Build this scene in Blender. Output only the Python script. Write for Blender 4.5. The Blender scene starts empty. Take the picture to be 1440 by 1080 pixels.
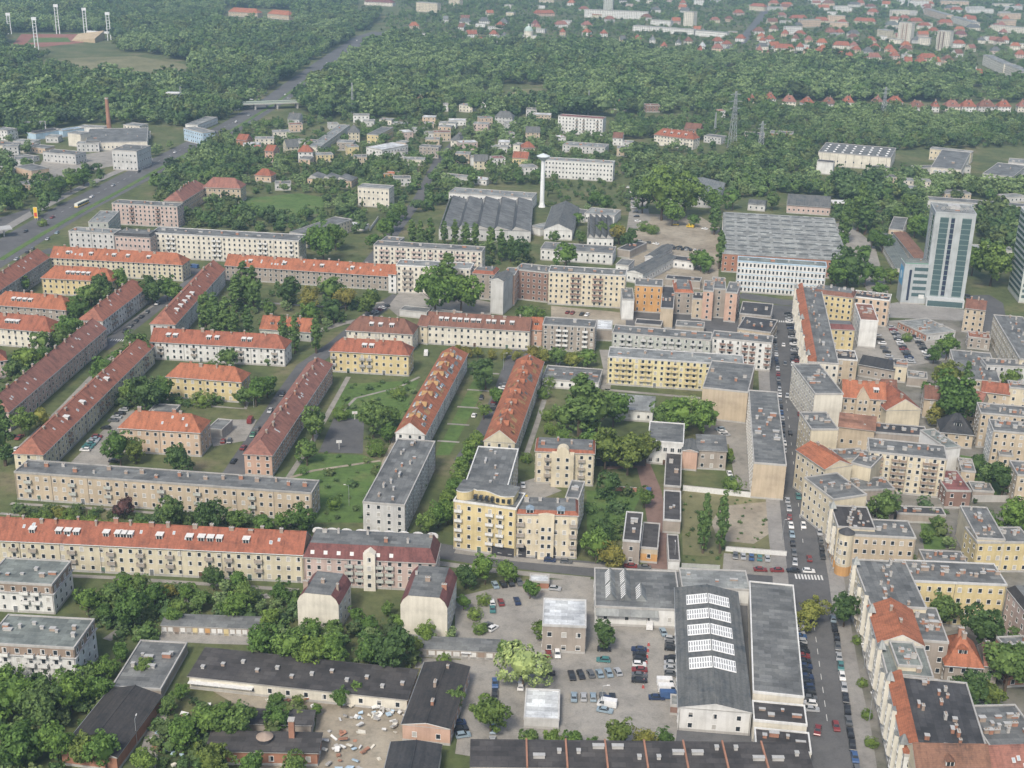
import bpy, math, random
import numpy as np
from mathutils import Matrix, Vector
random.seed(7)
R=math.radians
S=bpy.context.scene
COL=S.collection
# ---------------------------------------------------------------- camera, sky, sun, exposure
IW,IH=1440.0,1080.0
FOC,YH,CAMH,ROLL=1800.0,-144.0,205.0,0.022
TH=math.atan((IH/2-YH)/FOC)
cam=bpy.data.cameras.new('camera'); camo=bpy.data.objects.new('camera',cam); COL.objects.link(camo)
cam.sensor_width=36.0; cam.sensor_fit='HORIZONTAL'; cam.lens=FOC/IW*36.0; cam.clip_start=1.0; cam.clip_end=20000
_r=Vector((1,0,0)); _u=Vector((0,math.sin(TH),math.cos(TH))); _b=Vector((0,-math.cos(TH),math.sin(TH)))
_x=_r*math.cos(ROLL)+_u*math.sin(ROLL); _y=-_r*math.sin(ROLL)+_u*math.cos(ROLL)
camo.matrix_world=Matrix(((_x.x,_y.x,_b.x,0),(_x.y,_y.y,_b.y,0),(_x.z,_y.z,_b.z,CAMH),(0,0,0,1)))
S.camera=camo
SUN_EL,SUN_AZ=R(48),R(200)      # azimuth clockwise from +Y (the view direction)
world=bpy.data.worlds.new('World'); S.world=world; world.use_nodes=True
wn=world.node_tree; bg=wn.nodes['Background']
sky=wn.nodes.new('ShaderNodeTexSky'); sky.sky_type='NISHITA'; sky.sun_disc=False
sky.sun_elevation=SUN_EL; sky.sun_rotation=SUN_AZ; sky.dust_density=4.0; sky.air_density=1.0; sky.ozone_density=1.0; sky.altitude=200
hs=wn.nodes.new('ShaderNodeHueSaturation'); hs.inputs['Saturation'].default_value=0.85
wn.links.new(sky.outputs[0],hs.inputs['Color']); wn.links.new(hs.outputs[0],bg.inputs['Color']); bg.inputs['Strength'].default_value=0.085
sl=bpy.data.lights.new('sun','SUN'); sl.energy=1.5; sl.angle=R(12); sl.color=(1,.93,.82)
so=bpy.data.objects.new('sun',sl); COL.objects.link(so)
sd=Vector((math.sin(SUN_AZ)*math.cos(SUN_EL),math.cos(SUN_AZ)*math.cos(SUN_EL),math.sin(SUN_EL)))
so.rotation_euler=sd.to_track_quat('Z','Y').to_euler(); so.location=(0,0,400)
S.view_settings.view_transform='Standard'; S.view_settings.look='None'; S.view_settings.gamma=1.0
S.view_settings.exposure=1.12
try: S.view_settings.use_curve_mapping=False
except Exception: pass
S.cycles.use_denoising=True
S.cycles.max_bounces=5; S.cycles.diffuse_bounces=2; S.cycles.glossy_bounces=2; S.cycles.transmission_bounces=3
S.cycles.volume_bounces=0; S.cycles.transparent_max_bounces=6
# ---------------------------------------------------------------- survey: photo point -> plan of the place
def ray(x,y):
    u,v=x-IW/2,y-IH/2
    c,s=math.cos(ROLL),math.sin(ROLL); u,v=c*u+s*v,-s*u+c*v
    return Vector((u/FOC, math.cos(TH)-v/FOC*math.sin(TH), -math.sin(TH)-v/FOC*math.cos(TH)))
def G(x,y,h=0.0):
    d=ray(x,y); t=(h-CAMH)/d.z
    return Vector((d.x*t,d.y*t,h))
def scale_at(p):      # photo pixels per metre near a point
    dep=p.y*math.cos(TH)+(CAMH-p.z)*math.sin(TH)
    return FOC/dep
def h_from(A,base):   # eave height of a vertical edge seen from A (eave) down to base (ground)
    g=G(*base); d=ray(*A); t=math.hypot(g.x,g.y)/math.hypot(d.x,d.y)
    return CAMH+t*d.z
# ---------------------------------------------------------------- materials
MATS={}
def nn(nt,t,**k):
    n=nt.nodes.new(t)
    for a,b in k.items(): setattr(n,a,b)
    return n
def base_mat(key):
    m=bpy.data.materials.new(key); m.use_nodes=True
    nt=m.node_tree; p=nt.nodes['Principled BSDF']; p.inputs['Roughness'].default_value=.85
    if 'Specular IOR Level' in p.inputs: p.inputs['Specular IOR Level'].default_value=.25
    return m,nt,p
def ramp(nt,fac,stops):
    r=nt.nodes.new('ShaderNodeValToRGB'); e=r.color_ramp.elements
    while len(e)<len(stops): e.new(.5)
    for i,(pos,c) in enumerate(stops): e[i].position=pos; e[i].color=(c[0],c[1],c[2],1)
    nt.links.new(fac,r.inputs[0]); return r.outputs[0]
def noise(nt,scale,detail=4,vec=None,mapscale=None,rough=.55):
    n=nt.nodes.new('ShaderNodeTexNoise'); n.inputs['Scale'].default_value=scale; n.inputs['Detail'].default_value=detail
    n.inputs['Roughness'].default_value=rough
    tc=nt.nodes.new('ShaderNodeTexCoord'); v=tc.outputs['Object']
    if mapscale:
        mp=nt.nodes.new('ShaderNodeMapping'); mp.inputs['Scale'].default_value=mapscale; nt.links.new(v,mp.inputs[0]); v=mp.outputs[0]
    nt.links.new(v,n.inputs['Vector']); return n.outputs[0]
def mixc(nt,fac,a,b,mode='MIX'):
    m=nt.nodes.new('ShaderNodeMix'); m.data_type='RGBA'; m.blend_type=mode
    for sock,val in ((m.inputs[0],fac),(m.inputs[6],a),(m.inputs[7],b)):
        if isinstance(val,(int,float)): sock.default_value=val
        elif isinstance(val,tuple): sock.default_value=(val[0],val[1],val[2],1)
        else: nt.links.new(val,sock)
    return m.outputs[2]
def sc(c,k): return tuple(min(1,x*k) for x in c)
def wall_mat(c,rough=.9):
    k='plaster_%.3f_%.3f_%.3f'%c
    if k in MATS: return MATS[k]
    m,nt,p=base_mat(k)
    a=ramp(nt,noise(nt,.18,5),[(.28,sc(c,.74)),(.5,sc(c,.97)),(.8,sc(c,1.1))])
    st=ramp(nt,noise(nt,1.0,4,mapscale=(1.1,1.1,.1)),[(.3,(.84,.835,.82)),(.6,(1,1,1))])
    fn=ramp(nt,noise(nt,2.2,3),[(.3,(.93,.93,.92)),(.7,(1.0,1.0,1.0))])
    o=mixc(nt,.8,a,st,'MULTIPLY'); o=mixc(nt,1.0,o,fn,'MULTIPLY')
    nt.links.new(o,p.inputs['Base Color']); p.inputs['Roughness'].default_value=rough
    MATS[k]=m; return m
def tile_mat(c):
    k='tiles_%.3f_%.3f_%.3f'%c
    if k in MATS: return MATS[k]
    m,nt,p=base_mat(k)
    a=ramp(nt,noise(nt,.22,5,rough=.65),[(.3,(c[0]*.55,c[1]*.62,c[2]*.70)),(.48,sc(c,.92)),(.62,c),(.8,(c[0]*1.15,c[1]*1.22,c[2]*1.25))])
    b=ramp(nt,noise(nt,1.6,4,rough=.7),[(.3,(.62,.65,.68)),(.65,(1.06,1.04,1.0))])
    o=mixc(nt,.85,a,b,'MULTIPLY')
    pt=ramp(nt,noise(nt,.5,2,mapscale=(1,.35,.35)),[(.30,(.66,.70,.74)),(.36,(1,1,1)),(.66,(1,1,1)),(.72,(1.12,1.1,1.06))]); o=mixc(nt,.9,o,pt,'MULTIPLY')
    sk=ramp(nt,noise(nt,1.0,3,mapscale=(.9,.12,.12)),[(.36,(.70,.71,.72)),(.52,(1,1,1))]); o=mixc(nt,.75,o,sk,'MULTIPLY')
    w=nt.nodes.new('ShaderNodeTexWave'); w.wave_type='BANDS'; w.bands_direction='Z'; w.inputs['Scale'].default_value=1.1; w.inputs['Distortion'].default_value=.6
    tc=nt.nodes.new('ShaderNodeTexCoord'); nt.links.new(tc.outputs['Object'],w.inputs['Vector'])
    ww=ramp(nt,w.outputs['Fac'],[(0,(.82,.82,.82)),(.5,(1,1,1))])
    o=mixc(nt,.7,o,ww,'MULTIPLY')
    nt.links.new(o,p.inputs['Base Color']); p.inputs['Roughness'].default_value=.8
    MATS[k]=m; return m
def felt_mat(c):
    k='felt_%.3f_%.3f_%.3f'%c
    if k in MATS: return MATS[k]
    m,nt,p=base_mat(k)
    br=nt.nodes.new('ShaderNodeTexBrick'); br.inputs['Scale'].default_value=.14; br.inputs['Mortar Size'].default_value=.006
    br.inputs['Color1'].default_value=(*sc(c,1.28),1); br.inputs['Color2'].default_value=(*sc(c,.74),1); br.inputs['Mortar'].default_value=(*sc(c,.7),1)
    tc=nt.nodes.new('ShaderNodeTexCoord'); nt.links.new(tc.outputs['Object'],br.inputs['Vector'])
    a=ramp(nt,noise(nt,.12,5,rough=.65),[(.28,(.58,.59,.61)),(.5,(.96,.96,.96)),(.66,(1.2,1.2,1.17)),(.8,(1.6,1.58,1.5))])
    o=mixc(nt,1.0,br.outputs[0],a,'MULTIPLY')
    b=ramp(nt,noise(nt,1.3,4),[(.35,(.84,.84,.84)),(.65,(1.05,1.05,1.05))])
    o=mixc(nt,.8,o,b,'MULTIPLY')
    nt.links.new(o,p.inputs['Base Color']); p.inputs['Roughness'].default_value=.75
    MATS[k]=m; return m
def ground_mat(k,stops,s1=.03,s2=.35,s3=2.0,k2=.7):
    if k in MATS: return MATS[k]
    m,nt,p=base_mat(k)
    a=ramp(nt,noise(nt,s1,7,rough=.62),stops)
    b=ramp(nt,noise(nt,s2,5,rough=.65),[(.3,(.62,.63,.62)),(.5,(1,1,1)),(.75,(1.22,1.2,1.14))])
    c=ramp(nt,noise(nt,s3,3),[(.3,(.86,.86,.86)),(.7,(1.06,1.06,1.06))])
    o=mixc(nt,k2,a,b,'MULTIPLY'); o=mixc(nt,.8,o,c,'MULTIPLY')
    nt.links.new(o,p.inputs['Base Color']); p.inputs['Roughness'].default_value=.95
    MATS[k]=m; return m
def plain(k,c,rough=.7,metal=0.0,spec=.3):
    if k in MATS: return MATS[k]
    m,nt,p=base_mat(k)
    o=ramp(nt,noise(nt,1.5,3),[(.3,sc(c,.85)),(.7,sc(c,1.06))])
    nt.links.new(o,p.inputs['Base Color']); p.inputs['Roughness'].default_value=rough; p.inputs['Metallic'].default_value=metal
    if 'Specular IOR Level' in p.inputs: p.inputs['Specular IOR Level'].default_value=spec
    MATS[k]=m; return m
def leaf_mat(k,cols,tr=.25):
    if k in MATS: return MATS[k]
    m,nt,p=base_mat(k)
    oi=nt.nodes.new('ShaderNodeObjectInfo')
    n=len(cols); a=ramp(nt,oi.outputs['Random'],[(i/max(1,n-1),c) for i,c in enumerate(cols)])
    gi=nt.nodes.new('ShaderNodeNewGeometry')
    b=ramp(nt,gi.outputs['Random Per Island'],[(0,(.6,.64,.62)),(.5,(1,1,1)),(1,(1.45,1.38,1.2))])
    c=ramp(nt,noise(nt,5.0,3),[(.3,(.72,.76,.74)),(.7,(1.22,1.18,1.08))])
    o=mixc(nt,.85,a,b,'MULTIPLY'); o=mixc(nt,.9,o,c,'MULTIPLY')
    nt.links.new(o,p.inputs['Base Color']); p.inputs['Roughness'].default_value=.7
    t=nt.nodes.new('ShaderNodeBsdfTranslucent'); nt.links.new(o,t.inputs[0])
    mx=nt.nodes.new('ShaderNodeMixShader'); mx.inputs[0].default_value=tr
    nt.links.new(p.outputs[0],mx.inputs[1]); nt.links.new(t.outputs[0],mx.inputs[2])
    nt.links.new(mx.outputs[0],nt.nodes['Material Output'].inputs[0])
    MATS[k]=m; return m
M_GLASS=plain('window_glass',(.028,.034,.04),.12,0,.5)
M_FRAME=plain('window_frame',(.72,.72,.70),.6)
M_WHITE=plain('white_paint',(.62,.62,.60),.6)
M_CAP=plain('vent_cap',(.40,.40,.39),.7)
M_METAL=plain('galvanised_metal',(.42,.44,.45),.5,.5)
M_PIPE=plain('downpipe_metal',(.20,.19,.18),.6)
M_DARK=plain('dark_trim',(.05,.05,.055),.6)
M_BRICK=wall_mat((.36,.19,.13)); M_CONC=wall_mat((.42,.41,.39))
M_CHIM=wall_mat((.34,.27,.22))
M_TYRE=plain('rubber',(.02,.02,.02),.9)
M_TRUNK=wall_mat((.10,.075,.055))
WALLS=dict(cream=(.60,.535,.405),ivory=(.65,.615,.53),white=(.66,.66,.64),grey=(.36,.35,.33),greyl=(.52,.52,.51),tan=(.49,.41,.305),brown=(.30,.23,.18),
 yellow=(.60,.50,.28),pale=(.57,.52,.39),pink=(.52,.41,.37),salmon=(.52,.35,.27),orange=(.54,.31,.13),brick=(.36,.18,.12),blue=(.42,.55,.66),
 greybr=(.34,.30,.26),greygr=(.44,.46,.42),redbr=(.25,.16,.13),peach=(.56,.43,.32))
ROOFS=dict(red=(.33,.122,.076),dred=(.31,.145,.112),rose=(.36,.150,.102),orange=(.39,.148,.082),brown=(.22,.11,.08),grey=(.145,.15,.148),lgrey=(.22,.23,.225),dark=(.062,.062,.065),green=(.175,.195,.182),
 black=(.062,.058,.057),white=(.50,.52,.53),maroon=(.20,.085,.08),blue=(.25,.32,.38),rust=(.24,.13,.09))
def wm(c): return wall_mat(WALLS[c] if isinstance(c,str) else c)
def rm_t(c): return tile_mat(ROOFS[c])
def rm_f(c): return felt_mat(ROOFS[c])
# ---------------------------------------------------------------- mesh collecting
class MB:
    def __init__(s): s.v=[]; s.f=[]; s.m=[]; s.mats=[]
    def mi(s,m):
        if m not in s.mats: s.mats.append(m)
        return s.mats.index(m)
    def face(s,pts,m):
        i=len(s.v); s.v+= [tuple(p) for p in pts]; s.f.append(tuple(range(i,i+len(pts)))); s.m.append(s.mi(m))
    def hexa(s,b,t,m,mt=None,bottom=False):
        i=len(s.v); s.v+=[tuple(p) for p in b]+[tuple(p) for p in t]; k=len(b); a=s.mi(m)
        for j in range(k): s.f.append((i+j,i+(j+1)%k,i+k+(j+1)%k,i+k+j)); s.m.append(a)
        s.f.append(tuple(range(i+k,i+2*k))); s.m.append(s.mi(mt) if mt else a)
        if bottom: s.f.append(tuple(range(i+k-1,i-1,-1))); s.m.append(a)
    def box(s,x0,y0,z0,x1,y1,z1,m,mt=None,bottom=True):
        s.hexa([(x0,y0,z0),(x1,y0,z0),(x1,y1,z0),(x0,y1,z0)],[(x0,y0,z1),(x1,y0,z1),(x1,y1,z1),(x0,y1,z1)],m,mt,bottom)
    def cyl(s,p,q,r0,r1,m,n=8):
        p=Vector(p); q=Vector(q); d=(q-p).normalized()
        a=d.orthogonal().normalized(); b=d.cross(a)
        ring=lambda c,r:[c+(a*math.cos(6.2832*k/n)+b*math.sin(6.2832*k/n))*r for k in range(n)]
        s.hexa(ring(p,r0),ring(q,r1),m,None,True)
    def mesh(s,name):
        me=bpy.data.meshes.new(name); me.from_pydata(s.v,[],s.f)
        for m in s.mats: me.materials.append(m)
        me.polygons.foreach_set('material_index',s.m); me.update(); return me
    def build(s,name,parent=None,loc=None,rz=0):
        return link(name,s.mesh(name),parent,loc,rz)
def link(name,me,parent=None,loc=None,rz=0):
    o=bpy.data.objects.new(name,me); COL.objects.link(o)
    if parent: o.parent=parent
    if loc is not None: o.location=loc
    if rz: o.rotation_euler=(0,0,rz)
    return o
THINGS=[]      # (object, base label, photo x)
def tag(o,label,cat,group=None):
    o['label']=label; o['category']=cat
    if group: o['group']=group
    THINGS.append(o); return o
def empty(name,loc,rz=0):
    o=bpy.data.objects.new(name,None); COL.objects.link(o); o.location=loc; o.rotation_euler=(0,0,rz); o.empty_display_size=.5; return o
FOOT=[]   # footprints (origin x,y, ang, L, D)
# ---------------------------------------------------------------- shared small pieces of buildings
CACHE={}
def cached(key,fn):
    if key not in CACHE: CACHE[key]=fn()
    return CACHE[key]
def window_mb(w,h,mb=None,T=None,frame=None,split=True):
    own=mb is None; mb=mb or MB(); T=T or (lambda x,y,z:(x,y,z)); fr=frame or M_FRAME
    def bx(x0,y0,z0,x1,y1,z1,m): mb.hexa([T(x0,y0,z0),T(x1,y0,z0),T(x1,y1,z0),T(x0,y1,z0)],[T(x0,y0,z1),T(x1,y0,z1),T(x1,y1,z1),T(x0,y1,z1)],m)
    t=.09
    mb.face([T(-w/2,-.02,0),T(w/2,-.02,0),T(w/2,-.02,h),T(-w/2,-.02,h)],M_GLASS)
    bx(-w/2,-.07,0,-w/2+t,.02,h,fr); bx(w/2-t,-.07,0,w/2,.02,h,fr); bx(-w/2+t,-.065,h-t,w/2-t,.02,h,fr)
    bx(-w/2-.08,-.16,-.1,w/2+.08,.02,0.0,M_FRAME)
    if split: bx(-.05,-.06,0,.05,.02,h-t,fr)
    return mb
M_CURT=plain('curtain',(.42,.41,.38),.8); M_BLIND=plain('blind',(.28,.27,.25),.7)
_wr=random.Random(5)
def win_mesh(w,h):
    v=_wr.choice([0,0,0,0,1,2,3])
    def f():
        b=window_mb(w,h,split=w>1.4)
        if v==1: b.face([(-w/2+.1,-.03,.05),(-w*.08,-.03,.05),(-w*.14,-.03,h-.1),(-w/2+.1,-.03,h-.1)],M_CURT)
        if v==2: b.face([(-w/2+.1,-.03,h*.45),(w/2-.1,-.03,h*.45),(w/2-.1,-.03,h-.1),(-w/2+.1,-.03,h-.1)],M_BLIND)
        if v==3: b.face([(-w/2+.1,-.03,.05),(w/2-.1,-.03,.05),(w/2-.1,-.03,h-.1),(-w/2+.1,-.03,h-.1)],M_CURT)
        return b.mesh('window')
    return cached(('w',w,h,v),f)
def balcony_mesh(w,d,m):
    def f():
        b=MB(); b.box(-w/2,-d,-.15,w/2,.03,0,M_CONC)
        b.box(-w/2,-d-.03,.04,w/2,-d+.05,1.0,m); b.box(-w/2-.02,-d+.06,.04,-w/2+.06,.02,.98,m); b.box(w/2-.06,-d+.06,.04,w/2+.02,.02,.98,m)
        return b.mesh('balcony')
    return cached(('b',w,d,m.name),f)
def chimney_mesh(w,d,h,m):
    def f():
        b=MB(); b.box(-w/2,-d/2,-2.2,w/2,d/2,h,m); b.box(-w/2-.08,-d/2-.08,h+.002,w/2+.08,d/2+.08,h+.16,M_CONC)
        k=max(1,int(w/.6))
        for i in range(k): x=-w/2+(i+.5)*w/k; b.box(x-.13,-.13,h+.165,x+.13,.13,h+.5,M_CHIM)
        return b.mesh('chimney')
    return cached(('c',w,d,h,m.name),f)
def vent_mesh(w,d,h,m):
    def f():
        b=MB(); b.box(-w/2,-d/2,-.1,w/2,d/2,h,m); b.box(-w/2-.1,-d/2-.1,h+.004,w/2+.1,d/2+.1,h+.14,M_CAP); return b.mesh('roof_vent')
    return cached(('v',w,d,h,m.name),f)
def dormer_mesh(w,h,dp,m,roof,kind):
    def f():
        b=MB(); b.hexa([(-w/2,0,-.3),(w/2,0,-.3),(w/2,dp,-.3),(-w/2,dp,-.3)],[(-w/2,0,h),(w/2,0,h),(w/2,dp,h),(-w/2,dp,h)],m)
        b.box(-w/2+.18,-.05,.25,w/2-.18,.02,h-.18,M_GLASS); b.box(-.06,-.09,.25,.06,.0,h-.18,M_FRAME)
        if kind=='g':
            b.hexa([(-w/2-.2,-.25,h+.01),(0,-.25,h+.75),(w/2+.2,-.25,h+.01)],[(-w/2-.2,dp+.8,h+.01),(0,dp+.8,h+.75),(w/2+.2,dp+.8,h+.01)],roof,None,True)
        else: b.hexa([(-w/2-.2,-.25,h+.01),(w/2+.2,-.25,h+.01),(w/2+.2,dp+.7,h+.25),(-w/2-.2,dp+.7,h+.25)],[(-w/2-.2,-.25,h+.14),(w/2+.2,-.25,h+.14),(w/2+.2,dp+.7,h+.4),(-w/2-.2,dp+.7,h+.4)],roof,None,True)
        return b.mesh('dormer')
    return cached(('d',w,h,dp,m.name,roof.name,kind),f)
def door_mesh(w,h,m):
    def f():
        b=MB(); b.box(-w/2,-.06,0,w/2,.02,h,m); b.box(-w/2-.12,-.1,0,-w/2,.02,h+.12,M_FRAME); b.box(w/2,-.1,0,w/2+.12,.02,h+.12,M_FRAME); b.box(-w/2,-.1,h,w/2,.02,h+.12,M_FRAME)
        return b.mesh('door')
    return cached(('dr',w,h,m.name),f)
M_DOORS=[plain('door_brown',(.12,.07,.045)),plain('door_grey',(.16,.17,.18)),plain('door_green',(.08,.13,.10))]
NOBJ=[0]
WIN_SINGLE=2.75     # px per metre from which each window is its own object
# ---------------------------------------------------------------- a building
def make_building(name,label,cat,org,ang,L,D,h,roof='flat',wc='cream',rc='grey',fl=3,ws=3.1,wsz=None,bal=(),balc='white',dorm=0,dkind='s',sky=0,chim=0,vents=0,
      blank='',hips='',pitch=38,over=.45,base=None,band=None,para=None,group=None,doors=True,seed=None,teeth=5,inset=1.4,mh=3.0,wgap=0,nowin=False,endc=None,sub=None,cornice=False,strip=None,attic=None,oriel=0,streetroof=None):
    rnd=random.Random(seed if seed is not None else int(abs(org[0]*13+org[1]*7)))
    ca,sa=math.cos(ang),math.sin(ang)
    t=empty(name,(org[0],org[1],0),ang); tag(t,label,cat,group)
    FOOT.append((org[0],org[1],ang,L,D)); t['_f']=len(FOOT)-1
    W=wm(wc); px=scale_at(Vector((org[0],org[1],0)))
    gx=(roof=='gx'); gab=roof in('gable','hip','gx')
    m=(lambda a,b,z:(b,a,z)) if gx else (lambda a,b,z:(a,b,z))
    La,Da=(D,L) if gx else (L,D)
    rise=Da/2*math.tan(R(pitch))
    if roof=='hip' and not hips: hips='LR'
    # walls
    b=MB()
    E_=wm(endc) if endc else W
    Wf=[((0,0),(L,0),W,'F'),((L,0),(L,D),E_,'R'),((L,D),(0,D),W,'K'),((0,D),(0,0),E_,'L')]
    for (p,q,mm,_) in Wf: b.face([(p[0],p[1],-.3),(q[0],q[1],-.3),(q[0],q[1],h),(p[0],p[1],h)],mm)
    if gab:
        for e,a in (('L',0),('R',La)):
            if e not in hips: b.face([m(a,0,h),m(a,Da,h),m(a,Da/2,h+rise)],E_)
    if roof=='mono': 
        up=D*math.tan(R(min(pitch,14))); 
        b.face([(0,0,h),(0,D,h),(0,D,h+up)],W); b.face([(L,0,h),(L,D,h),(L,D,h+up)],W); b.face([(0,D,h),(L,D,h),(L,D,h+up),(0,D,h+up)],W)
    wall=b.build('wall',t)
    b=MB(); b.box(-.06,-.06,-.2,L+.06,D+.06,.75,wm(band) if band and band in('brick',) else M_CONC,None,False)
    b.build('plinth',t)
    if band:
        b=MB(); b.box(-.012,-.012,.752,L+.012,D+.012,3.4,wm(band),None,False); b.build('ground_floor_band',t)
    if strip:   # coloured bands between the windows
        b=MB(); fhs=h/fl
        for i in range(fl): z=(i+.86)*fhs; b.box(-.012,-.012,z,L+.012,D+.012,z+.45,wm(strip),None,False)
        b.build('facade_bands',t)
    if attic:
        b=MB(); b.box(-.012,-.012,h-2.9,L+.012,D+.012,h-.36,wm(attic),None,False); b.build('attic_band',t)
        b=MB(); b.box(-.5,-.5,h-3.1,L+.5,D+.5,h-2.95,M_CAP,None,True); b.build('terrace_ledge',t)
    for i in range(oriel):
        x=L*(i+.5)/oriel; b=MB(); w_=2.6; z0,z1=3.6,h-(1.2 if i%2 else -1.4)
        b.hexa([(x-w_/2,.02,z0),(x-w_/2+.5,-1.0,z0+.6),(x+w_/2-.5,-1.0,z0+.6),(x+w_/2,.02,z0)],[(x-w_/2,.02,z1),(x-w_/2+.5,-1.0,z1),(x+w_/2-.5,-1.0,z1),(x+w_/2,.02,z1)],wm('ivory'),rm_f('lgrey'),True)
        o_=b.build('oriel',t)
        for k in range(int((z1-z0-.8)/3.2)): link('window',win_mesh(1.2,1.6),o_,(x,-1.0,z0+1.3+k*3.2))
        if i%4==0:
            b=MB(); b.hexa([(x-w_/2,-1.0,z1+.01),(x+w_/2,-1.0,z1+.01),(x+w_/2,1.2,z1+.01),(x-w_/2,1.2,z1+.01)],[(x-.1,-.2,z1+2.2),(x+.1,-.2,z1+2.2),(x+.1,.2,z1+2.2),(x-.1,.2,z1+2.2)],rm_f('lgrey')); b.build('turret_roof',o_)
    if streetroof:
        b=MB(); b.hexa([(.1,-.3,h+.36),(L-.1,-.3,h+.36),(L-.1,3.4,h+.36),(.1,3.4,h+.36)],[(.1,2.6,h+2.3),(L-.1,2.6,h+2.3),(L-.1,3.3,h+2.3),(.1,3.3,h+2.3)],rm_t(streetroof)); b.build('street_roof_slope',t)
    # roof
    if gab:
        b=MB(); Rm=rm_t(rc); o=over; th=.22
        hl=Da/2*.8 if 'L' in hips else 0; hr=Da/2*.8 if 'R' in hips else 0
        ez=h-o*math.tan(R(pitch))+.05; rz=h+rise+.05
        x0,x1=-(o if hl else .15),La+(o if hr else .15)
        a,bq=m(x0,-o,ez),m(x1,-o,ez); c,d=m(x1,Da+o,ez),m(x0,Da+o,ez)
        r0,r1=m(x0+(hl+o if hl else 0),Da/2,rz),m(x1-(hr+o if hr else 0),Da/2,rz)
        up=lambda p:(p[0],p[1],p[2]+th)
        for pts in ((a,bq,r1,r0),(c,d,r0,r1)): b.face([up(p) for p in pts],Rm)
        if hl: b.face([up(d),up(a),up(r0)],Rm)
        if hr: b.face([up(bq),up(c),up(r1)],Rm)
        for p,q in ((a,bq),(bq,c),(c,d),(d,a)):
            b.face([p,q,up(q),up(p)],M_CONC)
        b.face([d,c,bq,a],M_CONC)
        if not hl: b.face([a,r0,up(r0),up(a)],M_WHITE); b.face([d,r0,up(r0),up(d)],M_WHITE)
        if not hr: b.face([bq,r1,up(r1),up(bq)],M_WHITE); b.face([c,r1,up(r1),up(c)],M_WHITE)
        b.build('roof',t)
        b=MB(); q0,q1=up(r0),up(r1); b.cyl((q0[0],q0[1],q0[2]+.02),(q1[0],q1[1],q1[2]+.02),.16,.16,tile_mat(sc(ROOFS[rc],1.15)),6); b.build('ridge_cap',t)
        b=MB(); g0,g1=m(x0,-o-.12,ez+.1),m(x1,-o-.12,ez+.1); b.cyl(g0,g1,.09,.09,M_METAL,6); b.build('gutter',t)
    elif roof=='mono':
        b=MB(); o=over; s_=math.tan(R(min(pitch,14)))
        z0,z1=h-o*s_+.04,h+(D+o)*s_+.04
        b.hexa([(-o,-o,z0),(L+o,-o,z0),(L+o,D+o,z1),(-o,D+o,z1)],[(-o,-o,z0+.2),(L+o,-o,z0+.2),(L+o,D+o,z1+.2),(-o,D+o,z1+.2)],M_CONC,rm_f(rc)); b.build('roof',t)
    elif roof in('saw','sawx'):
        b=MB(); b.box(-.1,-.1,h+.004,L+.1,D+.1,h+.15,rm_f(rc),None,False); b.build('roof',t)
        n=teeth
        for i in range(n):
            b=MB()
            if roof=='saw':
                w=(D-1)/n; y0=.5+i*w; x0,x1=.8,L-.8
                b.face([(x0,y0,h+.16),(x1,y0,h+.16),(x1,y0+w*.45,h+2.2),(x0,y0+w*.45,h+2.2)],rm_f(rc))
                b.face([(x0,y0+w*.45,h+2.2),(x1,y0+w*.45,h+2.2),(x1,y0+w*.95,h+.16),(x0,y0+w*.95,h+.16)],rm_f('lgrey'))
                for xx in (x0,x1): b.face([(xx,y0,h+.16),(xx,y0+w*.45,h+2.2),(xx,y0+w*.95,h+.16)],M_CONC)
                g=MB(); 
                kk=max(2,int((x1-x0)/7))
                for q in range(kk): 
                    xa=x0+(x1-x0)*(q+.12)/kk; xb=x0+(x1-x0)*(q+.88)/kk
                    yy=y0+w*.27; g.face([(xa,yy,h+.16+1.28),(xb,yy,h+.16+1.28),(xb,y0+w*.36,h+1.84),(xa,y0+w*.36,h+1.84)],plain('saw_glass',(.09,.10,.10),.3))
            else:
                w=(L-1)/n; x0=.5+i*w; y0,y1=.8,D-.8
                b.face([(x0,y0,h+.16),(x0+w*.2,y0,h+2.6),(x0+w*.2,y1,h+2.6),(x0,y1,h+.16)],rm_f('dark'))
                b.face([(x0+w*.2,y0,h+2.6),(x0+w*.97,y0,h+.16),(x0+w*.97,y1,h+.16),(x0+w*.2,y1,h+2.6)],rm_f(rc))
                for yy in (y0,y1): b.face([(x0,yy,h+.16),(x0+w*.2,yy,h+2.6),(x0+w*.97,yy,h+.16)],M_CONC)
                g=MB(); g.face([(x0+w*.03-.05,y0+1,h+.6),(x0+w*.16-.05,y0+1,h+2.1),(x0+w*.16-.05,y1-1,h+2.1),(x0+w*.03-.05,y1-1,h+.6)],M_GLASS)
            bay=b.build('roof_bay',t); g.build('skylight',bay)
    else:
        b=MB(); Rf=rm_f(rc); pm=wm(para) if para else M_CONC
        if roof=='mans':
            i_=inset; H=h+mh; Mt=rm_t(strip_c) if False else rm_t(o_mans(rc))
            b.hexa([(-.2,-.2,h),(L+.2,-.2,h),(L+.2,D+.2,h),(-.2,D+.2,h)],[(i_,i_,H),(L-i_,i_,H),(L-i_,D-i_,H),(i_,D-i_,H)],Mt,rm_f('grey')); b.build('roof',t)
            b=MB(); b.box(-.35,-.35,h-.3,L+.35,D+.35,h-.002,pm); b.build('cornice',t)
            topz=H
        elif roof=='gamb':
            i_=inset; H=h+mh; k_=.35
            for ya,yb in ((0,None),(D,None)): b.face([(0,ya,h),(L,ya,h),(L-i_*k_,ya,h+mh*.55),(L-i_,ya,H),(i_,ya,H),(i_*k_,ya,h+mh*.55)],W)
            b.build('gable_wall',t); b=MB(); Mt=rm_t(rc)
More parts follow.
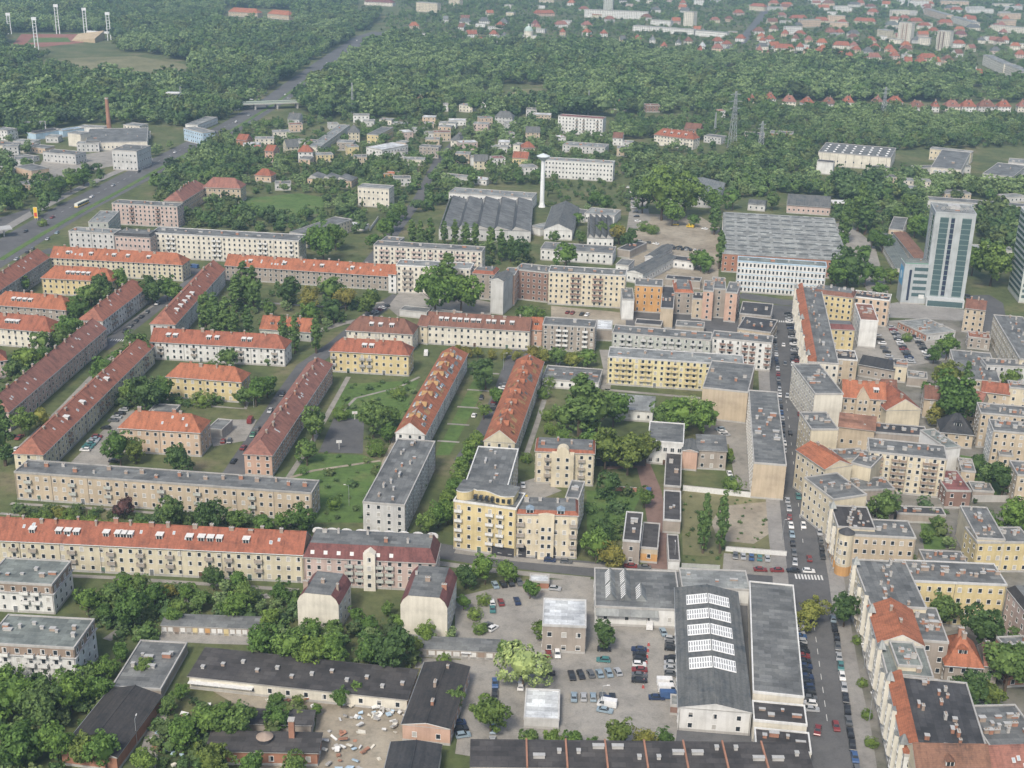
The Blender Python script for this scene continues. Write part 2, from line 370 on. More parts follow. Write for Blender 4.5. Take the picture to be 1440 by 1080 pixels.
            for s0,s1 in ((0,1),(1,0)):
                X=(lambda v:v) if s0==0 else (lambda v:L-v)
                b.face([(X(-.25),-.1,h),(X(-.25),D+.1,h),(X(i_*k_),D+.1,h+mh*.55+.1),(X(i_*k_),-.1,h+mh*.55+.1)],Mt); b.face([(X(i_*k_),-.1,h+mh*.55+.1),(X(i_*k_),D+.1,h+mh*.55+.1),(X(i_),D+.1,H+.1),(X(i_),-.1,H+.1)],Mt)
            b.face([(i_,-.1,H+.1),(L-i_,-.1,H+.1),(L-i_,D+.1,H+.1),(i_,D+.1,H+.1)],rm_f('grey')); b.build('roof',t); topz=H
        else:
            b.face([(0,0,h),(L,0,h),(L,D,h),(0,D,h)],Rf); b.build('roof',t)
            b=MB(); q=.28; p=.35
            b.box(-.12,-.12,h-.35,L+.12,q,h+p,pm); b.box(-.12,D-q,h-.35,L+.12,D+.12,h+p,pm)
            b.box(-.12,q,h-.35,q,D-q,h+p-.004,pm); b.box(L-q,q,h-.35,L+.12,D-q,h+p-.004,pm)
            b.build('parapet',t)
            topz=h
        for i in range(vents):
            w=rnd.choice([.7,1.0,1.6,2.4]); d_=rnd.choice([.6,.8,1.1]); hh=rnd.choice([.5,.8,1.2])
            x=(i+.5+rnd.uniform(-.3,.3))*L/vents; x=min(max(x,inset+1),L-inset-1); y=D*rnd.uniform(.3,.72)
            link('roof_vent',vent_mesh(w,d_,hh,rnd.choice([M_CHIM,M_CONC,M_BRICK])),t,(x,y,topz))
    # dormers, skylights, chimneys on pitched roofs
    if gab:
        tan=math.tan(R(pitch))
        def on(a,bf): return m(a,Da*bf,h+Da*bf*tan+.28)
        lo=La*.04+(Da*.3 if 'L' in hips else 0); hi=La*.96-(Da*.3 if 'R' in hips else 0)
        sides=[0]
        dl=dorm if isinstance(dorm,(list,tuple)) else [(i+.5)/dorm for i in range(dorm)] if dorm else []
        dm=[M_WHITE,wm(wc)][0]
        for f in dl:
            a=lo+(hi-lo)*f
            if gx: continue
            x,y,z=on(a,.17); w=rnd.choice([1.8,2.0,2.0])
            link('dormer',dormer_mesh(w,1.5,2.0,dm,M_WHITE if dkind=='s' else rm_t(rc),dkind),t,(x,y,z-.25))
        for i in range(sky):
            a=lo+(hi-lo)*rnd.random(); bf=rnd.uniform(.15,.38)
            if gx and True:
                continue
            x,y,z=on(a,bf)
            so_=link('skylight',cached('sky',lambda:_skylight()),t,(x,y,z)); so_.rotation_euler=(R(pitch),0,0)
        for i in range(chim):
            a=lo+(hi-lo)*((i+.5+rnd.uniform(-.3,.3))/chim); bf=rnd.choice([.42,.46,.56,.5])
            x,y,z=m(a,Da*bf,h+rise-abs(bf-.5)*Da*tan)
            link('chimney',chimney_mesh(rnd.choice([.7,1.1,1.5]),.7,rnd.choice([1.1,1.5,1.8]),rnd.choice([M_CHIM,M_BRICK,M_CHIM])),t,(x,y,z),R(90) if gx else 0)
    elif chim:
        for i in range(chim):
            x=(i+.5+rnd.uniform(-.25,.25))*L/chim; y=D*rnd.choice([.35,.5,.6,.7])
            link('chimney',chimney_mesh(rnd.choice([.7,1.1,1.5]),.7,rnd.choice([1.0,1.4]),rnd.choice([M_CHIM,M_BRICK,M_CONC])),t,(x,y,h+(mh if roof in('mans','gamb') else 0)))
    if px>2.2 and fl>1 and L>14:
        k=int(L/13)
        for i in range(k+1):
            x=min(L-.25,max(.25,L*i/k)) if k else .25
            b=MB(); b.cyl((x,-.1,.1),(x,-.1,h-.3),.075,.075,M_PIPE,6); b.build('downpipe',t)
    # windows, doors, balconies
    if not nowin and fl>0:
        cw=Vector((0,0)); single=px>=WIN_SINGLE
        w,hh=wsz or (1.25,1.5); far=MB(); fh=(h-.5)/fl
        walls=[('F',L,lambda s:(s,0.0),0.0,(0,-1)),('R',D,lambda s:(L,s),R(90),(1,0)),('K',L,lambda s:(L-s,D),R(180),(0,1)),('L',D,lambda s:(0.0,D-s),R(-90),(-1,0))]
        for code,Wd,pos,rz,nv in walls:
            if code in blank: continue
            nx,ny=nv[0]*ca-nv[1]*sa,nv[0]*sa+nv[1]*ca
            mx,my=pos(Wd/2); wx,wy=org[0]+mx*ca-my*sa,org[1]+mx*sa+my*ca
            dist=math.hypot(wx,wy)
            if (nx*-wx+ny*-wy)/dist<-.12: continue
            n=max(1,int((Wd-.8)/ws)) if Wd>2.4 else 0
            if not n: continue
            bc=[min(n-1,int(f*n)) for f in bal] if code=='F' else []
            dc=[i for i in range(n) if doors and code=='F' and n>3 and i%5==2 and i not in bc]
            cz,sz=math.cos(rz),math.sin(rz)
            for i in range(n):
                s_=Wd*(i+.5)/n; x,y=pos(s_)
                for k in range(fl):
                    z=.9+.25+k*fh if fl>1 else max(.9,h*.35)
                    if z+hh>h-.1: z=h-.25-hh
                    if k==0 and i in dc and fl>1:
                        if single: link('door',door_mesh(1.3,2.2,M_DOORS[(i+int(L))%3]),t,(x,y,.05),rz)
                        continue
                    if single: link('window',win_mesh(w,hh),t,(x,y,z),rz); NOBJ[0]+=1
                    else: window_mb(w,hh,far,lambda a,b_,c,x=x,y=y,z=z:(x+a*cz-b_*sz,y+a*sz+b_*cz,z+c),split=False)
                    if i in bc and k>0:
                        link('balcony',balcony_mesh(2.6,1.1,wm(balc)),t,(x,y,z-.75),rz)
        if far.f:
            o=far.build('windows',t); o['kind']='stuff'
    return t
def o_mans(rc): return rc
def _skylight():
    b=MB(); b.box(-.4,-.6,-.05,.4,.6,.09,M_WHITE); b.box(-.31,-.51,.092,.31,.51,.11,plain('skylight_glass',(.35,.40,.43),.15)); return b.mesh('skylight')
BL={}
def B(key,name,label,cat,A,Bp,dep,h,roof='flat',wc='cream',rc='grey',base=None,**k):
    """A,Bp: photo points of the two ends of the camera-side eave; dep: depth in metres or a photo point on the far eave; base: photo point under A or B -> eave height."""
    if A[0]>1110 and A[1]>400 and roof=='flat': k['vents']=k.get('vents',0)+3; k['chim']=k.get('chim',0)+2
    if base: h=h_from(A if abs(base[0]-A[0])<abs(base[0]-Bp[0]) else Bp,base)
    a,b_=G(*A,h),G(*Bp,h); d=b_-a; L=math.hypot(d.x,d.y); ang=math.atan2(d.y,d.x)
    if k.pop('sq',False):
        c=G(*dep,h)-a; D=math.hypot(c.x,c.y); ang=math.atan2(c.y,c.x)-math.pi/2
    elif isinstance(dep,tuple):
        c=G(*dep,h)-a; D=abs(-math.sin(ang)*c.x+math.cos(ang)*c.y)
    else: D=float(dep)
    t=make_building(name,label,cat,(a.x,a.y),ang,L,D,h,roof,wc,rc,**k); BL[key]=(t,L,D,h,ang)
    if DBG: print('%-6s L%.1f D%.1f h%.1f ang%.0f px%.2f'%(key,L,D,h,math.degrees(ang),scale_at(a)))
    return t
def house(name,label,cat,x,y,wpx,D,h,roof='hip',wc='white',rc='red',ang=0.0,group=None,**k):
    """photo point of the middle of the camera-side wall's foot, width in photo pixels."""
    g=G(x,y); L=wpx/scale_at(g); a=R(ang)
    o=(g.x-math.cos(a)*L/2,g.y-math.sin(a)*L/2)
    return make_building(name,label,cat,o,a,L,D,h,roof,wc,rc,group=group,doors=False,**k)
DBG=False
HAZE=0.00012
# ---------------------------------------------------------------- ground, roads, yards
GRASS=ground_mat('grass_ground',[(.3,(.060,.072,.032)),(.45,(.085,.108,.042)),(.56,(.115,.125,.055)),(.68,(.17,.15,.09)),(.8,(.22,.19,.13))],.03,.22,1.6,.95)
LAWN=ground_mat('lawn',[(.3,(.066,.108,.030)),(.5,(.088,.148,.040)),(.64,(.118,.155,.052)),(.8,(.18,.165,.09))],.06,.4,1.8,.95)
DIRT=ground_mat('bare_dirt',[(.3,(.20,.17,.13)),(.5,(.29,.255,.20)),(.75,(.36,.325,.26))],.05,.3,2.0)
GRAVEL=ground_mat('gravel_yard',[(.3,(.19,.18,.16)),(.5,(.27,.255,.23)),(.75,(.33,.315,.285))],.04,.25,2.0)
ASPH=ground_mat('asphalt',[(.3,(.085,.085,.087)),(.55,(.115,.115,.117)),(.8,(.15,.148,.145))],.04,.3,2.0,.5)
PAVE=ground_mat('paving',[(.3,(.20,.19,.18)),(.55,(.26,.25,.235)),(.8,(.31,.30,.28))],.06,.5,3.0,.5)
REDPAVE=ground_mat('red_paving',[(.3,(.15,.10,.085)),(.55,(.20,.135,.115)),(.8,(.24,.17,.145))],.06,.5,3.0,.5)
DRYGRASS=ground_mat('dry_grass',[(.3,(.10,.105,.05)),(.5,(.17,.165,.085)),(.75,(.26,.23,.14))],.02,.2,1.5)
CLEAR=[]      # plan polygons that stay free of scattered trees
def struct(o,label,cat): o['kind']='structure'; o['label']=label; o['category']=cat; return o
def sheet(name,label,pts,z,mat,clear=True,kerb=0):
    P=[G(*p) for p in pts]; b=MB(); zz=z
    if kerb: b.hexa([(p.x,p.y,-.05) for p in P],[(p.x,p.y,kerb) for p in P],M_CONC,mat)
    else: b.face([(p.x,p.y,zz) for p in P],mat)
    if clear: CLEAR.append(np.array([(p.x,p.y) for p in P]))
    return struct(b.build(name),label,name.replace('_',' '))
b=MB()
xs=[-3400+i*400 for i in range(18)]; ys=[60+i*400 for i in range(17)]
for i in range(17):
    for j in range(16): b.face([(xs[i],ys[j],0),(xs[i+1],ys[j],0),(xs[i+1],ys[j+1],0),(xs[i],ys[j+1],0)],GRASS)
struct(b.build('ground'),'rough green and bare ground under the whole city district','ground')
def band(name,label,line,w,z,mat,kerb=0,clear=True):
    """a strip of width w metres along a photo polyline on the ground"""
    P=[G(*p) for p in line]; b=MB(); Lf,Rt=[],[]
    for i,p in enumerate(P):
        d=(P[min(i+1,len(P)-1)]-P[max(i-1,0)]); d.z=0; d.normalize(); n=Vector((-d.y,d.x,0))
        Lf.append(p+n*w/2); Rt.append(p-n*w/2)
    for i in range(len(P)-1):
        q=[Lf[i],Rt[i],Rt[i+1],Lf[i+1]]
        if kerb: b.hexa([(v.x,v.y,-.05) for v in q],[(v.x,v.y,kerb) for v in q],M_CONC,mat)
        else: b.face([(v.x,v.y,z) for v in q],mat)
        if clear: CLEAR.append(np.array([(v.x,v.y) for v in q]))
    return struct(b.build(name),label,name.replace('_',' '))
# dual carriageway with its median and verges
HW=[(-60,392),(0,356),(55,322),(110,290),(165,262),(230,228),(330,176),(385,142),(425,112),(470,80),(510,53),(535,45)]
band('road','wide dual carriageway running past the red roofed blocks into the wood',HW,28,.03,ASPH)
_c=[G(*_p) for _p in ((372,150),(425,116),(472,80),(515,50),(545,42),(560,52),(520,72),(470,108),(430,138),(400,158))]; CLEAR.append(np.array([(_p.x,_p.y) for _p in _c]))
HWm=[(0,366),(60,329),(118,296),(170,268),(232,233),(330,181),(388,145),(430,113)]
band('median','grassy median strip of the dual carriageway',HWm,4,.06,LAWN,kerb=.14)
HW2=[(-60,352),(0,326),(50,297),(105,268),(150,248),(210,222)]
band('pavement','pale pavement along the far side of the dual carriageway',HW2,7,.05,PAVE,kerb=.12)
band('road','narrow street lined by trees leading up through the villa suburb',[(500,392),(512,378),(548,335),(590,278),(617,225),(640,200),(662,172)],8,.03,ASPH)
band('road','tram street between the red roofed blocks and the white slab',[(60,352),(170,366),(265,380),(330,392),(440,384),(560,396)],11,.025,ASPH)
band('road','side street climbing between the white and blue red roofed wings',[(140,492),(190,455),(235,420),(285,385)],8,.035,ASPH)
band('road','street with parked cars beside the salmon wing',[(292,690),(330,665),(400,558),(430,515),(475,483),(525,440),(562,415)],9,.035,ASPH)
band('road','lane between the two orange roofed diagonal blocks',[(655,650),(690,600),(712,545),(728,500),(740,490)],10,.035,ASPH)
band('road','cross street passing the cream corner houses',[(590,770),(690,786),(830,800),(960,811),(1100,819)],10,.03,ASPH)
RS=[(1172,1110),(1163,1020),(1153,960),(1143,880),(1137,815),(1126,740),(1117,670),(1109,600),(1102,530),(1099,470),(1101,430)]
band('pavement','pavements lining the long straight street with parked cars',RS,23,.05,PAVE,kerb=.10)
band('road','long straight street with parked cars running away from the viewer',RS,13,.11,ASPH)
band('road','cross street passing in front of the glass tower',[(1040,415),(1101,425),(1250,437),(1320,443),(1360,447)],11,.03,ASPH)
band('road','avenue passing the tower towards the far trees',[(1400,470),(1392,425),(1375,415)],14,.028,ASPH)
band('road','far straight road between the distant clinic and the villas',[(1040,62),(1056,42),(1072,22),(1080,8)],16,.05,ASPH)
band('pavement','red paved lane behind the long dark shed',[(925,800),(925,740),(917,690),(905,655),(850,655)],7,.06,REDPAVE)
sheet('yard','gravel car park in front of the small stone house',[(640,840),(745,815),(835,815),(838,860),(958,862),(955,1000),(950,1045),(740,1040),(700,1070),(640,1060),(655,950),(640,900)],.04,GRAVEL)
sheet('yard','paved strip around the white hall and the long grey hall',[(955,800),(1108,808),(1128,960),(1138,1085),(900,1085),(950,1040)],.02,ASPH)
sheet('yard','worn paved courtyards between the tenements right of the long street',[(1128,450),(1250,455),(1345,445),(1455,470),(1455,1090),(1225,1090),(1180,820),(1150,640)],.015,ground_mat('worn_yard',[(.3,(.075,.085,.05)),(.45,(.15,.145,.12)),(.6,(.21,.20,.18)),(.8,(.27,.255,.225))],.05,.3,2.0),False)
sheet('lawn','small walled garden lawn behind the rounded corner house',[(1292,722),(1326,722),(1330,772),(1300,775)],.05,LAWN,False)
sheet('lawn','courtyard lawn beside the white box block',[(1350,640),(1420,650),(1425,700),(1365,690)],.05,LAWN,False)
sheet('yard','bare dirt yard among the black roofed workshops',[(270,955),(380,965),(570,985),(580,1040),(565,1085),(340,1085),(440,1060),(445,1010),(330,990)],.045,DIRT)
sheet('yard','rough building plot with bare sandy patches',[(958,690),(1100,700),(1106,790),(960,780)],.04,DRYGRASS,False)
sheet('yard','bare sandy patch on the building plot',[(1015,712),(1085,705),(1098,740),(1060,765),(1010,760),(1000,735)],.07,DIRT,False)
sheet('yard','paved parking strip at the corner of the building plot',[(1018,778),(1105,785),(1107,812),(1016,805)],.06,GRAVEL)
sheet('yard','asphalt car park behind the low shop',[(1190,455),(1300,448),(1335,505),(1250,520),(1200,500)],.04,GRAVEL)
sheet('yard','sandy industrial yard beside the blue striped factory',[(875,330),(905,300),(985,305),(1012,320),(1010,400),(985,410),(890,395)],.04,DIRT)
sheet('yard','access lane through the works beside the poplars',[(890,262),(905,262),(915,310),(880,330)],.05,GRAVEL)
sheet('yard','sandy courtyard parking behind the cream six storey block',[(775,430),(880,440),(880,458),(775,452)],.04,DIRT)
sheet('yard','concrete yard and sheds beside the big poplars',[(545,432),(562,410),(640,415),(690,425),(690,445),(600,440),(560,445)],.045,GRAVEL)
sheet('yard','asphalt yard among the tall rear tenement wings',[(880,440),(1040,420),(1040,470),(880,462)],.045,ASPH)
sheet('yard','parking court beside the orange roofed hip house',[(100,650),(165,585),(190,575),(200,590),(160,640),(150,660)],.045,GRAVEL)
sheet('yard','gravel access court beside the grey sheds',[(290,600),(320,590),(362,590),(345,620),(300,628)],.046,GRAVEL)
sheet('yard','asphalt court behind the tan blank wall',[(990,592),(1050,590),(1056,690),(1035,688),(1025,625),(990,620)],.045,GRAVEL)
sheet('yard','service yard by the cream courtyard house',[(700,690),(752,672),(790,690),(760,702),(735,720)],.045,GRAVEL)
sheet('yard','paved forecourt of the glass tower',[(1235,430),(1262,425),(1370,437),(1372,452),(1235,446)],.06,PAVE)
sheet('yard','parking beside the works under the tall tree belt',[(1160,320),(1190,310),(1230,345),(1250,415),(1225,418),(1200,375),(1165,340)],.04,GRAVEL)
sheet('yard','petrol station forecourt beside the carriageway',[(-40,330),(0,306),(45,292),(50,299),(10,320),(-30,345)],.05,ASPH)
sheet('yard','industrial yard by the brick chimney',[(40,262),(150,235),(215,225),(205,205),(60,225)],.04,GRAVEL)
sheet('basketball_court','grey asphalt ball court in the big courtyard',[(448,636),(510,638),(512,590),(470,587)],.05,ASPH)
sheet('lawn','open green sports field below the villa suburb',[(335,280),(420,272),(458,278),(452,300),(400,305),(330,295)],.05,LAWN)
sheet('lawn','rough courtyard meadow behind the ball court',[(478,540),(590,535),(560,600),(512,590),(468,586)],.04,LAWN,False)
sheet('lawn','meadow below the ball court crossed by a path',[(400,668),(447,638),(512,640),(548,655),(515,735),(440,735),(445,700)],.04,LAWN,False)
sheet('lawn','green plot beside the cream corner house',[(825,690),(905,690),(890,720),(868,760),(826,770)],.04,LAWN,False)
sheet('lawn','grass strips beside the white diagonal block',[(612,640),(632,640),(690,530),(668,530)],.04,LAWN,False)
sheet('field','dry open field beside the far stadium',[(52,92),(85,82),(190,79),(270,92),(240,106),(140,102)],.05,DRYGRASS)
sheet('field','small dry clearing in the distant wood',[(712,138),(725,126),(762,124),(762,140)],.05,DRYGRASS)
sheet('stadium_pitch','distant stadium pitch with red running track',[(18,62),(30,48),(112,48),(118,60),(60,66)],.06,ground_mat('running_track',[(.3,(.22,.10,.08)),(.7,(.28,.13,.10))]))
for _c in ([(5,46),(165,46),(165,78),(5,80)],[(40,88),(80,76),(200,74),(285,92),(262,116),(130,116)],[(705,120),(770,120),(772,152),(705,152)],[(312,12),(415,14),(420,44),(312,42)],[(500,-4),(560,-2),(562,22),(500,20)]): CLEAR.append(np.array([(G(*_p).x,G(*_p).y) for _p in _c]))
sheet('lawn','green infield of the distant stadium',[(38,60),(45,53),(95,53),(100,59)],.10,LAWN)
band('path','sandy footpath winding across the courtyard meadow',[(408,672),(440,662),(480,656),(535,648)],1.6,.07,DIRT,clear=False)
band('path','straight footpath beside the grey flat roofed wing',[(528,690),(540,650),(556,615)],1.6,.075,DIRT,clear=False)
band('path','footpath beside the orange roofed diagonal block',[(740,640),(757,590),(772,540),(790,500)],2.2,.07,GRAVEL,clear=False)
for i in range(5):
    y=620-i*24; x=632+i*14
    band('path','short cross path over the grass strip, number %s from the near end'%['one','two','three','four','five'][i],[(x-17,y),(x+14,y+2)],1.5,.07,GRAVEL,clear=False)
for _l,_p,_w in (('footpath along the front of the long tan block',[(15,708),(150,716),(300,728),(440,740)],1.8),('footpath behind the long cream block',[(0,722),(140,735),(300,744),(420,752)],1.6),('footpath in front of the long cream block',[(0,806),(150,812),(300,822),(420,830)],2.0),
 ('sandy path through the trees behind the garages',[(150,900),(190,872),(235,852),(290,842),(380,838)],3.0),('dirt drive beside the corrugated barn',[(205,1085),(212,1050),(222,1010),(232,985)],4.5),('concrete drive before the garage doors',[(225,895),(300,899),(372,901)],5.0),
 ('concrete drive before the lower garages',[(585,932),(650,936),(706,938)],5.5),('path round the yellow hip roofed block',[(225,560),(280,570),(345,575),(355,545)],1.8),('path between the pinkish and pale yellow diagonal blocks',[(30,628),(90,570),(150,508),(180,488)],2.4),
 ('path beside the white diagonal block',[(110,478),(160,468),(215,430)],1.6),('park path behind the very long orange roofed block',[(325,420),(400,428),(480,432),(540,425)],2.5),('sandy playground path behind the nursery',[(440,468),(480,455),(520,448)],5),
 ('worn path beside the salmon block',[(400,680),(440,620),(480,548),(490,530)],2.2),('worn track across the meadow behind the ball court',[(475,585),(500,560),(560,545),(590,530)],1.4),('pavement along the yellow slab',[(850,548),(940,556),(985,560)],2.5),('drive behind the yellow slab',[(850,492),(856,520),(850,548)],5),
 ('pavement along the near side of the cross street',[(600,790),(700,803),(830,815)],3),('pavement before the cream corner tenements',[(640,775),(730,787),(870,799),(950,804)],3),('drive in the courtyard of the balcony block',[(1240,712),(1300,716),(1340,712)],5),('yard path behind the yellow tenement',[(1290,890),(1350,880),(1400,905)],4)):
    band('path',_l,_p,_w,.055,GRAVEL,clear=False)
MARK=plain('road_paint',(.6,.6,.58))
def stripes(name,label,c0,c1,n,w,l,z=.135):
    a,b2=G(*c0),G(*c1); d=(b2-a); d.z=0; Ls=d.length; d.normalize(); nrm=Vector((-d.y,d.x,0)); b=MB()
    for i in range(n):
        c=a+d*(Ls*(i+.5)/n); q=[c-d*w/2-nrm*l/2,c+d*w/2-nrm*l/2,c+d*w/2+nrm*l/2,c-d*w/2+nrm*l/2]
        b.face([(v.x,v.y,z) for v in q],MARK)
    return struct(b.build(name),label,'road marking')
stripes('zebra_crossing','white zebra crossing at the street corner',(1117,811),(1158,813),9,.55,3.2)
stripes('zebra_crossing','white zebra crossing far up the long street',(1092,452),(1112,453),7,.6,3)
stripes('zebra_crossing','white zebra crossing at the side street mouth by the red roofs',(155,478),(178,479),7,.5,3,.06)
stripes('lane_marking','dashed centre line of the long straight street',(1164,1020),(1142,860),9,3.0,.16)
stripes('lane_marking','dashed centre line of the upper long street',(1130,770),(1105,560),15,3.0,.16)
stripes('lane_marking','dashed lane line of the dual carriageway',(60,312),(330,171),34,4,.22,.06)
# ---------------------------------------------------------------- buildings, from far left to near right
T='apartment block'; H_='tenement'; I='industrial building'
B('L1',"apartment_block","pale grey four storey block with flat roof beside the dual carriageway",T,(96,325.5),(160,329),11,13,'flat','greyl','lgrey',fl=4,vents=5)
B('L1b',"apartment_block","pale grey green wing behind the grey block by the carriageway",T,(152,313),(168,297),12,13,'flat','greygr','lgrey',fl=4,vents=3)
B('L2',"tenement","pink and white ornate tenement beside the long white slab",H_,(161,331),(211,334),13,14.5,'mans',"pink",'dark',fl=4,ws=2.6,mh=1.5,chim=3)
B('L3',"slab_block","long cream slab block with grey flat roof beside the tram street",T,(211,327.5),(420,339),(217,319),15,'flat','ivory','grey',fl=5,ws=3.0,bal=[.12,.16,.42,.46,.73,.77,.94],vents=12,para='greyl')
B('L4',"apartment_block","pink five storey block with grey roof behind the tram street",T,(157,286),(249,291),11,14,'flat','pink','grey',fl=5,ws=2.8,bal=[.3,.7],balc='redbr',vents=6)
B('L5a',"school_wing","long red roofed school wing with white chimneys",'school',(257,283),(291,262),13,10,'hip','peach','dred',fl=3,chim=6)
B('L5b',"school_wing","shorter red hip roofed school wing at the playing field",'school',(285,263),(338,265),14,9,'hip','tan','dred',base=(338,286),fl=3)
R_='residential block'
B('R1',"residential_block","long cream block with orange hip roof along the tram street",R_,(70,362),(256,372.5),12,10.5,'hip','pale','orange',base=(254,396),fl=4,hips='R',dorm=[.1,.3,.5,.62,.8],sky=9,chim=8,ws=2.9)
B('R2',"residential_block","grey diagonal block with red roof at the left frame edge",R_,(-25,424),(69,362),12,10,'gable','grey','rose',fl=3,sky=7,chim=6)
B('R3',"residential_block","small yellow block with orange hip roof and long roof dormer",R_,(58,390.5),(157,396),13,9,'hip','yellow','orange',base=(59,414),fl=3,chim=5,dorm=[.3,.4,.5,.6,.7])
B('R4',"residential_block","brown grey hip roofed block with long roof dormer at the edge",R_,(-14,428),(93,436),13,8.5,'hip','greybr','orange',fl=3,chim=5,dorm=[.2,.3,.4,.5])
B('R5',"residential_block","white hip roofed block half cut by the frame edge",R_,(-28,459),(70,467),13,9,'hip','ivory','red',fl=3,chim=4,dorm=[.3,.4,.5])
B('R5b',"residential_block","pinkish block corner with red roof low at the frame edge",R_,(-45,512),(9,506),12,8.5,'hip','pink','red',fl=3,chim=2)
B('R6',"residential_block","white diagonal block with red hip roof and dark balconies",R_,(144,451),(207.5,402.5),12,9,'hip','white','rose',base=(209,426),fl=3,bal=[.2,.26,.5,.56,.8,.86],balc='greybr',chim=7,sky=3)
B('R7',"residential_block","long pinkish diagonal block with dull red roof",R_,(12,579),(149,462),12,8.6,'hip','pink','dred',fl=3,hips='L',chim=10,sky=10,ws=3.4)
B('R8',"residential_block","long pale yellow diagonal block with red roof beside the parking court",R_,(60,639),(216,486),11,9,'hip','pale','rose',base=(217,511),fl=3,bal=[.2,.45,.5,.75,.9],balc='brown',chim=10,sky=12,dorm=[.2,.35,.6],ws=3.2)
B('R9',"residential_block","long white block with red hip roof and box dormers",R_,(211,480),(400,490.5),11.5,9,'hip','white','red',base=(400,516),fl=3,hips='R',dorm=[.1,.16,.45,.52,.75,.8],chim=7,bal=[.08,.3,.34,.62,.66,.93],balc='greybr')
B('R10',"residential_block","pale blue diagonal block with red roof and small white dormers",R_,(246,456),(316,378),12,9.5,'hip','greyl','rose',fl=3,hips='L',dorm=[.08,.16,.24,.32,.4],chim=7,sky=6)
B('R11',"residential_block","very long grey brown block with orange roof behind the park trees",R_,(316,373),(546,388.5),12,9.5,'gable','greybr','orange',base=(546,409),fl=3,dorm=[.12,.35,.6,.8],chim=12,sky=16)
B('R12',"gatehouse","narrow white gate house with red roof between block and slab",R_,(546,385),(557,386),10,11,'gable','white','orange',fl=4)
B('W1',"apartment_block","cream five storey block with balconies behind two huge poplars",T,(557,373),(662,378.5),12,15.2,'flat','ivory','lgrey',base=(557,412),fl=5,ws=3.0,bal=[.15,.22,.48,.55,.85],balc='greybr',vents=6,para='white')
B('W2',"slab_block","pink and white banded slab block with long balconies",T,(525,345),(678,354),11,14.5,'flat','ivory','grey',fl=5,bal=[.05,.12,.2,.28,.36,.44,.52,.6,.68,.76,.84,.92],balc='pink',vents=8)
B('W2b',"service_block","small grey flat roofed block with dishes behind the banded slab",T,(535,339),(560,341),12,13,'flat','grey','grey',fl=4,vents=2)
B('W3',"tenement","grey brown rear tenement with red roof strip beside the blank wall",H_,(664,384),(695,386.5),12,14.5,'mans','greybr','red',fl=5,mh=1.6,chim=3)
B('W4',"tenement","narrow tenement with tall light grey blank fire wall",H_,(690,394),(708,396),16,16,'gx','greyl','grey',fl=0,pitch=22,base=(692,441))
B('W5',"tenement","salmon pink narrow tenement beside the grey blank wall",H_,(708.5,386),(724,387),14,17,'flat','salmon','grey',fl=5,chim=2)
B('T1',"tenement","red brown brick tenement beside the cream six storey block",H_,(724,379),(771,384),13,16,'flat','redbr','grey',base=(771,426),fl=5,ws=2.8,chim=4)
B('T2',"apartment_block","wide cream six storey block with two balcony columns",T,(771.5,382),(880,388),12,17,'flat','cream','grey',base=(771.5,428),fl=6,ws=2.7,bal=[.31,.36,.62,.67],balc='redbr',vents=8,para='greyl')
B('T3',"tenement","bright orange rear tenement with narrow dark windows",H_,(893,401),(932,403),13,14.5,'flat','orange','grey',base=(932,441),fl=4,ws=3.2,wsz=(1.0,1.7),chim=3)
B('T3b',"tenement_wing","narrow wing with pale blank end wall beside the orange tenement",H_,(875,421),(892,422),(873,405),11,'flat','white','grey',base=(875,450),fl=0,vents=2,sq=True)
B('T4',"tenement_wing","long narrow wing with tan blank end wall in the rear court",H_,(929,433),(947,434),(932,403),10.5,'flat','tan','dark',base=(930,461),fl=0,chim=4,sq=True)
B('T5',"tenement","dark roofed grey rear house with a strip of orange tiles",H_,(949,411),(975,412),22,12,'mans','greybr','orange',fl=4,mh=1.5,chim=3)
B('T5b',"tenement_wing","tan narrow rear wing beside the salmon twin house",H_,(974,420),(990,421),12,11,'flat','tan','dark',fl=3,chim=2)
B('T6',"tenement","dark recessed middle of the salmon twin rear house",H_,(1003,406),(1021,407),22,16,'flat','greybr','grey',fl=5,chim=5)
B('T6a',"tenement_wing","salmon rear wing nearest the dark roofed court",H_,(989,409),(1003.5,410),20,16,'flat','salmon','grey',fl=5,ws=5,chim=2)
B('T6b',"tenement_wing","salmon rear wing nearest the blue striped factory",H_,(1020.5,411),(1037,412.5),20,16,'flat','salmon','grey',fl=5,ws=6,chim=2)
B('T7',"workshop","low dark roofed workshop in front of the blue striped factory",I,(1040,441),(1084,445),(1042,424),8,'flat','greybr','dark',fl=2,chim=3)
B('T7b',"workshop","lower dark roofed workshop wing beside the long street",I,(1037,462),(1084,468),(1040,444),7.5,'flat','tan','dark',fl=2,chim=4,vents=3)
B('F1',"factory_hall","wide factory hall with grey saw tooth roof behind the blue facade",I,(1016,357),(1194,369),(1017,299),11,'saw','brick','lgrey',fl=3,teeth=9,ws=4,sq=True)
B('F2',"factory_office","long factory office with pale blue bands and rows of windows",'office building',(1037.5,367),(1162.5,375.5),10,15.5,'flat','white','green',base=(1039,411),fl=5,ws=2.0,wsz=(1.15,1.9),strip='blue',doors=False,vents=4,para='blue')
B('F3',"factory_hall","central works hall with long grey ridged roof behind the poplars",I,(617,322),(744,331),(632,279),7,'sawx','greyl','grey',fl=1,teeth=5,sq=True)
B('F4',"works_office","low white works office behind the ridged grey hall",I,(631,271),(748,279),18,8.5,'flat','white','lgrey',fl=2,vents=10)
B('F5',"workshop","dark barrel roofed workshop below the white tower",I,(765,323),(803,327),(777,290),6.5,'gx','white','grey',fl=1,pitch=24,sq=True)
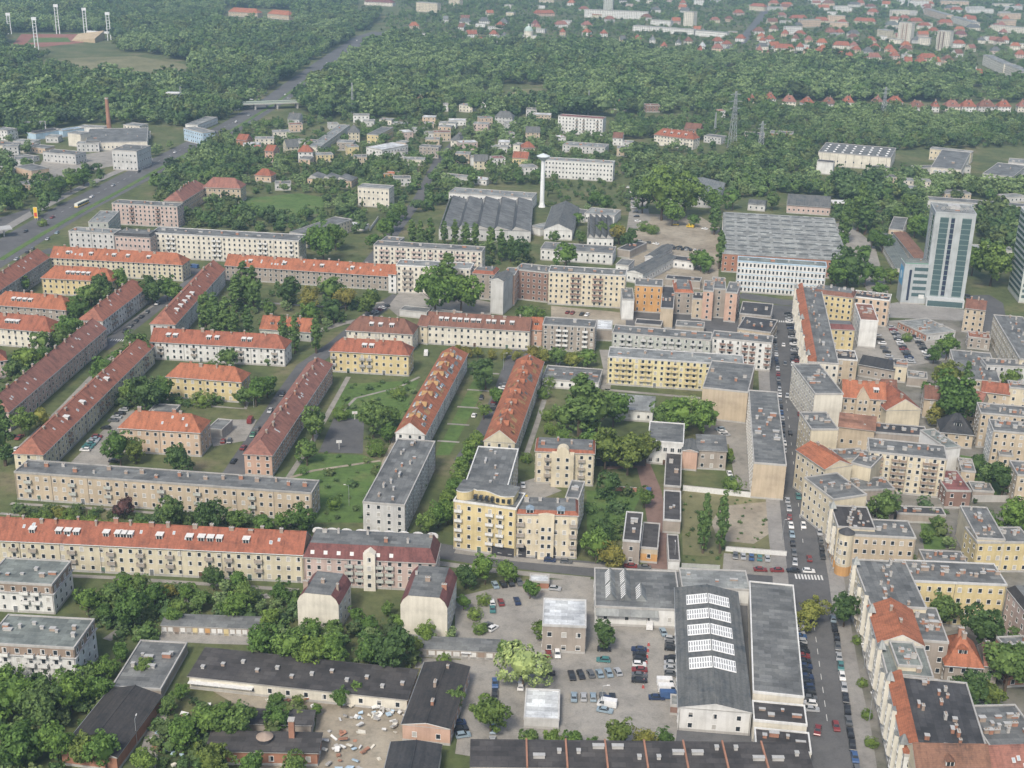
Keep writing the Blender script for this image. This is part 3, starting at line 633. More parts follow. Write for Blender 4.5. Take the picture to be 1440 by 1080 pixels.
B('F5b',"workshop","long low white workshop in front of the dark barrel hall",I,(760,350),(862,357),(762,340),7,'flat','white','grey',fl=2,vents=5)
B('F6',"workshop","workshop with white louvred roof lights",I,(826,335),(862,338),(827,305),6,'sawx','white','grey',fl=1,teeth=4,sq=True)
B('F6b',"workshop","pale shed with white roof lights behind the louvred workshop",I,(822,300),(864,304),(823,291),6,'flat','white','lgrey',fl=1,vents=3)
B('F7',"garage","low white garage with brown doors in the sandy yard",I,(926,363),(976,369),(928,357),5,'flat','white','dark',fl=1,vents=2,ws=4)
B('F8',"workshop","grey roofed shed above the orange tenement",I,(881,382),(904,386),(895,352),6,'gx','white','grey',fl=1,pitch=14)
B('F8b',"workshop","narrow grey roofed shed beside the sandy yard",I,(907,361),(921,363),(905,341),5,'gx','greyl','grey',fl=1,pitch=20)
B('F9',"warehouse","grey warehouse roof glimpsed among trees beside the sandy lane",I,(940,277),(1008,282),(942,252),6,'gx','greyl','lgrey',fl=1,pitch=10)
B('F10',"warehouse","long pink walled warehouse behind the saw tooth hall",I,(1107,288),(1168,292),(1105,275),6,'gable','pink','grey',fl=1,pitch=16)
B('F11',"workshop","small grey roofed shed behind the saw tooth hall",I,(1052,286),(1076,288),12,5,'gable','greyl','grey',fl=1,pitch=15)
B('F12',"works_office","grey two storey works building with pale skylights",I,(791,204),(851,208),18,7,'flat','greyl','lgrey',base=(851,218),fl=2,vents=7)
B('F13',"office_block","white four storey office slab behind the flared white tower",'office building',(766,225),(862.5,230.5),12,13,'flat','white','lgrey',base=(862.5,256),fl=4,ws=2.6,vents=8,para='greyl')
B('F14',"apartment_block","white five storey block with flat red roof in the suburb",T,(785,163),(848,167.5),12,15,'flat','white','maroon',base=(848,192),fl=5,bal=[.4,.6,.9],balc='greybr')
B('F15',"residential_block","white block with red hip roof below the pylons",R_,(920,189),(975,196),13,8.5,'hip','ivory','red',base=(975,211),fl=3,chim=5,dorm=4)
B('F16',"house","brown roofed house behind the white hip roofed block",'house',(962,181),(984,183),12,7,'gable','brick','brown',fl=2)
B('F17',"house","flat roofed pale grey house beside the pylon foot",'house',(990,191),(1014,194),12,6,'flat','greyl','grey',fl=2)
B('F18',"house","cream house with dark flat roof below the small pylon",'house',(1047,189),(1075,190.5),14,9,'flat','pale','dark',fl=3)
B('F19',"warehouse","big cream warehouse with rows of white roof lights",I,(1151,213.5),(1253,222),(1156,200),10,'flat','ivory','grey',base=(1253,241),fl=1,ws=6,vents=0)
B('F19b',"warehouse_annex","white box annex at the end of the cream warehouse",I,(1149,227),(1172,229),9,10,'flat','white','dark',fl=0)
B('F20',"works_building","grey works building with three silos on its wall",I,(1309,235),(1352,239),(1307,209),9,'flat','ivory','grey',base=(1309,252),fl=1,vents=2)
B('F20b',"works_office","long cream works office behind the silo building",I,(1308,209),(1366,215),10,9.5,'flat','cream','lgrey',fl=2)
B('F21',"warehouse","pale grey warehouse with orange vent near the frame edge",I,(1382,244),(1424,249),(1379,226),9,'flat','greyl','grey',fl=1,vents=2)
B('F21b',"works_office","white works block at the frame edge above the warehouse",I,(1418,228),(1452,231),20,10,'flat','white','lgrey',fl=2,vents=3)
B('F22',"brick_works","old brick works with flat roof at the wood edge",I,(1083,187),(1115,189),14,8,'flat','brick','grey',fl=2,chim=2)
B('F23',"platform_roof","long grey station shed roof behind the glass tower",I,(1304,281),(1452,292),12,6,'flat','greyl','grey',fl=0)
B('F23b',"platform_roof","second long station shed roof behind the glass tower",I,(1366,291),(1452,299),11,6,'flat','greyl','lgrey',fl=0)
B('F24',"workshop","long green roofed works wing left of the glass tower",I,(1234,330),(1262,378),10,5,'gable','ivory','green',fl=1,pitch=12)
B('F24b',"workshop","long pinkish roofed works wing beside the glass tower",I,(1256,326),(1290,368),8,6,'gable','ivory','rust',fl=1,pitch=14)
B('F24c',"works_office","small cream block above the green roofed works wing",I,(1250,322),(1270,324),(1248,304),8,'flat','tan','grey',fl=2)
B('F25',"garage","long low blue white shed behind the glass tower",I,(1366,349),(1424,353),10,4,'flat','white','lgrey',fl=1)
# corner block by the tower and along the long street
B('C1',"tenement","street tenement with orange roof slope along the long street's top end",H_,(1119,403),(1137,509),13,17,'flat','ivory','grey',fl=5,chim=9,vents=3,streetroof='orange',ws=2.6,oriel=9)
B('C2',"tenement","yellow courtyard tenement with slate roof at the street corner",H_,(1143,412),(1200,419),12,16,'mans','yellow','brown',fl=5,ws=2.6,mh=2,chim=6)
B('C3',"apartment_block","new cream block with dark windows beside the glass tower",T,(1200,417),(1251,423),12,14.5,'flat','peach','dark',fl=4,ws=3.2,wsz=(1.5,1.9),chim=5,vents=4,para='white')
B('C4',"apartment_wing","narrow white wing with brown roof boxes in the corner court",T,(1210,450),(1235,451),(1202,427),13.5,'flat','white','brown',base=(1212,489),fl=4,ws=5,blank='F',vents=4,para='white',sq=True)
B('C5',"tenement_wing","yellow courtyard wing with maroon roof",H_,(1161,462),(1202,464),9,12.5,'mans','yellow','maroon',fl=4,ws=2.7,mh=2.2)
B('C5b',"tenement_wing","grey flat roofed wing along the maroon roofed court",H_,(1142,482),(1163,483),(1140,452),14.5,'flat','greybr','grey',fl=0,chim=4,sq=True)
B('C6',"tenement_wing","brown courtyard house with dark roof and white edge",H_,(1176,505),(1206,507),(1172,492),12,'flat','tan','dark',fl=4,chim=3,para='white')
B('C6b',"workshop","dark pitched shed behind the asphalt car park",I,(1208,512),(1258,521),12,6,'gable','greybr','dark',fl=1,pitch=22)
B('C6c',"tenement_wing","small cream rear block below the dark pitched shed",H_,(1257,514),(1276,516),10,8,'flat','cream','grey',fl=2,chim=1)
B('C7',"apartment_block","white street block with balconies and pale blank end wall",T,(1146,554),(1186,554),(1137,512),16.5,'flat','ivory','grey',fl=5,blank='F',vents=5,ws=2.8)
B('C8',"tenement","yellow house with orange roof and tall central gable bay",H_,(1185,558),(1246,562),13,12.5,'gable','tan','orange',fl=4,chim=4,ws=2.8,dorm=[.8])
B('C9',"tenement_wing","cream blank gabled house with orange roof and skylights",H_,(1247,577),(1295,576),(1265,553),10,'gx','cream','red',fl=0,pitch=32,chim=2)
B('C10',"tenement","grey roofed street house below the white balcony block",H_,(1141,604),(1179,604),(1138,580),15,'flat','cream','grey',fl=4,ws=2.8,blank='F',chim=2)
B('C10b',"tenement_wing","low tan wing with orange lean-to roofs",H_,(1180,600),(1230,606),9,10,'mono','tan','rust',fl=1,chim=2)
B('C10c',"tenement_wing","flat dark roofed low wing with a red brick arch",H_,(1230,608),(1305,614),10,8.5,'flat','greybr','dark',fl=1,chim=4)
B('C11',"apartment_block","six storey cream block with stacked balconies in the courtyard",T,(1222,635),(1332,646.5),13,17,'flat','cream','grey',base=(1329,702),fl=6,ws=2.7,bal=[.07,.12,.3,.36,.45,.7,.76,.82],balc='brown',vents=5)
B('C11a',"tenement","street house with steep red roof and skylights",H_,(1161,660),(1198,654),(1156,627),15.5,'gx','cream','orange',fl=4,ws=2.8,blank='F',pitch=24,chim=2)
B('C11b',"tenement_wing","cream middle wing with grey roof beside the red roofed house",H_,(1197,651),(1225,658),14,14.5,'flat','cream','grey',fl=0)
B('C12',"apartment_block","plain white box block with pale green roof",T,(1331,631),(1351,629),(1308,604),11,'flat','white','green',fl=0,vents=2)
B('C13',"tenement","street house with grey roofs above the round green tree",H_,(1172,703),(1219,696),(1165,667),15,'flat','cream','grey',fl=4,ws=2.8,blank='F',chim=4)
B('C13b',"tenement_wing","grey flat roofed courtyard wing joining the balcony block",H_,(1205,690),(1258,688),10,9,'flat','greybr','grey',fl=1,chim=2)
B('C14',"tenement","grey roofed corner house with rounded corner and orange ground floor",H_,(1187,752),(1288,757),12,14.5,'flat','tan','grey',fl=4,ws=2.5,chim=4,pitch=9,band='orange')
B('C14b',"tenement","black roofed street wing of the rounded corner house",H_,(1168,711),(1178,741),12,15.5,'flat','cream','black',fl=4,ws=2.6,chim=3,vents=3,band='orange',oriel=2)
B('C14c',"house","dark maroon roofed small house behind the walled garden",'house',(1331,690),(1366,691),(1330,662),7,'flat','redbr','maroon',fl=2,vents=2)
B('C15',"tenement","yellow tenement with grey roof beside the tall slanted fire wall",H_,(1374,763),(1452,763),(1372,742),11,'flat','yellow','grey',fl=3,ws=2.9,chim=4,vents=3)
B('C15b',"tenement_wing","grey roofed rear wing with tall slanted cream fire wall",H_,(1350,712),(1374,757),9,12,'flat','cream','grey',fl=0,chim=3)
B('C16',"tenement","tan five storey house with white fire wall edge",H_,(1397,606),(1455,611),12,16.5,'flat','tan','grey',base=(1397,661),fl=5,ws=2.8,chim=3,endc='white')
B('C16b',"tenement","tan tenement with grey roof behind the white edged house",H_,(1379,581),(1455,588),(1382,567),15,'flat','tan','grey',fl=5,ws=2.8,chim=5)
B('C16c',"tenement","tan building corner cut by the frame edge below the tan houses",H_,(1431,668),(1460,670),(1421,648),14,'flat','tan','grey',fl=4,chim=2,ws=3)
B('C17',"house","tan house with dark mansard roof and white dormers",'house',(1324,607),(1369,611),13,6.5,'hip','tan','dark',fl=2,dorm=[.35,.7],dkind='g',pitch=42)
B('C18',"tenement","tan tenement with dark roof and white fire wall by the tower avenue",H_,(1357,433),(1386,436.5),13,13.5,'gable','tan','brown',base=(1357,467),fl=4,ws=2.6,endc='white',pitch=24,chim=3)
B('C18b',"tenement","long cream tenement with grey roof facing the shop car park",H_,(1397,443),(1434,505),14,14.5,'flat','cream','grey',fl=4,ws=3.2,chim=6,vents=4)
B('C18c',"house","low ruined brown house in front of the long cream tenement",'house',(1362,474),(1393,477),10,6,'flat','greybr','brown',fl=2,chim=2)
B('C19',"tenement","tan fronted house with broad grey roof beyond the car park",H_,(1336,492),(1347,532),18,10,'flat','tan','grey',fl=3,chim=5,ws=3)
B('C20',"tenement","pale house with grey roof joined to the tan fronted house",H_,(1387,514),(1450,517),10,12,'flat','greyl','grey',fl=4,ws=2.7,chim=4)
B('C21',"shop","low shop with white front and red side beside the car park",'shop',(1303,471),(1344,466),(1291,449),4,'flat','greyl','lgrey',fl=1,vents=6,endc='maroon' if False else 'brick')
# glass tower
B('TW',"office_tower","tall grey office tower with green glass strips",'office tower',(1316,298.5),(1373.5,302),(1304,285),56,'flat',(.40,.43,.44),'lgrey',base=(1301,428),fl=0,vents=4,para=(.40,.43,.44))
B('TWa',"office_annex","lower grey annex of the glass tower with blue mural",'office building',(1273,371.5),(1307,373),(1266,363.5),24,'flat',(.40,.43,.44),'green',base=(1268,427),fl=0,vents=3,para=(.40,.43,.44))
# middle blocks
B('Y1',"apartment_block","yellow and white five storey slab with many balconies",T,(855,501.5),(1046,514),(857,488),14,'flat',(.64,.57,.33),'lgrey',base=(857,541),fl=5,ws=2.8,bal=[.05,.1,.15,.25,.3,.45,.5,.58,.63,.78,.83],balc='yellow',vents=9,para='greyl')
B('Y2',"apartment_block","long grey cream slab behind the yellow slab",T,(861,468),(1000,479),12,14,'flat','greygr','grey',fl=5,bal=[.1,.15,.3,.4,.5,.6,.7,.8,.92],balc='greyl',vents=9)
B('Y3',"apartment_block","white slab with red balcony tops beside the long street",T,(1001,475),(1086,483),11,14,'flat','white','grey',fl=5,bal=[.2,.26,.6,.66,.9],balc='maroon2' if False else 'redbr',vents=5)
B('Y4',"apartment_block","grey slab with two columns of white balconies",T,(763,456.5),(837,461),(766,446),13,'flat','greybr','grey',base=(837,497),fl=5,ws=2.9,bal=[.32,.4,.78,.86],vents=3)
B('Y4b',"shed","white flat roofed low annex beside the grey balcony slab",'shed',(839,463),(861,464),(840,450),6,'flat','greybr','white',fl=0)
B('Y4c',"house","narrow orange roofed house wedged beside the grey balcony slab",'house',(745,463),(762,464),11,9,'gable','salmon','orange',fl=3,dorm=[.5],dkind='g')
B('R13',"residential_block","long cream block with brown roof and row of white dormers",R_,(600,457),(745,465.5),12,9.5,'gable','ivory','brown',base=(607,484),fl=3,dorm=[.1,.16,.24,.3,.37,.44,.5,.6,.66,.75,.85],chim=7)
B('R13b',"stair_house","recessed stair house joining two brown roofed blocks",R_,(587,457),(601,459),9,9.5,'gable','cream','brown',fl=3)
B('R14',"residential_block","cream block with brown hip roof and three white dormers",R_,(487,464),(580,470),13,9.5,'hip','ivory','brown',base=(582,496),fl=3,dorm=[.3,.5,.75],chim=5)
B('R15',"residential_block","bright yellow block with red hip roof facing the meadow",R_,(464,493),(575,499.5),11,10,'hip','yellow','red',base=(464,523),fl=3,dorm=[.4,.52],chim=6,bal=[.05,.4,.52],balc='grey')
B('R16',"house","low orange roofed nursery behind the slim poplars",'house',(365,462),(437,467),12,5,'gable','greygr','orange',fl=1,dorm=[.2,.35,.75],dkind='g',chim=3)
B('R17',"residential_block","yellow block with orange hip roof in the left courtyard",R_,(234,529),(339,537),11,9.5,'hip','yellow','orange',base=(339,567),fl=3,chim=4)
B('R18',"residential_block","peach block with orange hip roof beside the parking court",R_,(167,601),(281,608),12,10,'hip','peach','orange',base=(281,643),fl=3,sky=4,chim=4)
B('R18b',"shed","grey flat roofed shed pair beside the peach block",'shed',(292,603),(312,605),(295,588),4,'flat','grey','grey',fl=0)
B('R18c',"shed","grey flat roofed shed behind the peach block",'shed',(205,583),(240,585),(215,568),3.5,'flat','grey','grey',fl=0)
B('R19',"residential_block","salmon diagonal block with dull red roof and clustered chimneys",R_,(382,640),(467,512),10.5,8.6,'hip','salmon','dred',base=(382,671),fl=3,chim=12,sky=12,ws=3.0)
B('GR',"residential_block","very long tan block with grey roof and low hedge in front",R_,(20,664),(438,694),(37,647),10,'flat','tan','grey',fl=3,base=(21,703),ws=3.2,bal=[.06,.2,.32,.5,.62,.8],balc='greygr',vents=0,chim=18,para='grey')
B('RL',"residential_block","very long cream block with orange tile roof and white dormers",R_,(-30,757.5),(426,779.5),12,10.3,'gable','pale','red',fl=3,ws=3.1,dorm=[.13,.22,.25,.28,.38,.42,.44,.46,.56,.66,.7,.73,.76,.85],chim=16,sky=14,bal=[.1,.16,.3,.4,.5,.6,.7,.78,.86],balc='greybr',base=(155,805) if False else None)
B('D1',"residential_block","white diagonal block with patched orange roof and roof boxes",R_,(597,611.5),(657,497),11.5,8.5,'hip','white','orange',fl=3,hips='R',ws=2.9,chim=7,sky=0)
B('D1b',"apartment_block","grey diagonal tenement with flat tar roof below the white block",T,(569,711),(612,621),14.5,11.5,'flat','greyl','grey',fl=4,ws=3.0,vents=8,chim=7)
B('D2',"residential_block","second diagonal block with patched orange roof beside the willows",R_,(724,623),(764,508.5),12,9,'hip','pale','orange',fl=3,hips='R',ws=2.9,chim=8)
B('D2b',"apartment_block","flat grey roofed wing behind the yellow rounded corner block",T,(712,692),(729,632),15,13.5,'flat','pale','grey',fl=4,vents=9,para='white')
B('D3',"apartment_block","yellow six storey corner block with rounded penthouse and white balconies",T,(638,704),(726,716),12,17,'flat','yellow','grey',base=(639,772),fl=5,ws=3.0,bal=[.05,.12,.62,.7,.78],balc='white',vents=3,para='white')
B('D4',"tenement","cream ornate tenement with grey roof and arched gate",H_,(726,722),(813,725),11,15,'mans','cream','red',base=(809,786),fl=4,ws=2.7,dorm=0,mh=1.2,inset=.8,chim=4,bal=[.08,.92],balc='greybr')
B('D4b',"tenement_wing","grey roofed rear wing of the cream ornate tenement",H_,(795,700),(814,702),(805,676),13,'flat','cream','grey',fl=4,vents=3)
B('D5',"tenement","cream courtyard house with brick trim and gabled centre bay",H_,(753,634),(836,638),(759,617),12.5,'mans','cream','red',base=(752,680),fl=4,ws=3.0,mh=1.0,inset=.7,chim=4,bal=[.15,.85],balc='greybr')
B('M1',"works_building","white two storey works house with flat grey roof",I,(911,620),(961,621.5),(914,593),8.6,'flat','white','grey',base=(911,652),fl=2,ws=2.4,wsz=(1.5,1.7),para='white',sq=True)
B('M2',"house","brown two storey house with grey roof behind the plot",'house',(982,633),(1022,635),(984,616),8,'mono','greybr','grey',fl=2,chim=2,pitch=6)
B('M2b',"workshop","tan end wall shed with curved grey roof beside the brown house",I,(960,634),(981,636),(958,618),8,'gx','salmon','grey',fl=0,pitch=14)
B('M3',"long_shed","long black roofed shed running beside the red lane",I,(934,683),(957,683),(937,630),5,'flat','greybr','black',fl=0,chim=2,sq=True)
B('M3b',"long_shed","middle black roofed shed with white end strip beside the red lane",I,(933,731),(957,731),(934,690),5,'flat','greybr','black',fl=0,vents=2,para='greyl',sq=True)
B('M3c',"long_shed","lower black shed with white front at the cross street",I,(940,788),(956,789),(938,752),4,'flat','white','black',fl=0,sq=True)
B('M4',"house","narrow tan house with black roof at the cross street",'house',(876,760),(900,761),(881,720),8,'flat','greybr','black',base=(877,793),fl=2,ws=2.8,vents=3,para='greyl',sq=True)
B('M4b',"shop","low orange painted shop with black roof beside the narrow tan house",'shop',(901,770),(925,772),(905,735),5.5,'flat','tan','black',fl=1,band='orange',sq=True)
B('M5',"tenement","flat roofed house with tall tan blank fire wall",H_,(988,545),(1052,552),(1046,512),14,'flat','tan','grey',base=(989,589),fl=0,chim=4)
B('M6',"apartment_block","long grey roofed street block with tan end wall beside the plot",T,(1060,651),(1104,650),(1053,549),13.5,'flat','tan','grey',base=(1061,701),fl=4,blank='F',vents=14,ws=3,sq=True)
B('M7',"shop","low grey roofed pavilion with white shop front",'shop',(762,533),(842,539),(770,514),4,'flat','white','grey',fl=1,vents=7,ws=3.5,sq=True)
B('M8',"nursery","low white pavilion with grey roof among the big trees",'pavilion',(866,575),(918,579),(864,558),5,'mono','white','lgrey',fl=1,vents=0,pitch=5)
B('Z1',"apartment_block","dark roofed block with maroon attic and scalloped rear parapet",T,(427,783),(612,792),13,10.2,'mans','pink','maroon',fl=4,ws=3.0,mh=4.2,inset=1.8,chim=6,bal=[.35,.42,.6,.68],balc='greygr')
B('Z2',"apartment_wing","cream blank gabled wing with maroon roof sides above the trees",T,(418,845),(476,851),13,9.5,'gamb','ivory','maroon',fl=3,blank='F',mh=3.0,inset=2.2,chim=3)
B('Z3',"apartment_wing","cream blank gabled wing with maroon roof sides above the garages",T,(563,850),(629,855),18,10,'gamb','ivory','maroon',base=(566,893),fl=3,blank='F',mh=3.2,inset=2.3,chim=3)
# lower left
B('X1',"apartment_block","white balcony block with green grey roof at the frame edge",T,(-22,818),(73,823),(103,790),10,'flat','white','green',fl=3,ws=3.0,bal=[.55,.75],vents=6,attic='brown')
B('X2',"apartment_block","near white balcony block with brown attic floor and green roof",T,(-22,905),(104,912),(145,872),12.5,'flat','white','green',fl=4,ws=3.1,bal=[.2,.55,.62,.8],vents=9,attic='brown')
B('X3',"garage_row","row of garages with white and yellow doors beneath trees",'garages',(226,880),(366,885),6,2.6,'mono','greybr','grey',fl=0,pitch=3,over=.2)
B('X4',"garage_row","row of garages with white doors below the cream blank wing",'garages',(578,912),(706,918),6,2.6,'mono','greybr','grey',fl=0,pitch=3,over=.2)
B('X5',"workshop","low grey roofed workshop with blue doors near the garages",I,(157,966),(222,976),(198,901),3.2,'flat','greybr','grey',fl=0,vents=6,sq=True)
B('X6',"barn","black corrugated barn with shallow pitched roof",'barn',(86,1056),(172,1046),(155,970),4.2,'gx','brick','black',fl=0,pitch=16,over=.3,sq=True)
B('X7',"workshop","very long black roofed workshop behind the dirt yard",I,(266,951),(572,984),(290,916),4,'mono','ivory','black',fl=1,ws=5,pitch=4,chim=0)
B('X8',"barn","big black roofed barn with brick gable beside the dirt yard",'barn',(566,1019),(633,1026),(585,931),5,'gx','salmon','black',fl=1,pitch=10,ws=4,chim=3,over=.3)
B('X9',"barn","patchy grey roofed barn at the bottom frame edge",'barn',(540,1092),(612,1096),(566,1045),4,'gx','white','dark',fl=0,pitch=8,over=.3)
B('X10',"house","old brick house with black roof and tall chimney in the thicket",'house',(290,1056),(446,1059),(296,1031),4,'mono','brick','black',fl=1,ws=4,pitch=3)
B('X10b',"shed","black roofed lean-to shed beside the dirt yard",'shed',(325,1017),(437,1020),(330,999),3.5,'mono','greybr','black',fl=0,pitch=3)
B('X11',"small_office","square grey stone house with white flat roof in the car park",'house',(763,879),(824,880),(765,842),8,'flat','greybr','white',base=(763,917),fl=2,ws=3.3,wsz=(1.4,1.5),para='greyl',sq=True)
B('X12',"shed","pale blue grey metal shed in the car park",'shed',(737,1010),(786,1011),(740,969),3,'flat','greyl','white',fl=0,para='greyl',sq=True)
B('X13',"shed","small shed with grey roof against the white hall",'shed',(943,992),(954,993),(942,977),3,'flat','redbr','lgrey',fl=0)
B('X14',"kiosk","small red brick kiosk beside the cross street",'kiosk',(745,818),(772,819),(746,808),3,'flat','brick','white',fl=0)
B('H1',"exhibition_hall","white fronted hall with dark roof and five lattice roof lights",'hall',(955,995),(1057,1003),(961,828),9,'gx','white','grey',base=(956,1027),fl=2,pitch=11,ws=4.6,over=.3)
B('H2',"workshop_hall","long flat grey roofed hall beside the parked car row",I,(1059,973),(1126,968),(1054,818),7,'flat','ivory','grey',fl=0,vents=0,para='white',sq=True)
B('H2b',"workshop_hall","dark roofed lower hall beside the red brick parking bay",I,(1060,1013),(1133,1013),(1058,986),6.5,'flat','ivory','black',fl=0,vents=4,para='white',sq=True)
B('H2c',"workshop_hall","second dark roofed lower hall near the bottom edge",I,(1063,1052),(1138,1050),(1061,1024),6,'flat','ivory','black',fl=0,vents=4,para='white',sq=True)
B('H3',"workshop_hall","grey roofed workshop with small glazed ridge lights",I,(837,853),(957,855),(836,799),5.5,'flat','white','grey',base=(838,879),fl=1,ws=6,vents=0,sq=True)
B('H3b',"workshop_hall","grey roofed workshop along the cross street behind the white hall",I,(959,826),(1055,830),12,5.5,'flat','white','lgrey',fl=0,vents=3)
B('H4',"row_house","long black roofed row with brick fire walls at the bottom edge",'terrace',(663,1078),(1142,1083),(666,1045),8.5,'mono','salmon','black',fl=2,ws=4,pitch=4)
# lower right
B('S1',"tenement","long yellow tenement with grey roof behind the courtyard trees",H_,(1272,817),(1416,823),13,15,'flat','yellow','grey',fl=4,ws=2.9,chim=8,vents=6,para='greyl')
B('S1b',"tenement","grey roofed corner tenement with pale ornate street front",H_,(1199,787),(1224,852),16,16,'flat','cream','grey',fl=4,ws=2.7,chim=5,vents=2,oriel=3)
B('S2',"tenement","ornate street house with big orange roof slope",H_,(1221,852),(1236,904),12,15.5,'gable','ivory','orange',fl=4,ws=2.6,pitch=26,chim=2,oriel=2)
B('S3',"tenement","grey courtyard house with maroon attic and white lantern box",H_,(1296,901),(1334,904),(1262,852),14.5,'flat','greybr','grey',fl=4,ws=3,chim=3,vents=2)
B('S4',"house","house with vivid orange hip roof and small turret",'house',(1330,934),(1382,938),13,9.5,'hip','greybr','orange',fl=3,ws=2.8,dorm=[.1,.45],dkind='g',chim=3,pitch=44)
B('S5',"tenement","flat grey roofed street house between two orange roofs",H_,(1236,906),(1247,948),12,15.5,'flat','ivory','green',fl=4,ws=2.6,oriel=2)
B('S5b',"tenement_wing","raised cream box wing with green grey roof",H_,(1263,936),(1297,938),(1262,903),17,'flat','cream','green',fl=0)
B('S6',"tenement","big tar roofed street house with white ornate front",H_,(1248,950),(1272,1062),20,16,'flat','white','dark',fl=4,ws=2.6,chim=9,vents=4,oriel=5,streetroof='orange')
B('S7',"tenement","orange brown roofed house at the bottom frame edge",H_,(1290,1094),(1396,1096),12,15,'gable','cream','rust',fl=3,pitch=40,dorm=[.45],dkind='g')
B('S8',"tenement","grey roofed house with dull red slopes near the corner",H_,(1393,1052),(1470,1050),(1373,993),15,'flat','cream','grey',fl=3,vents=6,chim=3)
B('S8b',"tenement","maroon tiled roof slope at the bottom corner",H_,(1398,1096),(1475,1093),12,14,'gable','cream','dred',fl=3,pitch=38,sky=4)
B('S9',"tenement","small grey roofed house behind the round courtyard trees",H_,(1422,920),(1460,918),(1413,896),11,'flat','brick','grey',fl=2,chim=1)
B('S10',"tenement","pink tenement with black roof at the frame edge",H_,(1417,828),(1452,872),15,14,'mans','pink','black',fl=4,ws=3.0,mh=2)
# upper left industry
B('U1',"industrial_hall","broad low grey roofed hall beside the brick chimney",I,(120,201),(207,199),(150,181),7,'flat','ivory','grey',fl=1,vents=4)
B('U2',"industrial_building","cream stair block beside the low hall",I,(95,187),(113,189),12,11,'flat','ivory','lgrey',fl=0)
B('U3',"office_building","white and grey office box beside the dual carriageway",'office building',(157,211),(192,213),(209,205),13,'flat','greyl','grey',base=(192,241),fl=3,vents=3)
B('U4',"industrial_building","grey works wing in front of the low hall",I,(60,214),(106,218),14,8,'flat','greyl','grey',fl=2,vents=3)
B('U5',"industrial_building","long pale works building at the left frame edge",I,(-20,203),(42,206),14,6,'flat','ivory','grey',fl=1,vents=5)
B('U6',"industrial_building","pinkish works block with grey roof behind the poplar row",I,(44,240),(69,236),(30,233),8,'flat','peach','grey',fl=0)
B('U7',"house","small peach flat roofed house near the petrol station",'house',(22,258),(54,261),12,6,'flat','peach','grey',fl=2)
B('U8',"warehouse","long dark blue roofed warehouse at the wood edge",I,(50,188),(88,182),12,6,'flat','blue','dark',fl=0)
B('U8b',"warehouse","short blue sided warehouse near the brick chimney",I,(88,184),(118,180),10,6,'flat','blue','blue',fl=0)
B('U9',"office_building","pale blue office block beside the carriageway trees",'office building',(258,180),(285,187),12,11,'flat','blue','lgrey',fl=3)
B('U10',"office_building","long white low block beside the carriageway",'office building',(278,176),(306,165),12,6,'flat','white','lgrey',fl=1)
B('U11',"shed","low white shed at the wood edge",'shed',(110,178),(146,180),10,5,'flat','white','lgrey',fl=0)
B('N1',"house","grey flat roofed block at the sports field end",'house',(407,327),(432,331),(432,299),8,'flat','cream','grey',fl=3)
B('N2',"apartment_block","small cream block with grey roof beside the tree lined street",T,(503,263),(547,266),12,9,'flat','ivory','lgrey',base=(503,290),fl=3,ws=3)
B('N3',"shed","white roofed pavilion in the garden beside the tree lined street",'shed',(472,314),(511,319),8,3,'flat','white','white',fl=0)
B('N4',"house","white box house with pale roof in the middle of the suburb",'house',(515,207),(537,211),(545,199),8,'flat','white','white',fl=2)
B('N5',"house","yellow end walled house with grey roof in the suburb",'house',(516,189),(532,190),(532,178),8,'flat','yellow','grey',fl=2)
B('N6',"terrace","long pale terrace with grey roofs climbing through the suburb",'terrace',(450,207),(492,176),10,6,'flat','ivory','lgrey',fl=2,vents=8)
B('N7',"workshop","three grey pitched workshop roofs behind the sports field",I,(432,251),(494,255),16,5,'sawx','peach','grey',fl=1,teeth=3)
B('C22',"garage","low black roofed garages beside the walled garden",'garages',(1262,722),(1330,725),6,3.5,'flat','greybr','dark',fl=0)
B('C22b',"shed","grey flat shed between the white box and tan houses",'shed',(1368,690),(1398,692),8,4,'flat','greybr','grey',fl=0)
B('C22c',"tenement_wing","dull red roofed wing behind the dark mansard house",H_,(1358,566),(1380,571),10,10,'gable','tan','dred',fl=3)
B('C22d',"shed","low grey roofed sheds behind the dark pitched shed",'shed',(1276,530),(1304,533),9,4.5,'flat','greybr','grey',fl=0)
B('C22e',"tenement_wing","low dark roofed wing behind the black roofed corner wing",H_,(1222,716),(1258,718),8,5,'flat','greybr','dark',fl=1)
B('C22f',"tenement_wing","narrow tan wing between the balcony block and dark houses",H_,(1352,662),(1372,664),12,7,'flat','tan','grey',fl=2,chim=2)
B('C22g',"tenement","tan tenement with brown roof above the tan fronted house",H_,(1300,560),(1322,562),10,9,'gable','tan','brown',fl=3,chim=2)
B('C22h',"garage","row of dark garages below the broad grey roof",'garages',(1356,556),(1408,560),6,3,'flat','greybr','dark',fl=0)
B('C22i',"tenement_wing","cream rear wing beside the courtyard of the pale house",H_,(1420,545),(1450,548),9,10,'flat','cream','grey',fl=3,chim=2)
B('C22j',"tenement_wing","grey roofed cream wing behind the yellow tenement gap",H_,(1300,790),(1360,793),8,9,'flat','cream','grey',fl=2,chim=3)
B('S11',"tenement_wing","small maroon roofed rear wing beside the turreted orange house",H_,(1384,935),(1404,937),10,8,'gable','greybr','dred',fl=2,chim=1)
B('T8',"workshop","low dark sheds in the yard of the tenement wings",I,(893,455),(930,458),8,4,'flat','greybr','dark',fl=0)
B('T8b',"workshop","flat grey sheds below the dark rear house",I,(950,458),(990,461),9,4.5,'flat','greybr','grey',fl=0,vents=2)
B('T8c',"shed","grey garage sheds beside the cream balcony block yard",'shed',(562,436),(600,440),8,3.5,'flat','greyl','grey',fl=0)
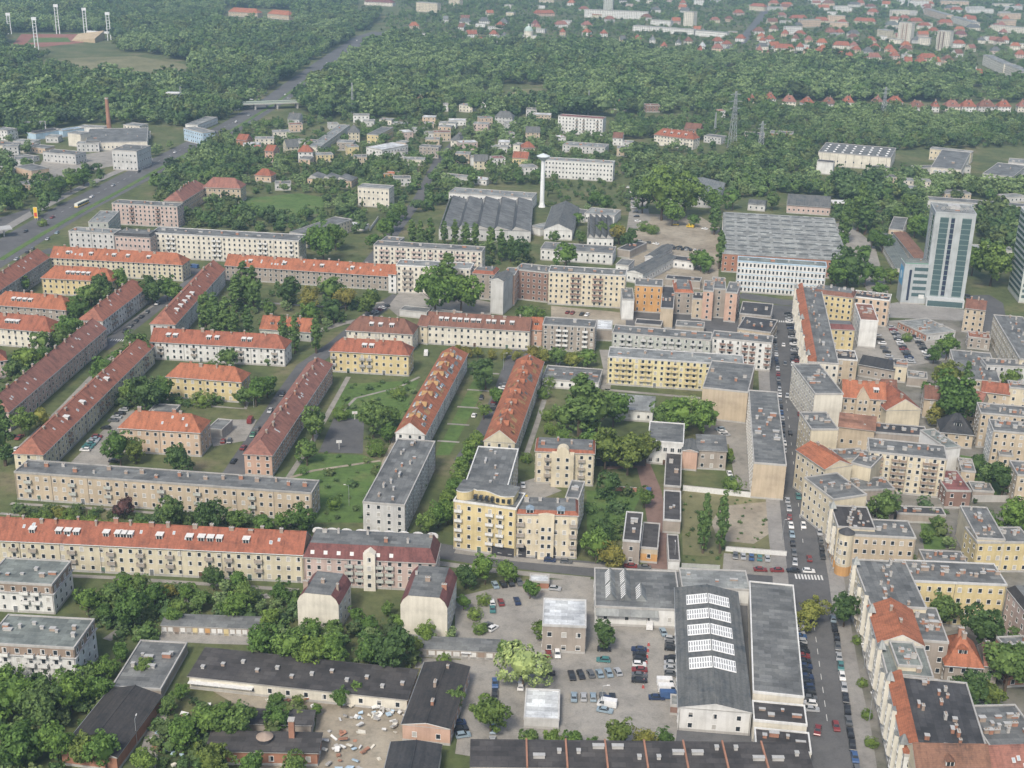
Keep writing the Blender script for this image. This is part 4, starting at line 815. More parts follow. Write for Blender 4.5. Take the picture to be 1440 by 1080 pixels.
B('T8d',"shed","long grey garage shed before the big poplars",'shed',(603,441),(645,445),8,3.5,'flat','greyl','lgrey',fl=0)
B('F26',"workshop","low grey roofed shed at the near edge of the sandy yard",I,(936,392),(985,396),8,4.5,'flat','greybr','dark',fl=0,vents=2)
B('F26b',"workshop","pale shed with grey roof beside the louvred workshop",I,(866,372),(884,374),14,5,'flat','white','grey',fl=1)
B('F26c',"workshop","long dark shed between louvred workshop and sandy yard",I,(868,350),(886,353),24,5,'flat','greybr','dark',fl=0,vents=2)
B('F26d',"shed","small flat kiosk roof in the lane under the tall trees",'shed',(886,268),(900,269),6,3.5,'flat','white','brown',fl=0)
B('F27',"shed","long low grey shed beside the field of the white office",'shed',(800,300),(822,303),16,5,'flat','greyl','grey',fl=0)
B('F27b',"shed","white flat shed in front of the ridged works hall",'shed',(745,318),(760,322),20,5,'flat','white','lgrey',fl=0)
B('C23',"tenement_wing","low grey roofed link wing behind the red roofed street house",H_,(1182,646),(1222,644),9,9,'flat','cream','grey',fl=1)
B('C23b',"tenement_wing","dark roofed rear wing beside the round green courtyard tree",H_,(1212,744),(1262,746),7,6,'flat','greybr','dark',fl=1)
B('C23c',"tenement_wing","brown roofed rear shed below the pale rear block",H_,(1240,548),(1262,549),8,6,'gable','tan','brown',fl=1)
B('C23d',"tenement_wing","grey roofed wing behind the tan five storey house",H_,(1405,640),(1425,642),12,8,'flat','tan','grey',fl=2)
B('C23e',"tenement_wing","red roofed low wing joining the tan houses by the frame edge",H_,(1380,550),(1420,555),8,7,'gable','tan','red',fl=2,chim=2)
# ---------------------------------------------------------------- particular parts of single buildings
GGL=plain('green_glass',(.07,.115,.12),.12,0,.6); BGL=plain('dark_blue_glass',(.03,.04,.07),.12,0,.6); PANEL=plain('grey_panel',(.46,.48,.48),.5)
def strip_glass(t,wall,Ld,f0,f1,z0,z1,mat,rows,cols=3):
    """a vertical strip of curtain wall; wall 'F' or 'L'"""
    b=MB(); g=MB(); a0,a1=f0*Ld,f1*Ld
    P=(lambda s,o,z:(s,-o,z)) if wall=='F' else (lambda s,o,z:(-o,s,z))
    def bx(m_,s0,s1,o0,o1,za,zb,mm): m_.hexa([P(s0,o0,za),P(s1,o0,za),P(s1,o1,za),P(s0,o1,za)],[P(s0,o0,zb),P(s1,o0,zb),P(s1,o1,zb),P(s0,o1,zb)],mm,None,True)
    bx(b,a0,a1,-.02,.06,z0,z1,mat)
    o=b.build('glass_strip',t)
    for i in range(rows+1):
        z=z0+(z1-z0)*i/rows; bx(g,a0,a1,.062,.14,z-.22,z+.22,plain('tower_mullion',(.16,.22,.21),.4))
    for i in range(cols+1):
        s=a0+(a1-a0)*i/cols; bx(g,s-.06,s+.06,.064,.16,z0,z1,PANEL)
    q=g.build('mullions',o); q['kind']='stuff'
t,L,D,h,_a=BL['TW']
for f0,f1,m_ in ((.13,.35,GGL),(.40,.50,BGL),(.67,.91,GGL)): strip_glass(t,'F',L,f0,f1,5.5,h-2.6,m_,15,1)
for f0,f1,m_ in ((.1,.42,GGL),(.55,.66,BGL)): strip_glass(t,'L',D,f0,f1,5.5,h-2.6,m_,15,1)
b=MB(); b.box(L*.05,-3.5,0,L*1.0,-.01,4.6,PANEL); b.box(L*.08,-3.62,.4,L*.96,-3.4,3.4,GGL); b.build('entrance_podium',t)
b=MB(); b.box(L*.36,D*.45,h,L*.66,D*.72,h+1.6,M_CAP); b.build('plant_room',t)
for i in range(5):
    b=MB(); b.cyl((0,0,0),(0,0,1.2),.12,.12,M_METAL,6); b.cyl((0,-.2,1.4),(0,.35,1.75),1.1,.15,M_WHITE,10); b.build('satellite_dish',t,(L*(.2+.15*i),D*(.2+.13*(i%3)),h))
t,L,D,h,_a=BL['TWa']
for i in range(5): 
    z0=4.5+i*3.6; b=MB(); b.box(L*.42,-.08,z0,L*.98,.02,z0+1.9,GGL); b.build('window_band',t)
b=MB(); b.box(L*.22,-.09,2,L*.32,.02,h-3,BGL); b.build('glass_strip',t)
b=MB(); b.box(-.1,D*.15,h*.45,.02,D*.85,h*.9,plain('mural_blue',(.12,.34,.55),.6)); b.cyl((-.11,D*.5,h*.68),(-.16,D*.5,h*.68),2.4,2.4,plain('mural_pale',(.5,.66,.75),.6),16); b.build('mural',t)
b=MB(); b.box(.4,.4,h+.36,L-.4,D-.4,h+.7,plain('green_rim',(.10,.28,.18)),rm_f('green')); b.build('roof_terrace',t)
b=MB(); b.box(L*.72,-.2,3.4,L*.95,-.1,5.6,M_WHITE); b.build('sign_panel',t)
# neighbouring pale tower cut by the frame edge
g0=G(1432,426); g1=G(1417,406.5); dd=g1-g0; Dp=dd.length; an=math.atan2(dd.y,dd.x)-math.pi/2
t=make_building('office_tower','tall pale green grey tower cut by the frame edge','office tower',(g0.x,g0.y),an,26,Dp,48,'flat',(.50,.53,.50),'lgrey',fl=0,para='white')
for i in range(14):
    b=MB(); z=3+i*3.2; b.box(-.09,.8,z,.02,Dp-.8,z+1.7,GGL); b.box(1,-.09,z,25,.02,z+1.7,GGL); b.build('window_band',t)
# hall with lattice roof lights
t,L,D,h,_a=BL['H1']; tn=math.tan(R(11)); LIT=plain('roof_light',(.80,.80,.78),.5)
for i in range(5):
    y0=D*(.27+.138*i); wd=D*.09
    for sgn in (-1,1):
        b=MB(); o=sgn
        xa=L*.16; xb=L*.5-.15
        X=(lambda x:x) if sgn<0 else (lambda x:L-x)
        Z=lambda x:h+x*tn+.33
        b.hexa([(X(xa),y0,Z(xa)),(X(xb),y0,Z(xb)),(X(xb),y0+wd,Z(xb)),(X(xa),y0+wd,Z(xa))],[(X(xa),y0,Z(xa)+.12),(X(xb),y0,Z(xb)+.12),(X(xb),y0+wd,Z(xb)+.12),(X(xa),y0+wd,Z(xa)+.12)],LIT)
        lt=b.build('roof_light',t); b=MB()
        n=9
        for k in range(n):
            for r in range(2):
                x0=xa+(xb-xa)*(k+.2)/n; x1=xa+(xb-xa)*(k+.72)/n; ya=y0+wd*(.08+.46*r); yb=ya+wd*.36
                b.face([(X(x0),ya,Z(x0)+.14),(X(x1),ya,Z(x1)+.14),(X(x1),yb,Z(x1)+.14),(X(x0),yb,Z(x0)+.14)],plain('lattice_pane',(.27,.28,.28),.3))
        q=b.build('panes',lt); q['kind']='stuff'
# workshop ridge lights
t,L,D,h,_a=BL['H3']
for r in range(2):
    for c in range(3):
        if r==1 and c==2: continue
        x=L*(.12+.18*c); y=D*(.18+.36*r); w,l=3.4,8
        b=MB(); b.hexa([(x,y,h+.02),(x+w,y,h+.02),(x+w,y+l,h+.02),(x,y+l,h+.02)],[(x+w*.48,y,h+2.2),(x+w*.52,y,h+2.2),(x+w*.52,y+l,h+2.2),(x+w*.48,y+l,h+2.2)],rm_f('lgrey'))
        rl=b.build('ridge_light',t); b=MB()
        for k in range(6):
            yy=y+.5+k*1.25; b.face([(x+w*.05,yy,h+.35),(x+w*.05,yy+.7,h+.35),(x+w*.42,yy+.7,h+2.05),(x+w*.42,yy,h+2.05)],LIT)
        q=b.build('panes',rl); q['kind']='stuff'
b=MB(); b.hexa([(.2,-1.6,h-2.2),(L*.74,-1.6,h-2.2),(L*.74,-.02,h-.5),(.2,-.02,h-.5)],[(.2,-1.6,h-2.05),(L*.74,-1.6,h-2.05),(L*.74,-.02,h-.35),(.2,-.02,h-.35)],rm_f('lgrey')); b.build('lean_to_roof',t)
# warehouse with roof lights
t,L,D,h,_a=BL['F19']
for r in range(4):
    for c in range(8):
        b=MB(); x=L*(.07+.12*c); y=D*(.12+.22*r); b.box(x,y,h,x+1.8,y+1.8,h+.5,LIT); b.build('roof_light',t)
for c in range(9):
    b=MB(); x=L*(c+.5)/9-.1; b.box(x,-.12,0,x+.2,.0,h-.5,M_DARK); b.build('wall_rib',t)
t,L,D,h,_a=BL['F20']
for i in range(3):
    b=MB(); b.cyl((0,0,0),(0,0,7.5),1.5,1.5,M_WHITE,14); b.cyl((0,0,7.5),(0,0,8.4),1.5,.3,M_METAL,14); b.build('silo',t,(4+i*3.4,-2,0))
# garage doors
for key,cols in (('X3',['white','white','brown','white','grey','yellow','white','orange','white','white','yellow','white','white','white','grey','white']),('X4',['greybr','grey','white','white','white','white','greyl','white','brown','white','white'])):
    t,L,D,h,_a=BL[key]; n=len(cols)
    for i,c in enumerate(cols):
        b=MB(); x=L*(i+.5)/n; w=L/n*.38; b.box(x-w,-.06,.05,x+w,.02,2.2,wm(c)); b.build('garage_door',t)
        b=MB(); x=L*(i+1)/n
    if key=='X4':
        b=MB(); b.box(L*.55,-.9,2.3,L*.66,-.05,2.42,M_WHITE); b.build('canopy',t)
# fire walls and cut-outs of the bottom row
t,L,D,h,_a=BL['H4']
for i in range(8):
    x=L*(.16+.118*i)
    if x>L-3: break
    b=MB(); s_=math.tan(R(4)); b.hexa([(x,-.5,h+.1),(x+.45,-.5,h+.1),(x+.45,D+.4,h+.1+D*s_),(x,D+.4,h+.1+D*s_)],[(x,-.5,h+.75),(x+.45,-.5,h+.75),(x+.45,D+.4,h+.75+D*s_),(x,D+.4,h+.75+D*s_)],M_BRICK); b.build('fire_wall',t)
    for k in range(2):
        xx=x+3.2+k*5; yy=D*(.35+.2*((i+k)%3)); link('roof_vent',vent_mesh([2.8,.9][(i+k)%2],1.0,.8,M_CONC),t,(xx,yy,h+.25+yy*s_))
    b=MB(); b.box(x-4.2,-1.0,h-3.2,x-.6,.02,h-.3,M_BRICK,rm_f('lgrey')); b.build('brick_bay',t)
# roof vents of the long workshop
t,L,D,h,_a=BL['X7']
for i in range(12):
    x=L*(i+.5)/12; y=D*(.3+.4*((i*7)%5)/5); link('roof_vent',vent_mesh(.9,.9,.7,[M_CONC,M_CHIM][i%2]),t,(x,y,h+.25+y*math.tan(R(4))))
b=MB(); b.box(0,-1.5,2.6,L*.3,-.02,2.8,M_WHITE); b.build('canopy',t)
t,L,D,h,_a=BL['X10']
b=MB(); b.box(-.7,-.7,0,.7,.7,9.5,M_BRICK); b.box(-.85,-.85,9.5,.85,.85,9.9,M_CONC); b.build('chimney',t,(L*.74,D*.8,0))
b=MB(); b.cyl((0,0,0),(0,0,1.2),2.0,2.0,M_DARK,14); b.cyl((0,0,1.2),(0,0,2.2),2.2,.4,M_CHIM,14); b.build('round_tank',t,(L*.5,D*.6,h+.3))
# yellow corner block: rounded penthouse; cream houses: gable bays
t,L,D,h,_a=BL['D3']
b=MB(); pts=[(2.5+3.2*math.cos(a),4.2-3.2*math.sin(a)) for a in [R(180-i*15) for i in range(13)]]
pts=pts+[(5.7+(L-7.5)*i/10, 2.8+1.3*math.sin(i/10*6.28)) for i in range(1,11)]+[(L-1.8,D-2.0),(-.4,D-2.0)]
pts=[(max(.4,x),y) for x,y in pts]
b.hexa([(x,y,h+.02) for x,y in pts],[(x,y,h+2.9) for x,y in pts],wm('yellow'),rm_f('grey')); b.build('penthouse',t)
b=MB(); cx=sum(p[0] for p in pts)/len(pts); cy=sum(p[1] for p in pts)/len(pts)
b.hexa([(cx+(x-cx)*1.03,cy+(y-cy)*1.05,h+2.91) for x,y in pts],[(cx+(x-cx)*1.03,cy+(y-cy)*1.05,h+3.25) for x,y in pts],M_WHITE,rm_f('grey')); b.build('penthouse_cornice',t)
for i in range(7):
    b=MB(); b.box(L*(.3+.09*i),1.2,h+.9,L*(.3+.09*i)+1.1,1.5+1.2,h+2.2,M_GLASS); b.build('window',t)
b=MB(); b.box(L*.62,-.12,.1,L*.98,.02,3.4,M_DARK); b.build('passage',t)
for key,f0,f1,tp in (('D5',.28,.66,15.5),('D4',.36,.62,16.6),('C8',.32,.62,15.2)):
    t,L,D,h,_a=BL[key]; b=MB(); x0,x1=L*f0,L*f1; z=h+.2
    if key=='D5':
        n=8; xm=(x0+x1)/2; r=(x1-x0)*.28
        prof=[(x0,0),(x1,0),(x1,z),(xm+r,z)]+[(xm+r*math.cos(R(180*i/n)),z+.3+r*math.sin(R(180*i/n))) for i in range(n+1)]+[(xm-r,z),(x0,z)]
        b.hexa([(p[0],-2.2,p[1]) for p in prof],[(p[0],1.5,p[1]) for p in prof],wm('cream'),None,True)
    else:
        xm=(x0+x1)/2; prof=[(x0,0),(x1,0),(x1,z),(xm,tp+(1.5 if key=='C8' else 0)),(x0,z)]
        b.hexa([(p[0],-1.3,p[1]) for p in prof],[(p[0],3.0,p[1]) for p in prof],wm('cream' if key!='C8' else 'tan'),None,True)
    bay=b.build('gable_bay',t); yy=-2.2 if key=='D5' else -1.3
    for k in range(4):
        for fx in (.3,.7): link('window',win_mesh(1.25,1.5),bay,(x0+(x1-x0)*fx,yy,1.2+k*3.1))
t,L,D,h,_a=BL['D4']
for f in (.05,.53): 
    b=MB(); x=L*f; b.box(x,-.1,0,x+2.6,.02,3.3,M_DARK); b.cyl((x+1.3,-.1,3.3),(x+1.3,.02,3.3),1.3,1.3,M_DARK,14); b.build('arched_gate',t)
for f in (.22,.72):
    link('dormer',dormer_mesh(2.4,1.7,1.6,M_WHITE,rm_f('blue'),'g'),t,(L*f,.1,h-.2))
t,L,D,h,_a=BL['C14']
b=MB(); b.cyl((1.0,1.0,3.4),(1.0,1.0,h+.5),2.5,2.5,wm('cream'),18); rc_=b.build('rounded_corner',t)
for k in range(3):
    for a_ in (-80,-45,-10): link('window',win_mesh(1.0,1.6),rc_,(1.0+2.5*math.sin(R(a_)),1.0-2.5*math.cos(R(a_)),4.6+k*3.3),R(a_))
b=MB(); b.cyl((1.0,1.0,0),(1.0,1.0,3.38),2.55,2.55,wm('orange'),18); b.build('corner_shop_front',t)
b=MB(); b.cyl((1.0,1.0,h+.52),(1.0,1.0,h+2.2),2.7,.2,rm_f('dark'),18); b.build('corner_roof_cap',t)
# scalloped rear parapet of the maroon block
t,L,D,h,_a=BL['Z1']
for i in range(9):
    b=MB(); x=L*(i+.5)/9; w=L/9*.4
    prof=[(x-w,h+2.6),(x+w,h+2.6)]+[(x+w*math.cos(R(180*k/6)),h+3.4+1.0*math.sin(R(180*k/6))) for k in range(7)]
    b.hexa([(p[0],D-1.3,p[1]) for p in prof],[(p[0],D-.9,p[1]) for p in prof],M_WHITE,None,True); b.build('scalloped_parapet',t)
for i in range(7):
    b=MB(); x=L*(.03+.1*i); sl=R(60); b.box(-.6,-.05,-.6,.6,.05,.6,M_WHITE); o=b.build('skylight',t,(x+1.5,.5,h+1.6)); o.rotation_euler=(-R(23),0,0)
b=MB(); prof=[(L*.46,0),(L*.55,0),(L*.55,h+2.6),(L*.505,h+3.8),(L*.46,h+2.6)]
b.hexa([(p[0],-1.6,p[1]) for p in prof],[(p[0],2.5,p[1]) for p in prof],wm('ivory'),None,True); o=b.build('stair_tower',t)
for k in range(4): link('window',win_mesh(1.25,1.5),o,(L*.505,-1.6,1.4+3*k))
# roof boxes and slanted patches of the two diagonal blocks
PATCH=tile_mat((.42,.26,.12))
for key in ('D1','D2'):
    t,L,D,h,_a=BL[key]; tn=math.tan(R(38)); rnd=random.Random(3)
    for i in range(7):
        a=L*(.1+.125*i)
        b=MB(); n=5
        pr=[(-1.5,h+D*.36*tn),(0,h+D/2*tn+.35),(1.5,h+D*.36*tn)]
        b.hexa([(a+p[0],D*.3,p[1]+.28) for p in pr],[(a+p[0],D*.7,p[1]+.28) for p in pr],PATCH if key=='D1' else rm_t('orange'),None,True); b.build('cross_gable',t)
        for s_ in (.2,.74):
            for k in range(2):
                if key=='D1':
                    b=MB(); b.box(-.9,-.5,0,.9,.5,.5,M_WHITE,rm_f('blue')); o=b.build('roof_box',t,(a+3+k*2.1-2,D*(s_+.03),h+min(s_,1-s_)*D*tn+.35))
                    o.rotation_euler=(R(38 if s_<.5 else -38),0,0)
for key in ('D1','D2'):
    t,L,D,h,_a=BL[key]; tn=math.tan(R(38)); rnd=random.Random(9)
    for i in range(40):
        a=L*rnd.uniform(.05,.9); f=rnd.uniform(.06,.34); w=rnd.uniform(1.5,4.6); l=rnd.uniform(1.0,2.2); s_=rnd.choice((0,0,1)); y=D*f
        b=MB(); Y=(lambda v:v) if not s_ else (lambda v:D-v)
        b.face([(a,Y(y),h+y*tn+.31),(a+w,Y(y),h+y*tn+.31),(a+w,Y(y+l),h+(y+l)*tn+.31),(a,Y(y+l),h+(y+l)*tn+.31)],rnd.choice([PATCH,rm_f('lgrey'),M_CAP,rm_f('grey')] if key=='D1' else [PATCH,rm_f('grey'),rm_t('brown'),PATCH])); b.build('roof_patch',t)
# saloon: mural-like graffiti band is part of the shop front
# flue and wavy bits: white flared tower
g=G(762,291); t=empty('water_tower',g); tag(t,'slender white concrete tower with flared mushroom top','tower')
b=MB(); N=18
def lathe(b,prof,m_,n=18):
    for i in range(len(prof)-1):
        (r0,z0),(r1,z1)=prof[i],prof[i+1]
        for k in range(n):
            a0,a1=6.2832*k/n,6.2832*(k+1)/n
            b.face([(r0*math.cos(a0),r0*math.sin(a0),z0),(r0*math.cos(a1),r0*math.sin(a1),z0),(r1*math.cos(a1),r1*math.sin(a1),z1),(r1*math.cos(a0),r1*math.sin(a0),z1)],m_)
hh=h_from((762,218),(762,291))
lathe(b,[(2.6,0),(2.0,1.8),(1.6,4),(1.5,15),(1.35,hh-5),(1.4,hh-4.2)],plain('white_concrete',(.70,.72,.72),.8)); b.build('shaft',t)
b=MB(); lathe(b,[(1.4,hh-4.2),(2.4,hh-3),(4.6,hh-1.0),(4.7,hh-.6),(2.2,hh+.5),(.3,hh+1.2),(0.01,hh+1.25)],plain('mushroom_top',(.55,.60,.62),.7)); b.build('flared_head',t)
# brick chimney
g=G(154,186); hh=h_from((152,137),(154,186)); t=empty('factory_chimney',g); tag(t,'tall round red brick factory chimney','chimney')
b=MB(); lathe(b,[(2.2,0),(1.7,hh*.6),(1.45,hh),(1.0,hh)],M_BRICK,14); b.build('shaft',t); b=MB(); lathe(b,[(1.65,hh-1.2),(1.7,hh-1.1),(1.7,hh-.2),(1.3,hh-.1)],M_CONC,14); b.build('crown_ring',t)
def lattice(name,label,cat,base,top,w0,w1,arms=(),mat=None,n=8,r=.22):
    g=G(*base); hh=h_from(top,base); t=empty(name,g,.3); tag(t,label,cat); m_=mat or M_METAL
    for sx in (-1,1):
        for sy in (-1,1):
            b=MB(); b.cyl((sx*w0,sy*w0,0),(sx*w1,sy*w1,hh),r,r*.7,m_,5); b.build('leg',t)
    b=MB()
    for i in range(n):
        z0,z1=hh*i/n,hh*(i+1)/n; a0=w0+(w1-w0)*i/n; a1=w0+(w1-w0)*(i+1)/n
        c0=[(-a0,-a0,z0),(a0,-a0,z0),(a0,a0,z0),(-a0,a0,z0)]; c1=[(-a1,-a1,z1),(a1,-a1,z1),(a1,a1,z1),(-a1,a1,z1)]
        for k in range(4): b.cyl(c0[k],c1[(k+1)%4],r*.55,r*.55,m_,4); b.cyl(c0[(k+1)%4],c1[k],r*.55,r*.55,m_,4)
    q=b.build('bracing',t); q['kind']='stuff'
    for f,l in arms:
        b=MB(); z=hh*f; b.cyl((-l,0,z+.3),(0,0,z+1.2),r*.6,r,m_,4); b.cyl((l,0,z+.3),(0,0,z+1.2),r*.6,r,m_,4); b.cyl((-l,0,z),(l,0,z),r,r,m_,4); b.build('cross_arm',t)
    return t
lattice('power_pylon','tall steel lattice pylon with three cross arms above the white block','pylon',(1029,209),(1034,128),3.2,.5,((.7,5),(.82,6.5),(.94,5)))
lattice('power_pylon','slim green grey lattice pylon among the villa trees','pylon',(1241,167),(1245,122),2.4,.4,((.8,3.5),(.92,4)))
lattice('power_pylon','small lattice pylon beside the cream dark roofed house','pylon',(1069,213),(1067,170),2.4,.4,((.75,4),(.88,3.5)))
lattice('radio_mast','thin lattice mast at the suburb edge under the wood','mast',(496,168),(494,116),1.3,.4)
lattice('radio_mast','thin lattice mast beside the control tower hut','mast',(256,162),(254,121),1.3,.5)
lattice('radio_mast','thin pale mast behind the white red roofed block','mast',(827,162),(827,127),.9,.3)
lattice('radio_mast','short thin mast behind the brown roofed house','mast',(1005,187),(1005,158),.9,.3)
FLW=plain('floodlight_white',(.70,.72,.72),.5)
for i,(x,y,yt) in enumerate(((14,48,18),(52,70,24),(82,48,6),(121,49,11),(154,57,17),(55,16,-3))):
    g=G(x,y); hh=h_from((x-(y-yt)*.08,yt),(x,y)); t=empty('floodlight_mast',g,.2)
    tag(t,['leftmost white twin pole floodlight mast of the stadium','white floodlight mast standing in front of the stadium pitch','white floodlight mast behind the stadium pitch','white floodlight mast behind the yellow stand','rightmost white floodlight mast of the stadium beside the wood','far white floodlight mast rising from the wood'][i],'floodlight mast','stadium floodlights')
    for sx in (-1,1):
        b=MB(); b.cyl((sx*2.2,0,0),(sx*2.0,0,hh),.75,.55,FLW,6); b.build('pole',t)
    b=MB()
    for k in range(7): z=hh*(.3+.1*k); b.box(-2,-.2,z,2,.2,z+.4,FLW)
    b.box(-3.2,-.5,hh-4,3.2,.5,hh,FLW); b.build('lamp_frame',t)
t=empty('grandstand',G(122,58)); tag(t,'yellow sloping grandstand of the distant stadium','grandstand')
b=MB(); sc_=1/scale_at(G(122,58)); w=30*sc_; b.hexa([(-w*.7,0,0),(w*.6,-20,0),(w*.6,25,0),(-w*.7,30,0)],[(-w*.7,0,1),(w*.6,-20,6),(w*.6,25,13),(-w*.7,30,7)],wall_mat((.45,.36,.24))); b.build('seating',t)
b=MB(); b.hexa([(-w*.3,30,9),(w*.9,18,9),(w*.9,28,9),(-w*.3,40,9)],[(-w*.3,30,11),(w*.9,18,11),(w*.9,28,11),(-w*.3,40,11)],M_WHITE); b.build('roof',t)
# control hut on legs by the mast
t=empty('signal_tower',G(246,160)); tag(t,'white control hut on a stalk beside the wood','signal tower')
hh=h_from((246,136),(246,160)); b=MB(); b.cyl((0,0,0),(0,0,hh),1.6,1.6,M_CONC,10); b.build('stalk',t); b=MB(); b.box(-5,-3,hh,5,3,hh+3.5,M_WHITE); b.box(-5.1,-3.1,hh+1.2,5.1,3.1,hh+2.4,M_GLASS); b.box(-6.5,-4.2,hh+3.5,6.5,4.2,hh+4.3,M_WHITE); b.build('cabin',t)
# overpass
a0,a1=G(318,155),G(428,151); d=a1-a0; an=math.atan2(d.y,d.x); t=empty('overpass_bridge',(a0.x,a0.y,0),an); Lb=math.hypot(d.x,d.y); tag(t,'concrete road bridge crossing the dual carriageway','bridge')
b=MB(); b.box(0,-6,5.2,Lb,6,6.2,M_CONC,ASPH); b.build('deck',t)
for s_ in (-6,5.7): b=MB(); b.box(0,s_,6.2,Lb,s_+.3,7.3,plain('bridge_rail',(.38,.45,.38))); b.build('parapet',t)
for f in (.1,.36,.64,.9): b=MB(); b.box(Lb*f-.8,-5,0,Lb*f+.8,5,5.2,M_CONC); b.build('pier',t)
# domed church
t=empty('domed_church',G(743,56)); tag(t,'pale domed church standing above the wood','church')
k=1/scale_at(G(743,56)); r=6.2*k
b=MB(); b.box(-r*1.9,-r*1.3,0,r*1.9,r*1.3,7,wm('ivory'),rm_f('lgrey')); b.build('nave',t)
b=MB(); lathe(b,[(r*1.05,7),(r*1.05,13),(r*1.15,13.3),(r*1.0,13.6)],wm('ivory'),20); b.build('drum',t)
b=MB(); lathe(b,[(r*math.cos(R(q)),13.6+r*1.05*math.sin(R(q))) for q in (0,15,30,45,60,75,86)],plain('copper_dome',(.36,.45,.40),.6),20); b.build('dome',t)
b=MB(); b.cyl((0,0,13.6+r),(0,0,13.6+r*1.5),1.2,.9,M_WHITE,8); b.build('lantern',t)
for i in range(8):
    b=MB(); b.cyl((-r*1.7+i*r*.48,-r*1.5,0),(-r*1.7+i*r*.48,-r*1.5,6.5),.8,.8,M_WHITE,8); b.build('column',t)
# totem, billboards, canopy, hoops
def panel(name,label,cat,base,w,h0,h1,mat,rz=0,mat2=None):
    t=empty(name,G(*base),rz); tag(t,label,cat)
    for s_ in (-.3,.3): b=MB(); b.cyl((w*s_,.2,0),(w*s_,.2,h0+.3),.16,.16,M_METAL,6); b.build('post',t)
    b=MB(); b.box(-w/2,-.12,h0,w/2,.18,h1,M_WHITE); b.build('frame',t)
    b=MB(); b.box(-w/2+.15,-.16,h0+.15,w/2-.15,-.12,h1-.15,mat); b.build('panel',t)
    if mat2: b=MB(); b.box(-w/2+.4,-.2,h0+(h1-h0)*.15,w/2-.4,-.16,h0+(h1-h0)*.5,mat2); b.build('poster_stripe',t)
panel('totem_sign','tall yellow totem sign at the petrol station','sign',(51,309),2.6,1,8.5,plain('sign_yellow',(.72,.48,.03)),0,plain('sign_red',(.55,.06,.04)))
panel('billboard','white and blue advertising column beside the tree lined street','billboard',(484,392),3.4,2,9,M_WHITE,0,plain('sign_blue',(.08,.30,.60)))
panel('billboard','smaller blue advertising board near the white slab','billboard',(454,392),3.2,1.5,7,plain('sign_blue',(.08,.30,.60)),0,M_WHITE)
panel('billboard','white roadside billboard by the overpass','billboard',(331,160),9,4,8.5,M_WHITE)
panel('billboard','small red and white board on a pole by the overpass','billboard',(308,163),5,6,9,M_WHITE,0,plain('sign_red',(.55,.06,.04)))
t=empty('petrol_canopy',G(10,332),.5); tag(t,'pale flat canopy of the petrol station','canopy'); b=MB(); b.box(-14,-5,5,3,5,5.6,M_CAP); b.build('canopy',t)
for x in (-9,-2): b=MB(); b.box(x,-.4,0,x+.8,.4,5,M_CAP); b.build('column',t)
t=empty('loading_canopy',G(1185,294)); tag(t,'thin white loading canopy beside the pink warehouse','canopy'); b=MB(); b.box(-9,-5,5,9,5,5.6,M_WHITE); b.build('canopy',t)
for x in (-7,7): b=MB(); b.cyl((x,0,0),(x,0,5),.25,.25,M_METAL,6); b.build('column',t)
for lab,p,rz in (('basketball hoop at the near end of the ball court',(477,632),.15),('basketball hoop at the far end of the ball court',(499,590),3.3)):
    t=empty('basketball_hoop',G(*p),rz); tag(t,lab,'basketball hoop')
    b=MB(); b.cyl((0,0,0),(0,0,3.2),.12,.1,M_WHITE,8); b.build('post',t); b=MB(); b.box(-1.1,.3,2.6,1.1,.42,3.8,M_WHITE); b.build('backboard',t)
    b=MB(); 
    for k in range(10): a0,a1=.628*k,.628*(k+1); b.cyl((.23*math.cos(a0),.7+.23*math.sin(a0),3.05),(.23*math.cos(a1),.7+.23*math.sin(a1),3.05),.03,.03,plain('hoop_red',(.5,.1,.05)),4)
    b.build('hoop',t)
# heaps of scrap
for (x,y,n,sp,lab) in ((470,1062,45,9,'broken boards and bricks strewn over the dirt yard'),(405,985,30,7,'dumped planks before the long black workshop'),(530,990,95,9,'white scrap sheets heaped beside the black barn'),(245,1045,40,7,'pale rubble heaped beside the corrugated barn')):
    g=G(x,y); b=MB(); rnd=random.Random(x)
    for i in range(n):
        cx,cy=g.x+rnd.gauss(0,sp*.6),g.y+rnd.gauss(0,sp*.9); w,l=rnd.uniform(.5,2.4),rnd.uniform(.4,1.4); z=rnd.uniform(.05,1.0); a=rnd.uniform(0,3.1)
        u=Vector((math.cos(a),math.sin(a),rnd.uniform(-.3,.3)))*w/2; v=Vector((-math.sin(a),math.cos(a),rnd.uniform(-.3,.3)))*l/2; c=Vector((cx,cy,z))
        q=[c-u-v,c+u-v,c+u+v,c-u+v]; b.hexa(q,[p+Vector((0,0,rnd.uniform(.06,.5))) for p in q],rnd.choice([M_WHITE,M_WHITE,M_CONC,M_BRICK,wm('ivory'),wm('blue')]))
    o=b.build('rubble'); o['kind']='stuff'; o['label']=lab; o['category']='rubble'
for i in range(8):
    g=G(912-i*1.1,908+i*8.5); t=empty('red_barrier',g); tag(t,'red plastic barrier standing in the car park row','barrier','red barriers in the car park')
    b=MB(); b.hexa([(-.38,-.26,0),(.38,-.26,0),(.38,.26,0),(-.38,.26,0)],[(-.2,-.12,1.0),(.2,-.12,1.0),(.2,.12,1.0),(-.2,.12,1.0)],plain('barrier_red',(.36,.07,.06))); b.build('body',t); b=MB(); b.cyl((0,0,1.0),(0,0,1.15),.1,.1,M_WHITE,6); b.build('cap',t)
